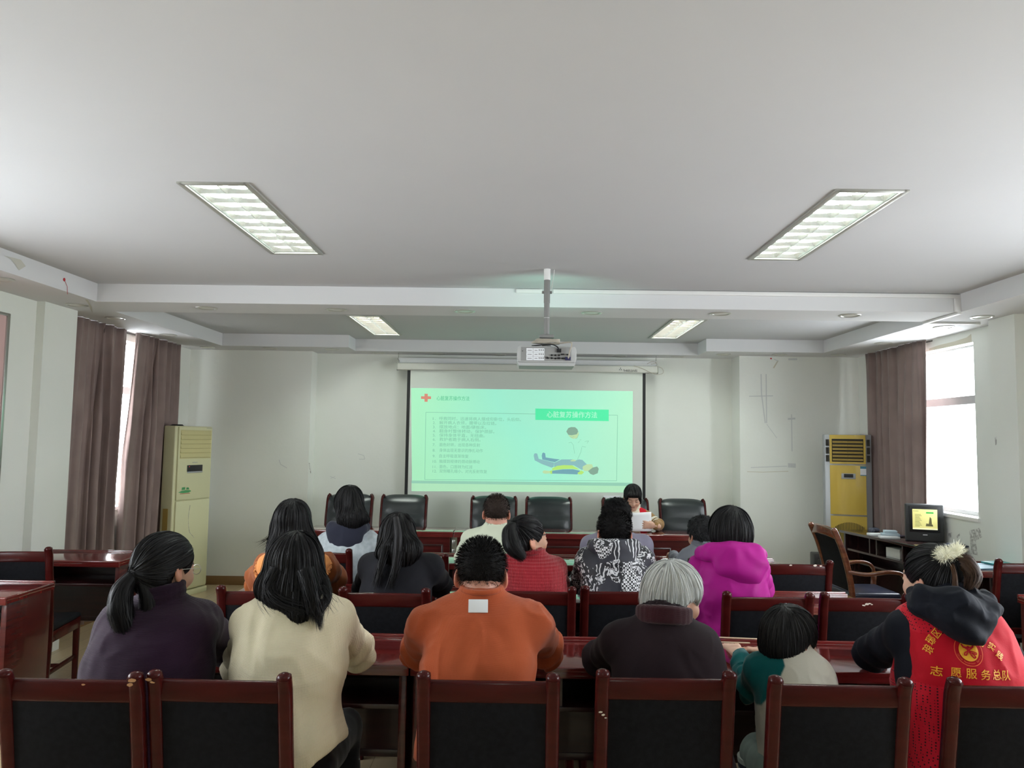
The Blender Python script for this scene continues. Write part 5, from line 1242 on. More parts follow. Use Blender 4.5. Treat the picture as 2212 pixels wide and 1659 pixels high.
def ring_vol(v, c, n, r, hgt, th, squash=1.12, n_=26, tilt=0.0):
    n = n / np.linalg.norm(n); x = A_(1, 0, 0); x = x - n * (x @ n); x /= np.linalg.norm(x); y = np.cross(n, x)
    for i in range(n_):
        a0 = 2 * PI * i / n_; a1 = 2 * PI * (i + 1) / n_
        p = lambda a, z: c + x * math.cos(a) * r + y * math.sin(a) * r * squash + n * z
        for z in (0, hgt * .5, hgt) if hgt > .02 else (hgt,): v.cap(p(a0, z), p(a1, z), th, th, k=.010)
# hair building in the head frame
def capvol(o, grow=.010, nape=-.05, front=.055, fz=.045, side=.0, down=None):
    v = Vol(); v.ell((0, -.014, .034), A_(.073, .094, .084) + grow, k=.02)
    if down: v.ell((0, -.030, down), A_(.070 + grow * .8, .078 + grow * .5, .075), k=.04)
    v.half((0, front, fz), (0, .82, -.57), k=.012); v.half((0, 0, nape), (0, .25, -1), k=.012)
    return v.xf(o.R, o.Hc, o.hs)
def hair(o, vol, n, nstep, step, width, col=BLK, flow=None, h=.006, lift=.0015, jit=.0025, disp=None, m=None, name='hair', seed=1, out=0.0, cvar=.35, rootmask=None, colf=None, lvar=.3, grav=.6, extra=None, capcol=None, follow=1.0, groove=.0018, ears=()):
    rng = np.random.RandomState(seed); crown = o.Hc + o.R @ A_(0.012, -.055, .112) * o.hs
    def fl(p, t):
        r = p - crown; L = np.linalg.norm(r, axis=1, keepdims=True); w_ = np.clip(1 - L / .16, 0, 1)
        return r / (L + 1e-6) * (.25 + w_) + A_(0, 0, -1) * grav
    flow = flow or fl
    def gd(P):
        r = P - crown; a = np.arctan2(r[:, 1] + .6 * r[:, 2], r[:, 0]); return groove * np.sin(a * 34 + 5 * noise3(P * 16)) + (disp(P) if disp else 0)
    V, Fc = vol_mesh(vol, h, gd, it=1); parts = [(V, Fc, tintflat(V, capcol if capcol is not None else np.array(col) * .8))]
    pool = V if rootmask is None else V[rootmask(V)]
    if len(pool) and n:
        roots = pool[rng.randint(0, len(pool), n)] + rng.randn(n, 3) * .002
        parts.append(strands(vol, roots, flow, nstep, step, width, col, rng, lift, jit, lvar, cvar, out=out, colf=colf, follow=follow, avoid=[(o.Hc + o.R @ A_(*c_) * o.hs, A_(*r_) * o.hs, o.R) for c_, r_ in ears]))
    for e in extra or []: parts.append(e(rng))
    V, Fc, C = merge(parts); return mesh_np(name, V, Fc, m or M['hair'], o.root, col=C)
def wisps(vol, o, n, region, flow, nstep=10, step=.014, width=.0008, col=BLK, seed=5, lift=.004, jit=.012, follow=.35):
    def f(rng):
        roots = region(rng, n); return strands(vol, roots, flow, nstep, step, width, col, rng, lift, jit, .5, .2, follow=follow)
    return f
def bunch(o, pts, rad, n, width, col, rng, spread=1.0, taper=1.0, jit=.004, cvar=.35):
    """ free lock of hair along a path: strands fill a tapering tube """
    P = np.array(smoothpath([tuple(q) for q in pts], 5)); m = len(P); T = np.gradient(P, axis=0); T /= np.linalg.norm(T, axis=1, keepdims=True)
    X = np.cross(T, A_(.1, 1, .05)); X /= np.linalg.norm(X, axis=1, keepdims=True); Y = np.cross(T, X); ts = np.linspace(0, 1, m)
    rr = np.interp(ts, np.linspace(0, 1, len(rad)), rad); a = rng.rand(n) * 2 * PI; q = np.sqrt(rng.rand(n)); ln = 1 - .35 * rng.rand(n) ** 2
    idx = ts[None] * ln[:, None] * (m - 1); i0 = np.clip(idx.astype(int), 0, m - 2); f = (idx - i0)[..., None]
    g = lambda Z: Z[i0] * (1 - f) + Z[i0 + 1] * f
    ri = (g(rr[:, None])) ; ph = a[:, None, None] + rng.randn(n, 1, 1) * .8 * ts[None, :, None]
    C = g(P) + g(X) * np.cos(ph) * ri * q[:, None, None] + g(Y) * np.sin(ph) * ri * q[:, None, None] + rng.randn(n, 1, 3) * jit * ts[None, :, None] ** 1.5
    Nn = g(X) * np.cos(ph) + g(Y) * np.sin(ph); Tt = np.gradient(C, axis=1); Wd = np.cross(Tt, Nn); Wd /= (np.linalg.norm(Wd, axis=2, keepdims=True) + 1e-9)
    pr = np.minimum(1, (1 - ts) * 3 + .1)[None, :, None]; wd = (width * (.6 + .8 * rng.rand(n)))[:, None, None] * pr
    V = np.stack([C - Wd * wd / 2, C + Wd * wd / 2], 2).reshape(-1, 3); b0 = (np.arange(n) * m * 2)[:, None] + np.arange(m - 1)[None] * 2; b0 = b0.ravel()
    Fc = np.stack([b0, b0 + 1, b0 + 3, b0 + 2], 1); c = np.array(col)[None] * (1 + cvar * (rng.rand(n, 1) * 2 - 1)); return V, Fc, np.repeat(c, m * 2, 0)
def hood(o, m, lobe, rim=.045, seed=3, h=.006, amp=.006, name='hood', pts=None, pointy=.0, cut=None):
    v = Vol(); N = o.N
    ring = pts or [(-.085, .07, .0), (-.105, .02, .015), (-.09, -.045, .02), (0, -.075, .02), (.09, -.045, .02), (.105, .02, .015), (.085, .07, .0)]
    R = [N + A_(*q) for q in ring]; n = len(R)
    for i in range(n - 1): v.cap(R[i], R[i + 1], rim * (.55 + .45 * math.sin(PI * i / (n - 1))), rim * (.55 + .45 * math.sin(PI * (i + 1) / (n - 1))), k=.02)
    for c, r in lobe: v.ell(N + A_(*c), A_(*r), k=.035)
    off = seed * 2.3
    def ds(P):
        q = P - N; a = np.arctan2(q[:, 0], -q[:, 2] + .05); w_ = noise3(P * 11 + off) * 2
        return amp * (np.sin(q[:, 2] * 55 + 14 * np.abs(q[:, 0]) * 3 + w_ * 2.2) * .5 + 1.4 * noise3(P * 17 + off)) 
    V, Fc = vol_mesh(v, h, ds, it=1); o.hoodvol = v
    return mesh_np(name, V, Fc, m, o.root)
M['c_black'] = cloth('black_trousers', (.008, .008, .010)); M['c_shoe'] = mat('dark_shoe', (.02, .018, .018), .5); M['c_grey'] = cloth('grey_trousers', (.10, .105, .12))
M['c_plum'] = cloth('plum_knit', c255(36, 19, 36), c255(43, 24, 43), knit=(0, 95, .35), sheen=.12); M['c_cream'] = cloth('cream_ribbed_knit', (.74, .66, .47), (.78, .70, .51), knit=(80, 100, .4), sheen=.15)
M['c_orange'] = cloth('burnt_orange_knit', c255(168, 78, 44), c255(178, 86, 50), knit=(0, 120, .3)); M['c_coat'] = cloth('dark_plum_coat', c255(29, 19, 23), c255(34, 23, 27), bump=.2, sheen=.03)
M['c_maroon'] = cloth('maroon_collar_knit', c255(48, 14, 22), c255(56, 17, 26), knit=(0, 110, .5)); M['c_teal'] = cloth('teal_fleece', c255(0, 96, 98), c255(4, 108, 110)); M['c_lgrey'] = cloth('light_grey_fleece', c255(196, 192, 178), c255(204, 200, 188))
M['c_red'] = cloth('red_vest_fabric', c255(176, 10, 30), c255(184, 12, 34), rough=.7, sheen=.05); M['c_navy'] = cloth('navy_nylon', c255(16, 18, 26), c255(22, 25, 34), rough=.8, sheen=.02); M['c_gold'] = mat('gold_print', c255(240, 170, 30), .5); M['c_orpr'] = mat('orange_print', c255(226, 90, 40), .5)
M['c_brown'] = cloth('rust_brown_blouse', c255(128, 66, 32), c255(140, 76, 36)); M['c_tan'] = cloth('tan_collar', c255(200, 130, 72), c255(208, 138, 80)); M['c_jack'] = cloth('black_wool_jacket', (.010, .010, .013), (.014, .014, .018), sheen=.03)
M['c_redk'] = cloth('red_cable_knit', c255(150, 24, 36), c255(160, 30, 42), knit=(55, 22, .9), sheen=.3); M['c_mag'] = cloth('magenta_shell_jacket', c255(148, 14, 116), c255(156, 18, 122), rough=.6, bump=.08, sheen=.03); M['c_heather'] = cloth('heather_grey_sweat', c255(160, 168, 174), c255(178, 186, 190), vscale=40)
M['c_nhood'] = cloth('dark_navy_hood', c255(34, 36, 50), c255(40, 42, 56)); M['c_pale'] = cloth('pale_green_white_cotton', c255(196, 202, 180), c255(204, 210, 188)); M['c_lav'] = cloth('lavender_grey_cotton', c255(112, 108, 124), c255(120, 116, 132)); M['c_slate'] = cloth('slate_grey_cotton', c255(104, 106, 114), c255(112, 114, 122))
M['c_tanb'] = cloth('brown_sleeve_knit', c255(128, 98, 58), c255(138, 106, 64)); M['c_ivory'] = cloth('ivory_knit', c255(222, 214, 190), c255(228, 220, 198))
def X(px, py, y): return aty(px, py, y)
def headspec(px, top, y, yaw, pitch, roll, s, add=0.0):
    p = aty(px, top, y); return (p[0], p[1], p[2] - (.128 + add) * s, yaw, pitch, roll, s)
def onvol(vol, p, dirn=(0, 1, 0), gap=.003):
    p = np.array(p, float); dirn = np.array(dirn, float)
    for _ in range(90):
        d = vol.at(p[None])[0]
        if d < gap: break
        p = p + dirn * max(.0015, d * .8)
    return p
def downflow(g=1.0, inward=0.0, cx=0.0):
    def f(p, t): return np.stack([-(p[:, 0] - cx) * inward, np.zeros(len(p)), -np.ones(len(p)) * g], 1)
    return f
def longflow(o, tow=None, grav=.6, w0=.16):
    crown = o.Hc + o.R @ A_(0.012, -.055, .112) * o.hs
    def f(p, t):
        r = p - crown; L = np.linalg.norm(r, axis=1, keepdims=True); w_ = np.clip(1 - L / w0, 0, 1)
        v = r / (L + 1e-6) * (.1 + w_) + A_(0, 0, -1) * grav
        if tow is not None: v = v + (tow - p) * 1.2
        return v
    return f
def tieflow(tie):
    def f(p, t):
        r = tie - p; return r / (np.linalg.norm(r, axis=1, keepdims=True) + .02)
    return f
def pony(o, vol, tie, path, rad, n_head=2600, n_tail=1500, col=BLK, seed=1, wid=.0022, sub=(), tailcol=None, tie_m=None, tie_r=.02, tie_n='hair_tie', extra=None):
    far = lambda V: np.linalg.norm(V - tie, axis=1) > .025
    rngm = [lambda rng: bunch(o, path, rad, n_tail, wid, tailcol if tailcol is not None else col, rng)] + [(lambda rng, q=q: bunch(o, q[0], q[1], q[2], q[3], q[4] if len(q) > 4 else col, rng)) for q in sub] + (extra or [])
    tv = Vol(); P = smoothpath([tuple(q) for q in path], 4); r = np.interp(np.linspace(0, 1, len(P)), np.linspace(0, 1, len(rad)), rad)
    vv = vol + Vol(); vv.P = list(vol.P)
    for i in range(int(len(P) * .8)): vv.cap(P[i], P[i + 1], r[i] * .72, r[i + 1] * .72, k=.012)
    head = Vol(); head.P = list(vol.P)
    def mask(V): return (head.at(V) > -.004) & (head.at(V) < .012) & far(V)
    hair(o, vv, n_head, 11, .013, wid, col=col, flow=tieflow(tie), rootmask=mask, seed=seed, extra=rngm, jit=.0012, lvar=.1, lift=.001)
    b = MB(); b.sph(tuple(tie), tie_r, n=14, sc=(1, .8, .8)); return b.build(tie_n, tie_m or M['c_black'], o.root)

# 1 --- woman in plum
def plum():
    y = 2.56
    o = person('person', 'woman in a dark plum sweater with low ponytail and glasses, at the left', (-1.22, 2.47, 0), headspec(361, 1149, y, -26, 8, 0, .96), X(350, 1296, y - .02),
        (X(262, 1352, y - .03), X(430, 1345, y + .05)), (X(228, 1425, 2.78), X(486, 1400, 2.86)), ((-1.36, 3.05, .81), (-1.0, 3.10, .81)), 'f', bw=.195, td=.135, ar=.068, cloth_m=M['c_plum'],
        collar=('turtle', M['c_plum']), nr=.062, amp=.006, seed=4, belly=.03, h=.0065)
    hv = Vol(); hv.ell((0, -.014, .036), A_(.085, .104, .092)).ell((0, -.05, -.02), A_(.070, .062, .07), k=.04); hv.half((0, .072, .035), (0, .9, -.42), k=.012).half((0, 0, -.060), (0, .55, -1), k=.012)
    hv.ell((.078, .004, -.026), A_(.030, .030, .038), k=.006, sub=True); hv = hv.xf(o.R, o.Hc, o.hs)
    tie = X(290, 1236, 2.47) - o.B
    pa = [tie, tie + A_(-.018, -.03, -.05), tie + A_(-.012, -.05, -.11), tie + A_(.004, -.045, -.17), tie + A_(.018, -.02, -.225)]
    pony(o, hv, tie, pa, [.014, .034, .040, .030, .008], seed=4, sub=[([tie + A_(.01, .0, 0), tie + A_(.05, -.0, -.09), tie + A_(.04, -.0, -.17), tie + A_(.03, 0, -.21)], [.01, .028, .026, .006], 500, .002)])
    # thin round glasses
    b = MB(); R, Hc, s = o.R, o.Hc, o.hs
    for sx in (-1, 1):
        b.tube([tuple(Hc + R @ (A_(sx * .033 + .021 * math.cos(a), .106, .002 + .017 * math.sin(a))) * s) for a in np.linspace(0, 2 * PI, 20)], .0012, 6)
        b.tube([tuple(Hc + R @ A_(sx * .054, .104, .006) * s), tuple(Hc + R @ A_(sx * .072, .05, .008) * s), tuple(Hc + R @ A_(sx * .080, .0, .006) * s)], .0011, 6)
    b.tube([tuple(Hc + R @ A_(-.012, .107, .005) * s), tuple(Hc + R @ A_(0, .109, .009) * s), tuple(Hc + R @ A_(.012, .107, .005) * s)], .0011, 6)
    b.build('glasses', M['steel'], o.root)
plum()

# 2 --- woman in cream
def cream():
    y = 2.56
    def ex(g, o):
        g.ell(A_(.03, -.02, .60), A_(.185, .15, .16), k=.06)
    o = person('person', 'woman with long black hair in a cream ribbed sweater, seen from behind', (-.745, 2.50, 0), headspec(642, 1149, y + .02, 0, 12, 0, 1.0), X(640, 1275, y - .02),
        (X(548, 1345, y), X(722, 1338, y + .02)), (X(522, 1440, 2.74), X(770, 1408, 2.80)), ((-.84, 3.02, .81), (-.66, 3.12, .81)), 'f', bw=.175, td=.12, ar=.062, hem=.535, hemn=(.55, 0, -1), cloth_m=M['c_cream'],
        collar=('crew', M['c_cream']), amp=.0085, seed=6, extra=ex, h=.0065, sc=8)
    cap = Vol(); cap.ell((0, -.018, .034), A_(.088, .110, .096)); cap.half((0, .062, .045), (0, .82, -.57), k=.012); cap = cap.xf(o.R, o.Hc, o.hs)
    hc = o.Hc; v = Vol(); v.P = list(cap.P)
    L = lambda px, py, yy: X(px, py, yy) - o.B
    v.cap(hc + A_(0, -.05, .0), L(628, 1285, 2.49), .078, .080, k=.04, flat=(A_(0, 1, 0), .62)).cap(hc + A_(-.035, -.02, -.02), L(585, 1280, 2.53), .055, .038, k=.04).cap(hc + A_(.045, -.02, -.02), L(690, 1262, 2.53), .052, .030, k=.04)
    v.cap(L(628, 1285, 2.47), L(645, 1325, 2.435), .060, .030, k=.03, flat=(A_(0, 1, 0), .55))
    v.ell(L(575, 1265, 2.53), A_(.035, .03, .035), k=.03)
    ex_ = [lambda r: bunch(o, [L(700, 1255, 2.52), L(708, 1290, 2.48), L(690, 1320, 2.44), L(692, 1362, 2.42)], [.02, .016, .016, .005], 260, .0014, BLK, r),
           lambda r: bunch(o, [L(600, 1230, 2.48), L(585, 1270, 2.46), L(610, 1300, 2.44), L(680, 1322, 2.42)], [.03, .03, .025, .015], 260, .0016, BLK, r, jit=.012),
           lambda r: bunch(o, [L(660, 1230, 2.44), L(672, 1280, 2.42), L(680, 1320, 2.42), L(685, 1345, 2.42)], [.03, .03, .025, .015], 260, .0016, BLK, r, jit=.008),
           lambda r: bunch(o, [L(590, 1260, 2.45), L(575, 1295, 2.43), L(600, 1320, 2.43)], [.02, .03, .03], 40, .0008, BLK, r, jit=.02),
           lambda r: bunch(o, [L(690, 1270, 2.45), L(705, 1300, 2.43), L(715, 1320, 2.43)], [.02, .04, .03], 40, .0008, BLK, r, jit=.02)]
    hair(o, v, 5200, 14, .015, .0024, flow=longflow(o, None, 1.0, .10), h=.006, seed=6, extra=ex_, jit=.002, groove=.003)
cream()

# 3 --- man in orange
def orange():
    y = 2.56
    o = person('person', 'broad man in a burnt orange sweater seen from behind, white tag below the collar', (-.125, 2.46, 0), headspec(1041, 1164, y + .03, 0, 18, 0, 1.02, -.004), X(1041, 1286, y - .01),
        (X(925, 1352, y), X(1148, 1350, y)), (X(902, 1408, 2.78), X(1178, 1402, 2.78)), ((-.22, 3.07, .80), (-.02, 3.08, .80)), 'r', female=False, bw=.178, td=.125, ar=.066, hem=.60, cloth_m=M['c_orange'],
        collar=('crew', M['c_orange']), nr=.062, trs=M['c_grey'], amp=.009, sc=8, seed=2, jaw=1.15, h=.006)
    hv = capvol(o, .006, -.072, .050, .045)
    def fl(p, t): r = p - (o.Hc + o.R @ A_(0, -.02, .02)); return r / np.linalg.norm(r, axis=1, keepdims=True) + A_(0, -.1, -.35)
    hair(o, hv, 6500, 3, .006, .0011, col=A_(.010, .009, .009), flow=fl, h=.005, jit=.001, out=.45, follow=.2, lift=.0005, groove=.0006, seed=2, cvar=.6, m=M['hairs'])
    p0 = X(1033, 1309, 2.2) - o.B; dr = X(1033, 1309, 2.6) - X(1033, 1309, 2.2); p = onvol(o.gvol, p0, dr / np.linalg.norm(dr), .011)
    b = MB(); b.box(-.031, .031, -.0012, .0012, -.021, .021, .001); tg = b.build('neck_tag', M['paper'], o.root); tg.location = (p[0], p[1], p[2]); tg.rotation_euler = (math.radians(-28), 0, math.radians(3))
orange()

# 4 --- white-haired person
def white():
    y = 2.60
    o = person('person', 'white-haired elderly person in a dark coat with a maroon collar, seen from behind', (.52, 2.50, 0), headspec(1454, 1213, y + .05, -58, 12, 2, .98), X(1434, 1341, y - .03),
        (X(1338, 1385, y), X(1512, 1400, y)), (X(1295, 1425, 2.80), X(1528, 1445, 2.78)), ((.44, 3.06, .80), (.58, 3.08, .80)), 't', bw=.180, td=.125, ar=.062, cloth_m=M['c_coat'],
        collar=('turtle', M['c_maroon'], .034), nr=.080, amp=.0045, seed=8, h=.0065, trs=M['c_black'])
    v = Vol(); v.ell((0, -.012, .036), A_(.085, .110, .098)).ell((0, -.034, -.02), A_(.078, .076, .082), k=.04).ell((-.045, .02, -.03), A_(.032, .05, .055), k=.03)
    v.half((0, .075, .03), (0, .9, -.42), k=.012).half((0, 0, -.074), (0, .3, -1), k=.02); v.ell((.088, .032, -.062), A_(.060, .075, .082), k=.006, sub=True); v = v.xf(o.R, o.Hc, o.hs)
    def cf(p, c): 
        r = np.linalg.norm(p - (o.Hc + o.R @ A_(-.02, -.085, .085) * o.hs), axis=1); return np.where((r < .016)[:, None], A_(.50, .36, .24), c)
    hair(o, v, 6500, 9, .012, .0017, col=A_(.56, .57, .55), m=M['hairg'], seed=8, h=.005, jit=.0025, cvar=.22, capcol=A_(.42, .43, .42), colf=cf, lift=.002, groove=.0025, ears=[((.088, .032, -.066), (.060, .075, .082))])
white()

M['c_lgreen'] = cloth('grey_green_trousers', c255(120, 136, 128), c255(134, 150, 142)); M['c_sockw'] = cloth('white_cuff', c255(190, 196, 188)); M['c_sockn'] = cloth('navy_cuff', c255(34, 36, 52))
# 5 --- small boy in teal and grey
def boy():
    y = 2.62
    M['c_boy'] = cloth('two_tone_fleece', (.5, .5, .45)); at = nd(M['c_boy'], 'ShaderNodeAttribute'); at.attribute_name = 'tint'; lk(M['c_boy'], at.outputs['Color'], bsdf(M['c_boy']).inputs['Base Color'])
    def gm(V, Fc, o):
        c = V; S0 = o.S[0]; N = o.N
        edge = (N[0] - .055) - .075 * np.clip((N[2] - c[:, 2]) / .135, 0, 1.4)
        for a_, b_ in ((S0, o.E[0]), (o.E[0], o.W[0]), (o.S[1], o.E[1]), (o.E[1], o.W[1])):
            ab = b_ - a_; L = np.linalg.norm(ab); tt = ((c - a_) @ ab) / L; rd = np.linalg.norm(c - a_ - (tt / L)[:, None] * ab, axis=1); edge = np.where((tt > .015) & (tt < L + .03) & (rd < .064), 9.0, edge)
        lf = c[:, 0] < edge; rt = c[:, 0] > 2 * N[0] - edge + .05
        a = np.clip((edge - c[:, 0]) / .004 + .5, 0, 1)[:, None]; return [M['c_boy']], None, A_(*c255(0, 84, 86)) * a + A_(*c255(192, 188, 174)) * (1 - a)
    o = person('person', 'small boy in a teal and light grey fleece reaching left with one hand', (.93, 2.52, 0), headspec(1706, 1308, y, -60, 8, 0, .93), X(1712, 1423, y - .02),
        (X(1642, 1448, y), X(1762, 1458, y)), (X(1618, 1490, 2.76), (1.05, 2.84, .80)), ((.852, 2.955, .795), (.99, 2.98, .80)), 'p', female=False, bw=.122, td=.095, ar=.050, hem=.50, cloth_m=gm, garment='fleece',
        collar=('crew', M['c_lgrey']), nr=.058, amp=.006, sc=12, seed=10, h=.0042, pelvis=(.93, 2.53, .55), knees=((.855, 2.76, .515), (1.01, 2.78, .515)), ankz=.27, trs=M['c_lgreen'], hh=.004,
        handspec={0: dict(d=(-.06, 1, .10), up=(0, -.1, 1), curl=12, thumb=(40, 5))})
    v = Vol(); v.ell((0, -.014, .036), A_(.088, .108, .096)).ell((0, -.042, -.028), A_(.078, .070, .055), k=.04); v.half((0, .088, .03), (0, .9, -.42), k=.012).half((0, 0, -.066), (0, .25, -1), k=.012); v.ell((.092, .018, -.045), A_(.050, .050, .062), k=.006, sub=True); v = v.xf(o.R, o.Hc, o.hs)
    hair(o, v, 4500, 8, .012, .0018, seed=10, h=.005, jit=.0014, lvar=.15, col=A_(.011, .010, .010), ears=[((.092, .018, -.050), (.050, .050, .062))])
    # banded cuffs below the knees
    for kx, ky in ((.855, 2.765), (1.01, 2.785)):
        q = A_(kx, ky, .500) - o.B
        for k in range(5):
            b = MB(); z = q[2] - .017 * k; b.cyl((q[0], q[1], z), (q[0], q[1], z - .017), .069 - .0012 * k, .0675 - .0015 * k, 24); b.build('cuff_stripe', M['c_sockw'] if k % 2 == 0 else M['c_sockn'], o.root)
    return o
bo = boy()

# 6 --- woman in the red vest
def vest():
    y = 2.60
    M['c_mesh'] = cloth('red_mesh_fabric', c255(170, 14, 34), c255(180, 16, 38), rough=.7)
    m = M['c_mesh']; tc = nd(m, 'ShaderNodeTexCoord'); vo = nd(m, 'ShaderNodeTexVoronoi', Scale=110.0); vo.inputs['Randomness'].default_value = .0; lk(m, tc.outputs['Object'], vo.inputs['Vector'])
    rp = nd(m, 'ShaderNodeValToRGB'); rp.color_ramp.elements[0].position = .26; rp.color_ramp.elements[1].position = .34; rp.color_ramp.elements[0].color = (.03, .003, .006, 1); rp.color_ramp.elements[1].color = (*c255(190, 16, 38), 1)
    lk(m, vo.outputs['Distance'], rp.inputs['Fac']); lk(m, rp.outputs[0], bsdf(m).inputs['Base Color'])
    o = person('person', 'woman in a red volunteer vest over a navy hooded jacket, ponytail with fluffy scrunchie', (1.46, 2.52, 0), headspec(2014, 1172, y + .05, 24, 4, -3, 1.0), X(2045, 1310, y - .01),
        (X(1958, 1362, y + .02), X(2122, 1378, y - .02)), (X(1885, 1412, 2.86), X(2165, 1420, 2.78)), ((1.43, 3.10, .81), (1.60, 3.10, .81)), 'f', bw=.180, td=.125, ar=.064, cloth_m=M['c_navy'], garment='jacket',
        nr=.062, amp=.005, seed=12, h=.0065)
    # vest: its own shell over the torso and shoulder caps
    g = Vol(); P, N = o.P, o.N; C = P * .42 + N * .58; U = P * .12 + N * .88 + A_(0, 0, -.03)
    g.ell(A_(P[0], P[1], .54), A_(.205, .165, .13), k=.06).ell(C, A_(.205, .146, .20), k=.07).ell(U, A_(.190, .120, .11), k=.05).cap(P * .9 + C * .1, C, .135, .135, k=.06, flat=(A_(1, 0, 0), 1.36))
    S0, S1 = o.S
    g.cap(S0 + A_(.02, 0, .0), N + A_(0, 0, -.03), .082, .066, k=.045).cap(S1 + A_(-.02, 0, -.005), N + A_(0, 0, -.03), .080, .064, k=.045)
    g.cap(S1 + A_(-.01, 0, -.01), S1 + A_(.028, .02, -.06), .078, .074, k=.04)
    g.half((0, 0, .40), (0, 0, -1), k=.01).half(S0 + A_(-.030, 0, 0), (-1, 0, .12), k=.02).cap(N + A_(0, 0, .03), N + A_(0, .0, .3), .075, .09, k=.008, sub=True)
    ds = folds(.0065, 9, 13)
    V, Fc = vol_mesh(g, .0062, ds); c = V[Fc].mean(1); zl = aty(1990, 1478, 2.45)[2]; zt = N[2] - .045
    mi = ((c[:, 2] < zl) | ((c[:, 2] > zt - .02) & (c[:, 0] < N[0] - .02) & (c[:, 2] < zt + .2))).astype(int)
    ve = mesh_np('vest', V, Fc, [M['c_red'], M['c_mesh']], o.root, mi=mi)
    # printing laid onto the back
    bv = BVHTree.FromPolygons([tuple(q) for q in V], [tuple(q) for q in Fc.tolist()])
    def lay(name, me, m, parent=ve, off=.0022):
        n = len(me.vertices); ok = True
        for vv in me.vertices:
            hit = bv.ray_cast(Vector((vv.co.x, -1.0, vv.co.z)), Vector((0, 1, 0)))
            vv.co.y = (hit[0].y if hit[0] is not None else -.10) - off
        me.materials.clear(); me.materials.append(m); me.name = name; q = bpy.data.objects.new(name, me); COL.objects.link(q); q.parent = parent; return q
    def glyph(ch, px, py, size_px, rot, m, name='lettering'):
        cpt = aty(px, py, 2.44) - o.B; s = size_px * 2.44 / F * 1.05
        me = text_mesh(ch, s, 0, s * .007)
        if not len(me.vertices): return
        bmm = bmesh.new(); bmm.from_mesh(me); bmesh.ops.triangulate(bmm, faces=bmm.faces); bmesh.ops.subdivide_edges(bmm, edges=[e for e in bmm.edges if e.calc_length() > s * .22], cuts=1); bmm.to_mesh(me); bmm.free()
        xs = [v_.co.x for v_ in me.vertices]; ys = [v_.co.y for v_ in me.vertices]; cx, cy = (min(xs) + max(xs)) / 2, (min(ys) + max(ys)) / 2; a = math.radians(rot); ca, sa = math.cos(a), math.sin(a)
        for v_ in me.vertices:
            u, w_ = v_.co.x - cx, v_.co.y - cy; u += w_ * .12; v_.co = (cpt[0] + u * ca - w_ * sa, 0, cpt[2] + u * sa + w_ * ca)
        return lay(name, me, m)
    for ch, px, py, r in (('琅', 2015, 1407, 62), ('琊', 2022, 1388, 55), ('区', 2034, 1373, 48), ('文', 2110, 1382, -40), ('明', 2122, 1388, -44), ('实', 2144, 1397, -38), ('践', 2158, 1415, -42)): glyph(ch, px, py, 15.5, r, M['c_gold'])
    for ch, px, py in (('志', 2023, 1449), ('愿', 2057, 1449), ('服', 2087, 1449.5), ('务', 2116, 1451), ('总', 2142, 1452), ('队', 2164, 1454)): glyph(ch, px, py, 20, -1, M['c_gold'])
    cx, cz = (aty(2090, 1405, 2.44) - o.B)[[0, 2]]; k = 2.44 / F
    def ringm(r0, r1, n=48, rx=.96):
        me = bpy.data.meshes.new('r'); vs = []; fs = []
        for i in range(n):
            a = 2 * PI * i / n; vs += [(cx + r0 * k * rx * math.cos(a), 0, cz + r0 * k * math.sin(a)), (cx + r1 * k * rx * math.cos(a), 0, cz + r1 * k * math.sin(a))]
        for i in range(n): j = (i + 1) % n; fs.append((2 * i, 2 * i + 1, 2 * j + 1, 2 * j))
        me.from_pydata(vs, [], fs); return me
    lay('emblem_ring', ringm(27.5, 29), M['c_orpr'], off=.0022)
    for q, (r0, r1) in enumerate(((0.3, 6), (6, 13), (13, 19.5))): pass
    me = bpy.data.meshes.new('d'); vs = [(cx, 0, cz)]; fs = []; n = 40; rr = [5, 10, 15, 19.5]
    for r in rr:
        for i in range(n): a = 2 * PI * i / n; vs.append((cx + r * k * .96 * math.cos(a), 0, cz + r * k * math.sin(a)))
    for i in range(n): fs.append((0, 1 + i, 1 + (i + 1) % n))
    for q in range(3):
        for i in range(n): fs.append((1 + q * n + i, 1 + (q + 1) * n + i, 1 + (q + 1) * n + (i + 1) % n, 1 + q * n + (i + 1) % n))
    me.from_pydata(vs, [], fs); lay('emblem_disc', me, M['c_gold'], off=.0022)
    def blob(pts, m):
        me = bpy.data.meshes.new('b'); vs = [(cx + u * k, 0, cz + w_ * k) for u, w_ in pts]; c_ = (sum(q[0] for q in pts) / len(pts), sum(q[1] for q in pts) / len(pts)); vs.append((cx + c_[0] * k, 0, cz + c_[1] * k)); n = len(pts)
        me.from_pydata(vs, [], [(i, (i + 1) % n, n) for i in range(n)]); lay('emblem_mark', me, m, off=.0034)
    def stroke(path, w_):
        P = [np.array(q, float) for q in path]
        for A, B in zip(P[:-1], P[1:]):
            d = B - A; L = np.linalg.norm(d); q = np.array([-d[1], d[0]]) / L * w_ / 2; e = d / L * w_ * .2; blob([tuple(A + q - e), tuple(A - q - e), tuple(B - q + e), tuple(B + q + e)], M['c_red'])
    stroke([(-12, 12), (-9, 7), (-3, 6), (0, 8), (4, 6), (9, 8), (11, 13)], 3.2); stroke([(-6, 6), (0, 1), (6, 6)], 3.0); stroke([(0, 6), (-2, 0)], 2.6)
    stroke([(-2, 0), (-9, -4), (-10, -8), (-6, -8), (-3, -3), (-2, 0)], 2.2); stroke([(0, -1), (3, -8), (8, -13), (11, -11), (8, -6), (1, -1)], 2.4); stroke([(2, 0), (9, -1), (14, -3), (13, -6), (6, -3)], 2.0)
    txt = 'China Volunteer Service'
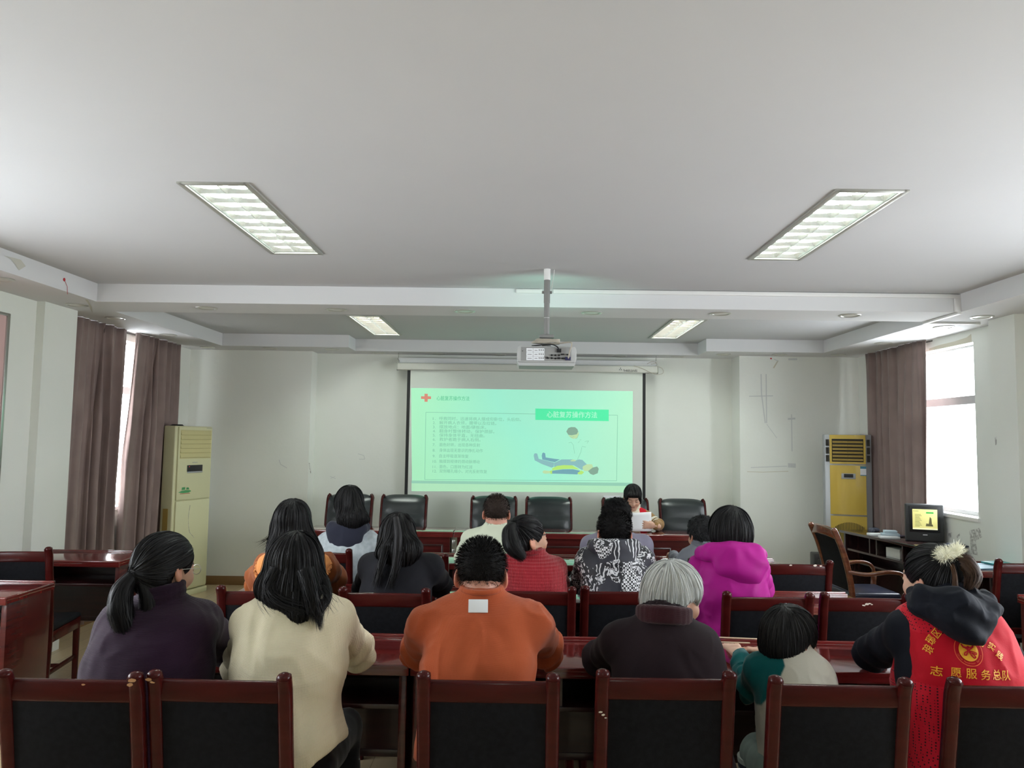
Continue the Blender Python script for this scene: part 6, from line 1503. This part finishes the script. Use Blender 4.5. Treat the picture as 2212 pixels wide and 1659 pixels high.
    for i, ch in enumerate(txt):
        a = math.radians(200 + 140 * i / (len(txt) - 1)); me = text_mesh(ch, 5.2 * k, 0, 0)
        if not len(me.vertices): continue
        xs = [v_.co.x for v_ in me.vertices]; mx = (min(xs) + max(xs)) / 2; rt = a + PI / 2; ca, sa = math.cos(rt), math.sin(rt)
        for v_ in me.vertices:
            u, w_ = v_.co.x - mx, v_.co.y - 1.4 * k; v_.co = (cx + 23.3 * k * math.cos(a) + u * ca - w_ * sa, 0, cz + 23.3 * k * math.sin(a) + u * sa + w_ * ca)
        lay('emblem_lettering', me, M['c_orpr'])
    # piping at the right armhole
    # navy hood
    L = lambda px, py, yy: X(px, py, yy) - o.B
    o2 = o; N0 = o.N
    hd = Vol(); hd.cap(L(1975, 1285, 2.66), L(2000, 1300, 2.52), .028, .042, k=.03).cap(L(2000, 1300, 2.52), L(2060, 1318, 2.47), .045, .060, k=.03).cap(L(2060, 1318, 2.47), L(2118, 1318, 2.50), .060, .050, k=.03).cap(L(2118, 1318, 2.50), L(2120, 1300, 2.62), .048, .035, k=.03)
    hd.cap(L(2060, 1320, 2.46), L(2090, 1362, 2.43), .062, .040, k=.04).ell(L(2095, 1345, 2.445), A_(.075, .045, .055), k=.04).cap(L(2045, 1290, 2.56), L(2075, 1292, 2.56), .055, .055, k=.03)
    def dsh(P): q = P - L(2090, 1350, 2.44); return .006 * np.sin(q[:, 2] * 70 + 30 * q[:, 0] + 7 * noise3(P * 12)) + .010 * noise3(P * 16) - .004 * np.clip(1 - np.abs(noise3(P * 24)) * 7, 0, 1)
    V2, F2 = vol_mesh(hd, .0055, dsh); mesh_np('hood', V2, F2, M['c_navy'], o.root)
    # hair pulled back to a high scrunchie
    hv = Vol(); hv.ell((0, -.014, .036), A_(.083, .102, .090)).ell((0, -.05, -.015), A_(.066, .058, .06), k=.04); hv.half((0, .078, .035), (0, .9, -.42), k=.012).half((0, 0, -.055), (0, .5, -1), k=.012); hv.ell((-.080, .006, -.028), A_(.030, .030, .036), k=.006, sub=True); hv = hv.xf(o.R, o.Hc, o.hs)
    tie = L(2050, 1203, 2.58)
    BR = A_(.085, .040, .020)
    pa = [tie, L(2082, 1215, 2.56), L(2098, 1245, 2.54), L(2088, 1275, 2.52)]
    sc_ = pony(o, hv, tie, pa, [.016, .032, .030, .010], seed=12, tailcol=A_(.05, .025, .014), n_tail=1300, tie_r=.012, sub=[([tie, L(2100, 1222, 2.55), L(2108, 1255, 2.53), L(2098, 1275, 2.52)], [.01, .014, .016, .008], 200, .0012, BR), ([tie, L(2062, 1240, 2.52), L(2066, 1275, 2.50), L(2085, 1296, 2.47)], [.008, .008, .008, .003], 120, .0012, BR)])
    rng = np.random.RandomState(4); v = Vol(); q0 = L(2035, 1200, 2.56); q1 = L(2068, 1192, 2.57)
    for i in range(5): c_ = q0 + (q1 - q0) * i / 4 + A_(0, 0, .004 * math.sin(i * 2)); v.ell(c_, A_(.015, .022, .017), k=.008)
    V2, F2 = vol_mesh(v, .005); roots = V2[rng.randint(0, len(V2), 900)]
    f2 = strands(v, roots, lambda p, t: p - (q0 + q1) / 2, 3, .005, .0012, c255(236, 234, 214), rng, .0, .003, .3, .1, out=1.0, follow=.1)
    V3, F3, C3 = merge([(V2, F2, tintflat(V2, c255(232, 230, 208))), f2]); mesh_np('fluffy_scrunchie', V3, F3, M['hairg'], o.root, col=C3)
vest()

# 7 --- woman with ruffled collar
def ruffle():
    y = 3.82
    def ex(g, o):
        S1, E1 = o.S[1], o.E[1]; g.ell(S1 + A_(.0, .01, -.015), A_(.075, .07, .07), k=.03).ell(E1 * .75 + S1 * .25, A_(.075, .08, .07), k=.03); S0, E0 = o.S[0], o.E[0]; g.ell(E0 * .7 + S0 * .3, A_(.065, .08, .08), k=.03)
    o = person('person', 'woman with long black hair in a rust brown blouse with a tan ruffled collar', (-1.12, 3.72, 0), headspec(635, 1077, y, 3, 4, 0, 1.0), X(638, 1195, y - .03),
        (X(578, 1225, y), X(700, 1225, y)), (X(556, 1262, 3.98), X(718, 1258, 3.98)), ((-1.22, 4.26, .81), (-1.02, 4.28, .81)), 'f', bw=.165, td=.115, ar=.058, cloth_m=M['c_brown'], garment='blouse',
        nr=.06, amp=.010, sc=13, seed=14, extra=ex, h=.008)
    c = Vol(); N = o.N
    for sx in (-1, 1): c.cap(N + A_(sx * .03, -.01, -.01), N + A_(sx * .135, -.0, -.055), .060, .052, k=.03).ell(N + A_(sx * .10, -.05, -.07), A_(.07, .045, .06), k=.03)
    c.ell(N + A_(0, -.06, -.06), A_(.11, .05, .075), k=.03); c.half(N + A_(0, 0, -.125), (0, 0, -1), k=.01).cap(N, N + A_(0, 0, .2), .055, .06, k=.01, sub=True)
    V2, F2 = vol_mesh(c, .006); mesh_np('ruffled_collar', V2, F2, M['c_tan'], o.root)
    b = MB()
    for sx in (-1, 1):
        P = smoothpath([tuple(N + A_(sx * .172, .02, -.03)), tuple(N + A_(sx * .180, -.03, -.06)), tuple(N + A_(sx * .165, -.07, -.10)), tuple(N + A_(sx * .13, -.09, -.125)), tuple(N + A_(sx * .06, -.10, -.13)), tuple(N + A_(0, -.105, -.13))], 10)
        P = [p + Vector((sx * .004 * math.sin(i * 1.9), -.006 * math.cos(i * 1.9), .004 * math.sin(i * 1.3))) for i, p in enumerate(P)]; b.tube(P, .009, 6)
    b.build('ruffle', M['c_tan'], o.root)
    cap = Vol(); cap.ell((0, -.018, .034), A_(.086, .108, .094)); cap.half((0, .062, .045), (0, .82, -.57), k=.012); cap = cap.xf(o.R, o.Hc, o.hs); v = Vol(); v.P = list(cap.P); hc = o.Hc; L = lambda px, py, yy: X(px, py, yy) - o.B
    v.cap(hc + A_(0, -.045, .0), L(632, 1215, 3.70), .080, .105, k=.04, flat=(A_(0, 1, 0), .55)).cap(hc + A_(-.05, -.02, -.03), L(600, 1190, 3.74), .05, .05, k=.04).cap(hc + A_(.05, -.02, -.03), L(672, 1190, 3.74), .05, .05, k=.04)
    hair(o, v, 3800, 15, .018, .0028, flow=longflow(o, None, 1.0, .10), h=.0075, seed=14, jit=.002, groove=.003, extra=[lambda r: bunch(o, [L(595, 1130, 3.78), L(588, 1160, 3.74), L(562, 1178, 3.72)], [.02, .02, .012], 60, .0015, BLK, r, jit=.015)])
ruffle()

# 8 --- woman in black jacket
def blackj():
    y = 3.80
    o = person('person', 'woman in a black jacket with long half-tied black hair, second row', (-.60, 3.72, 0), headspec(862, 1106, y + .03, -4, 10, 0, .98), X(862, 1198, y - .02),
        (X(802, 1222, y), X(930, 1225, y)), (X(786, 1272, 3.98), X(950, 1262, 3.98)), ((-.70, 4.26, .81), (-.50, 4.28, .81)), 'f', bw=.165, td=.115, ar=.062, cloth_m=M['c_jack'], garment='jacket', amp=.004, seed=16, h=.008, nr=.058)
    cap = Vol(); cap.ell((0, -.018, .034), A_(.084, .106, .092)); cap.half((0, .062, .045), (0, .82, -.57), k=.012); cap = cap.xf(o.R, o.Hc, o.hs); v = Vol(); v.P = list(cap.P); hc = o.Hc; L = lambda px, py, yy: X(px, py, yy) - o.B
    v.cap(hc + A_(0, -.045, .0), L(862, 1190, 3.71), .078, .090, k=.04, flat=(A_(0, 1, 0), .6)).cap(hc + A_(-.04, -.02, -.03), L(828, 1195, 3.74), .05, .035, k=.04).cap(hc + A_(.045, -.02, -.03), L(893, 1185, 3.74), .05, .04, k=.04)
    ex_ = [lambda r: bunch(o, [L(855, 1118, 3.70), L(860, 1160, 3.66), L(856, 1220, 3.65), L(846, 1268, 3.64)], [.014, .02, .020, .006], 420, .0022, A_(.03, .028, .03), r, jit=.004),
           lambda r: bunch(o, [L(835, 1180, 3.68), L(822, 1230, 3.64), L(808, 1272, 3.63)], [.03, .022, .012], 160, .0016, BLK, r, jit=.010), lambda r: bunch(o, [L(862, 1190, 3.66), L(852, 1240, 3.64), L(842, 1275, 3.63)], [.03, .022, .010], 200, .0016, BLK, r, jit=.008)]
    hair(o, v, 3600, 14, .016, .0028, flow=longflow(o, None, 1.0, .10), h=.0075, seed=16, jit=.002, groove=.003, extra=ex_)
blackj()

# 9 --- woman in red knit
def redk():
    y = 3.82
    o = person('person', 'woman in a red knitted sweater with a ponytail, face turned right', (.09, 3.74, 0), headspec(1140, 1111, y, -66, -4, 0, .98), X(1150, 1203, y - .02),
        (X(1095, 1228, y - .02), X(1196, 1230, y + .03)), (X(1080, 1262, 3.95), X(1208, 1268, 4.00)), ((-.0, 4.28, .81), (.16, 4.30, .81)), 't', bw=.165, td=.120, ar=.062, cloth_m=M['c_redk'], amp=.004, seed=18, h=.008, nr=.062, collar=('crew', M['c_redk']), hh=.004)
    hv = Vol(); hv.ell((0, -.014, .036), A_(.083, .102, .090)).ell((0, -.05, -.015), A_(.066, .058, .06), k=.04); hv.half((0, .070, .035), (0, .9, -.42), k=.012).half((0, 0, -.060), (0, .5, -1), k=.012); hv.ell((.080, .004, -.024), A_(.030, .030, .036), k=.006, sub=True); hv = hv.xf(o.R, o.Hc, o.hs)
    L = lambda px, py, yy: X(px, py, yy) - o.B; tie = L(1112, 1133, 3.76)
    pony(o, hv, tie, [tie, L(1102, 1150, 3.72), L(1108, 1180, 3.68), L(1132, 1208, 3.66)], [.018, .040, .046, .018], seed=18, n_tail=1800, wid=.0026)
redk()

# 10 --- boy in the patterned jacket
def pattern():
    m = mat('black_white_print', (.05, .05, .06), .7); M['c_print'] = m
    tc = nd(m, 'ShaderNodeTexCoord'); mp = nd(m, 'ShaderNodeMapping'); lk(m, tc.outputs['Object'], mp.inputs['Vector'])
    v1 = nd(m, 'ShaderNodeTexVoronoi', Scale=13.0); lk(m, mp.outputs[0], v1.inputs['Vector']); sp = nd(m, 'ShaderNodeSeparateColor'); lk(m, v1.outputs['Color'], sp.inputs[0])
    ck = nd(m, 'ShaderNodeTexChecker', Scale=110.0); lk(m, mp.outputs[0], ck.inputs['Vector']); ck.inputs['Color1'].default_value = (.68, .68, .70, 1); ck.inputs['Color2'].default_value = (.012, .012, .015, 1)
    nz = nd(m, 'ShaderNodeTexNoise', Scale=34.0, Detail=5.0); nz.inputs['Distortion'].default_value = 1.6; lk(m, mp.outputs[0], nz.inputs['Vector'])
    r1 = nd(m, 'ShaderNodeValToRGB'); r1.color_ramp.interpolation = 'CONSTANT'; e = r1.color_ramp.elements; e[0].color = (.015, .015, .019, 1); e[1].position = .52; e[1].color = (.66, .66, .68, 1); q = e.new(.62); q.color = (.10, .10, .12, 1); lk(m, nz.outputs['Fac'], r1.inputs['Fac'])
    wv = nd(m, 'ShaderNodeTexWave', Scale=18.0, Distortion=6.0); lk(m, mp.outputs[0], wv.inputs['Vector']); r2 = nd(m, 'ShaderNodeValToRGB'); r2.color_ramp.interpolation = 'CONSTANT'; r2.color_ramp.elements[0].color = (.018, .018, .024, 1); r2.color_ramp.elements[1].position = .78; r2.color_ramp.elements[1].color = (.6, .6, .62, 1); lk(m, wv.outputs['Fac'], r2.inputs['Fac'])
    def mixc(fac_from, lo, a, b_):
        c = nd(m, 'ShaderNodeMath', operation='GREATER_THAN'); c.inputs[1].default_value = lo; lk(m, fac_from, c.inputs[0]); x = nd(m, 'ShaderNodeMix', data_type='RGBA'); lk(m, c.outputs[0], x.inputs[0]); lk(m, a, x.inputs[6]); lk(m, b_, x.inputs[7]); return x.outputs[2]
    rg = nd(m, 'ShaderNodeRGB'); rg.outputs[0].default_value = (.022, .022, .032, 1)
    a = mixc(sp.outputs[0], .30, rg.outputs[0], r1.outputs[0]); a = mixc(sp.outputs[1], .86, a, r2.outputs[0]); a = mixc(sp.outputs[2], .80, a, ck.outputs[0]); lk(m, a, bsdf(m).inputs['Base Color'])
    y = 3.84
    o = person('person', 'boy with short hair in a black and white printed hooded jacket', (.50, 3.76, 0), headspec(1327, 1101, y, 0, 12, 0, .98, -.004), X(1327, 1185, y - .02),
        (X(1270, 1212, y), X(1383, 1210, y)), (X(1258, 1258, 4.0), X(1390, 1250, 4.0)), ((.42, 4.30, .81), (.58, 4.32, .81)), 'r', female=False, bw=.165, td=.115, ar=.064, cloth_m=m, garment='jacket', amp=.008, sc=11, seed=20, h=.0075, nr=.062, jaw=1.05)
    hood(o, m, [((0, -.085, -.05), (.095, .045, .08))], rim=.036, seed=4, h=.0065, amp=.004)
    hv = capvol(o, .008, -.058, .050, .045)
    def fl(p, t): r = p - (o.Hc + o.R @ A_(0, -.02, .02)); return r / np.linalg.norm(r, axis=1, keepdims=True) + A_(0, -.1, -.35)
    hair(o, hv, 6000, 3, .006, .0013, col=A_(.009, .008, .008), flow=fl, h=.0055, jit=.001, out=.9, follow=.2, lift=.0005, groove=.0006, seed=20, cvar=.5, m=M['hairs'])
pattern()

# 11 --- woman in magenta
def magenta():
    y = 3.82
    def ex(g, o): g.ell(A_(-.02, -.02, .62), A_(.20, .145, .17), k=.06)
    o = person('person', 'woman with a black bob in a magenta hooded shell jacket', (1.06, 3.76, 0), headspec(1577, 1096, y + .02, 0, 8, 0, 1.04), X(1573, 1195, y - .02),
        (X(1515, 1228, y), X(1632, 1228, y)), (X(1500, 1275, 3.98), X(1642, 1268, 3.98)), ((.98, 4.28, .81), (1.12, 4.30, .81)), 'f', bw=.170, td=.12, ar=.064, hem=.50, cloth_m=M['c_mag'], garment='jacket', amp=.009, sc=10, seed=22, h=.0075, extra=ex)
    hood(o, M['c_mag'], [((.03, -.10, -.045), (.135, .05, .07)), ((.055, -.105, -.09), (.075, .04, .06))], rim=.046, seed=7, h=.0065, amp=.006, pts=[(-.10, .05, -.01), (-.125, .0, .0), (-.10, -.05, .01), (0, -.085, .02), (.11, -.06, .015), (.145, -.01, .0), (.11, .05, -.01)])
    v = Vol(); v.ell((0, -.014, .036), A_(.096, .112, .100)).ell((0, -.030, -.020), A_(.088, .082, .078), k=.05); v.half((0, .075, .03), (0, .9, -.42), k=.012).half((0, 0, -.088), (0, .2, -1), k=.03); v = v.xf(o.R, o.Hc, o.hs)
    hair(o, v, 3800, 11, .013, .0026, seed=22, h=.0065, jit=.0012, lvar=.12)
magenta()

# 12 --- girl in grey hoodie
def hoodie():
    y = 4.92
    o = person('person', 'girl with long straight black hair in a heather grey hoodie with navy hood', (-1.08, 4.84, 0), headspec(757, 1048, y, 0, 2, 0, 1.0), X(752, 1145, y - .02),
        (X(706, 1172, y), X(800, 1172, y)), (X(700, 1205, 5.08), X(808, 1200, 5.08)), ((-1.16, 5.40, .81), (-1.0, 5.42, .81)), 'f', bw=.160, td=.11, ar=.062, cloth_m=M['c_heather'], garment='hoodie', amp=.008, sc=11, seed=24, h=.009)
    hood(o, M['c_nhood'], [((0, -.085, -.035), (.115, .045, .08)), ((0, -.09, -.10), (.06, .03, .05))], rim=.040, seed=9, h=.0075, amp=.005)
    cap = Vol(); cap.ell((0, -.016, .034), A_(.088, .106, .096)); cap.half((0, .062, .045), (0, .82, -.57), k=.012); cap = cap.xf(o.R, o.Hc, o.hs); v = Vol(); v.P = list(cap.P); hc = o.Hc; L = lambda px, py, yy: X(px, py, yy) - o.B
    v.cap(hc + A_(0, -.04, .0), L(757, 1118, 4.82), .080, .088, k=.04, flat=(A_(0, 1, 0), .6)).cap(hc + A_(.045, -.02, -.03), L(792, 1122, 4.84), .05, .022, k=.03)
    hair(o, v, 2600, 13, .017, .0036, flow=longflow(o, None, 1.0, .10), h=.008, seed=24, jit=.001, groove=.0015, lvar=.1)
hoodie()

# 13 --- man in pale shirt
def pale():
    y = 4.92
    o = person('person', 'short-haired man in a pale greenish white shirt, third row centre', (-.13, 4.84, 0), headspec(1073, 1067, y, 0, 4, 0, 1.02, -.004), X(1070, 1140, y - .02),
        (X(1018, 1168, y), X(1128, 1165, y)), (X(1004, 1205, 5.08), X(1138, 1200, 5.08)), ((-.22, 5.42, .81), (-.02, 5.42, .81)), 'r', female=False, bw=.175, td=.12, ar=.066, cloth_m=M['c_pale'], garment='shirt', amp=.007, sc=9, seed=26, h=.009, nr=.062, jaw=1.05)
    hv = capvol(o, .005, -.052, .050, .045)
    def fl(p, t): r = p - (o.Hc + o.R @ A_(0, -.02, .02)); return r / np.linalg.norm(r, axis=1, keepdims=True) + A_(0, -.1, -.35)
    hair(o, hv, 3000, 3, .005, .0014, col=A_(.022, .016, .013), flow=fl, h=.007, jit=.001, out=.9, follow=.2, lift=.0005, groove=.0006, seed=26, cvar=.6, capcol=A_(.03, .02, .016), m=M['hairs'])
pale()
def curlflow(o, rng_seed=1):
    def f(p, t): r = p - (o.Hc + o.R @ A_(0, -.02, .03)); return r / np.linalg.norm(r, axis=1, keepdims=True) * .8 + 1.6 * np.stack([noise3(p * 55 + 3), noise3(p * 55 + 17), noise3(p * 55 + 29)], 1) * 2 + A_(0, 0, -.2)
    return f
def curly(o, v, n, col, seed, h=.007):
    def cd(P): return .010 * noise3(P * 60) + .008 * noise3(P * 120 + 5)
    hair(o, v, n, 7, .007, .0016, col=col, flow=curlflow(o), h=h, jit=.003, out=.2, follow=.5, m=M['hairs'], seed=seed, disp=cd, groove=0, cvar=.6)
# 14 --- lavender
def lav():
    y = 4.98
    o = person('person', 'person with curly dark hair in a lavender grey top, hidden behind the printed jacket', (.64, 4.86, 0), headspec(1331, 1077, y, 0, 4, 0, 1.0), X(1331, 1152, y - .02),
        (X(1276, 1178, y), X(1388, 1178, y)), (X(1268, 1210, 5.12), X(1392, 1208, 5.12)), ((.56, 5.42, .81), (.74, 5.42, .81)), 'f', bw=.170, td=.12, ar=.064, cloth_m=M['c_lav'], garment='shirt', amp=.006, seed=28, h=.009)
    v = Vol(); v.ell((0, -.014, .036), A_(.092, .108, .096)).ell((0, -.04, -.02), A_(.080, .074, .07), k=.04); v.half((0, .07, .04), (0, .86, -.5), k=.012).half((0, 0, -.075), (0, .2, -1), k=.02); curly(o, v.xf(o.R, o.Hc, o.hs), 3000, BLK, 28)
lav()
# 15 --- slate grey with curly crop
def slate():
    y = 4.90
    o = person('person', 'person with short curly greying hair in a slate grey jacket, beside the magenta hood', (1.19, 4.84, 0), headspec(1516, 1114, y, 18, 10, 0, .98), X(1520, 1185, y - .02),
        (X(1488, 1208, y), X(1580, 1205, y)), (X(1480, 1238, 5.08), X(1592, 1232, 5.08)), ((1.10, 5.42, .81), (1.28, 5.42, .81)), 't', bw=.160, td=.115, ar=.060, cloth_m=M['c_slate'], garment='jacket', amp=.006, seed=30, h=.009, collar=('turtle', M['c_slate']), nr=.066)
    v = Vol(); v.ell((0, -.014, .036), A_(.086, .102, .092)).ell((0, -.04, -.01), A_(.072, .066, .06), k=.04); v.half((0, .066, .045), (0, .86, -.5), k=.012).half((0, 0, -.062), (0, .25, -1), k=.015); curly(o, v.xf(o.R, o.Hc, o.hs), 2800, A_(.022, .022, .023), 30)
slate()

# 16 --- presenter behind the head table, facing the room
def presenter():
    M['s_white'] = cloth('white_stripe_knit', c255(214, 212, 200)); 
    def gm(V, Fc, o):
        c = V[Fc].mean(1); N = o.N; mi = np.zeros(len(c), int)
        for S_, E_, W_ in ((o.S[0], o.E[0], o.W[0]), (o.S[1], o.E[1], o.W[1])):
            ab = E_ - S_; L = np.linalg.norm(ab); t = ((c - S_) @ ab) / L; rad = np.linalg.norm(c - S_ - (t / L)[:, None] * ab, axis=1)
            bc = W_ - E_; L2 = np.linalg.norm(bc); t2 = ((c - E_) @ bc) / L2; rad2 = np.linalg.norm(c - E_ - (t2 / L2)[:, None] * bc, axis=1)
            arm = ((t > -.035) & (rad < .088)) | ((t2 > 0) & (rad2 < .08)); arm &= np.abs(c[:, 0] - N[0]) > .115; mi[arm] = 2
            st = arm & (rad < .088) & (((t > .075) & (t < .098)) | ((t > .118) & (t < .150))); mi[st] = 3
        tors = mi == 0; mi[tors & (np.abs(c[:, 0] - N[0]) > .045) & (np.abs(c[:, 0] - N[0]) < .175)] = 1
        return [M['c_ivory'], M['c_red'], M['c_tanb'], M['s_white']], mi
    y = 7.40; hy = 7.12
    wrR = A_(1.275, 7.088, .825); wrL = A_(1.00, 7.17, .80)
    o = person('person', 'presenter with bangs in a red vest and striped brown sleeves reading a sheet', (1.12, 7.50, 0), headspec(1367, 1046, y, 176, 24, 0, 1.0), X(1369, 1102, 7.44),
        (X(1335, 1122, 7.44), X(1402, 1120, 7.44)), (A_(.90, 7.28, .83), A_(1.345, 7.31, .815)), (tuple(wrL), tuple(wrR)), 'f', bw=.160, td=.11, ar=.056, cloth_m=gm, h=.0075, amp=.004, seed=40,
        pelvis=(1.12, 7.52, .55), knees=((1.02, 7.14, .52), (1.22, 7.14, .52)), fdir=-1, hh=.0035, collar=('turtle', M['c_ivory']), nr=.052,
        handspec={1: dict(d=(-1, .04, .10), up=(0, -1, .1), curl=16, thumb=(30, 30), flip=True), 0: dict(d=(1, -.2, .12), up=(0, -1, .2), curl=38, thumb=(35, 40), flip=True)})
    v = Vol(); v.ell((0, -.014, .036), A_(.084, .104, .092)).ell((0, -.03, -.03), A_(.078, .06, .06), k=.04)
    v.half((0, .050, .020), (0, .86, -.5), k=.012); v.cap((-.035, .078, .066), (.035, .078, .066), .022, k=.02).cap((-.060, .050, .02), (-.062, .035, -.03), .016, k=.02).cap((.060, .050, .02), (.062, .035, -.03), .016, k=.02)
    v.half((0, 0, -.075), (0, .2, -1), k=.02); v = v.xf(o.R, o.Hc, o.hs)
    hair(o, v, 3600, 7, .011, .0022, seed=40, h=.005, jit=.001, lvar=.2)
    # sheet of paper held upright in both hands
    a = X(1363, 1112, 7.10); b_ = X(1402, 1107, 7.10); bm = bmesh.new(); G = {}
    for i in range(9):
        for j in range(7):
            u = i / 8; w_ = j / 6; G[i, j] = bm.verts.new((1.045 + .195 * u, 7.10 - .03 * math.sin(PI * u) * .6 + .03 * w_ * .5, .775 + .165 * w_ + .012 * u * (w_)))
    for i in range(8):
        for j in range(6): bm.faces.new((G[i, j], G[i + 1, j], G[i + 1, j + 1], G[i, j + 1]))
    b = MB(); b._add(bm); q = b.build('paper_sheet', M['paper'], None, smooth=180); sm = q.modifiers.new('t', 'SOLIDIFY'); sm.thickness = .0008; tag(q, 'white sheet of paper held up by the presenter', 'paper')
presenter()

# 17 --- child in magenta squeezed in behind the boy
def child():
    o = person('person', 'child in a magenta jacket almost hidden behind the small boy, one hand on the table', (1.02, 2.78, 0), (1.005, 2.835, .880, 30, 20, 0, .80), (1.02, 2.80, .77),
        ((.935, 2.82, .715), (1.10, 2.82, .715)), ((1.05, 2.93, .80), (1.145, 2.87, .74)), ((.975, 2.985, .797), (1.10, 3.00, .80)), 'f', bw=.085, td=.065, ar=.036, hem=.48, cloth_m=M['c_mag'], garment='jacket', amp=.003, seed=44, h=.006,
        pelvis=(1.02, 2.80, .55), knees=((.96, 2.95, .50), (1.08, 2.95, .50)), ankz=.15, hcurl=25, handspec={0: dict(d=(-1, .32, .10), up=(.1, .1, 1), curl=26, thumb=(40, 10))}, nr=.05)
    v = Vol(); v.ell((0, -.014, .036), A_(.080, .100, .090)).ell((0, -.03, -.02), A_(.072, .066, .06), k=.04); v.half((0, .07, .03), (0, .9, -.42), k=.012).half((0, 0, -.07), (0, .25, -1), k=.012)
    hair(o, v.xf(o.R, o.Hc, o.hs), 1500, 7, .011, .0022, seed=44, h=.006)
child()
M['stick'] = mat('pale_stick_and_glint', (.62, .48, .34), .5)
for (p0, p1, lab) in (((1554, 1377, 3.10), (1655, 1381, 3.10), 'thin pale rod standing in for the highlight on the table edge'), ((1554, 1387, 3.02), (1620, 1389, 3.02), 'shorter thin pale stick across the fingers of the small boy')):  # first rod is the table edge highlight built as geometry, second a stick
    A = X(*p0); Bq = X(*p1); b = MB(); b.cyl(tuple(A), tuple(Bq), .0028, n=8); q = b.build('stick_and_glint', M['stick']); tag(q, lab, 'stick')
bpy.context.view_layer.update()
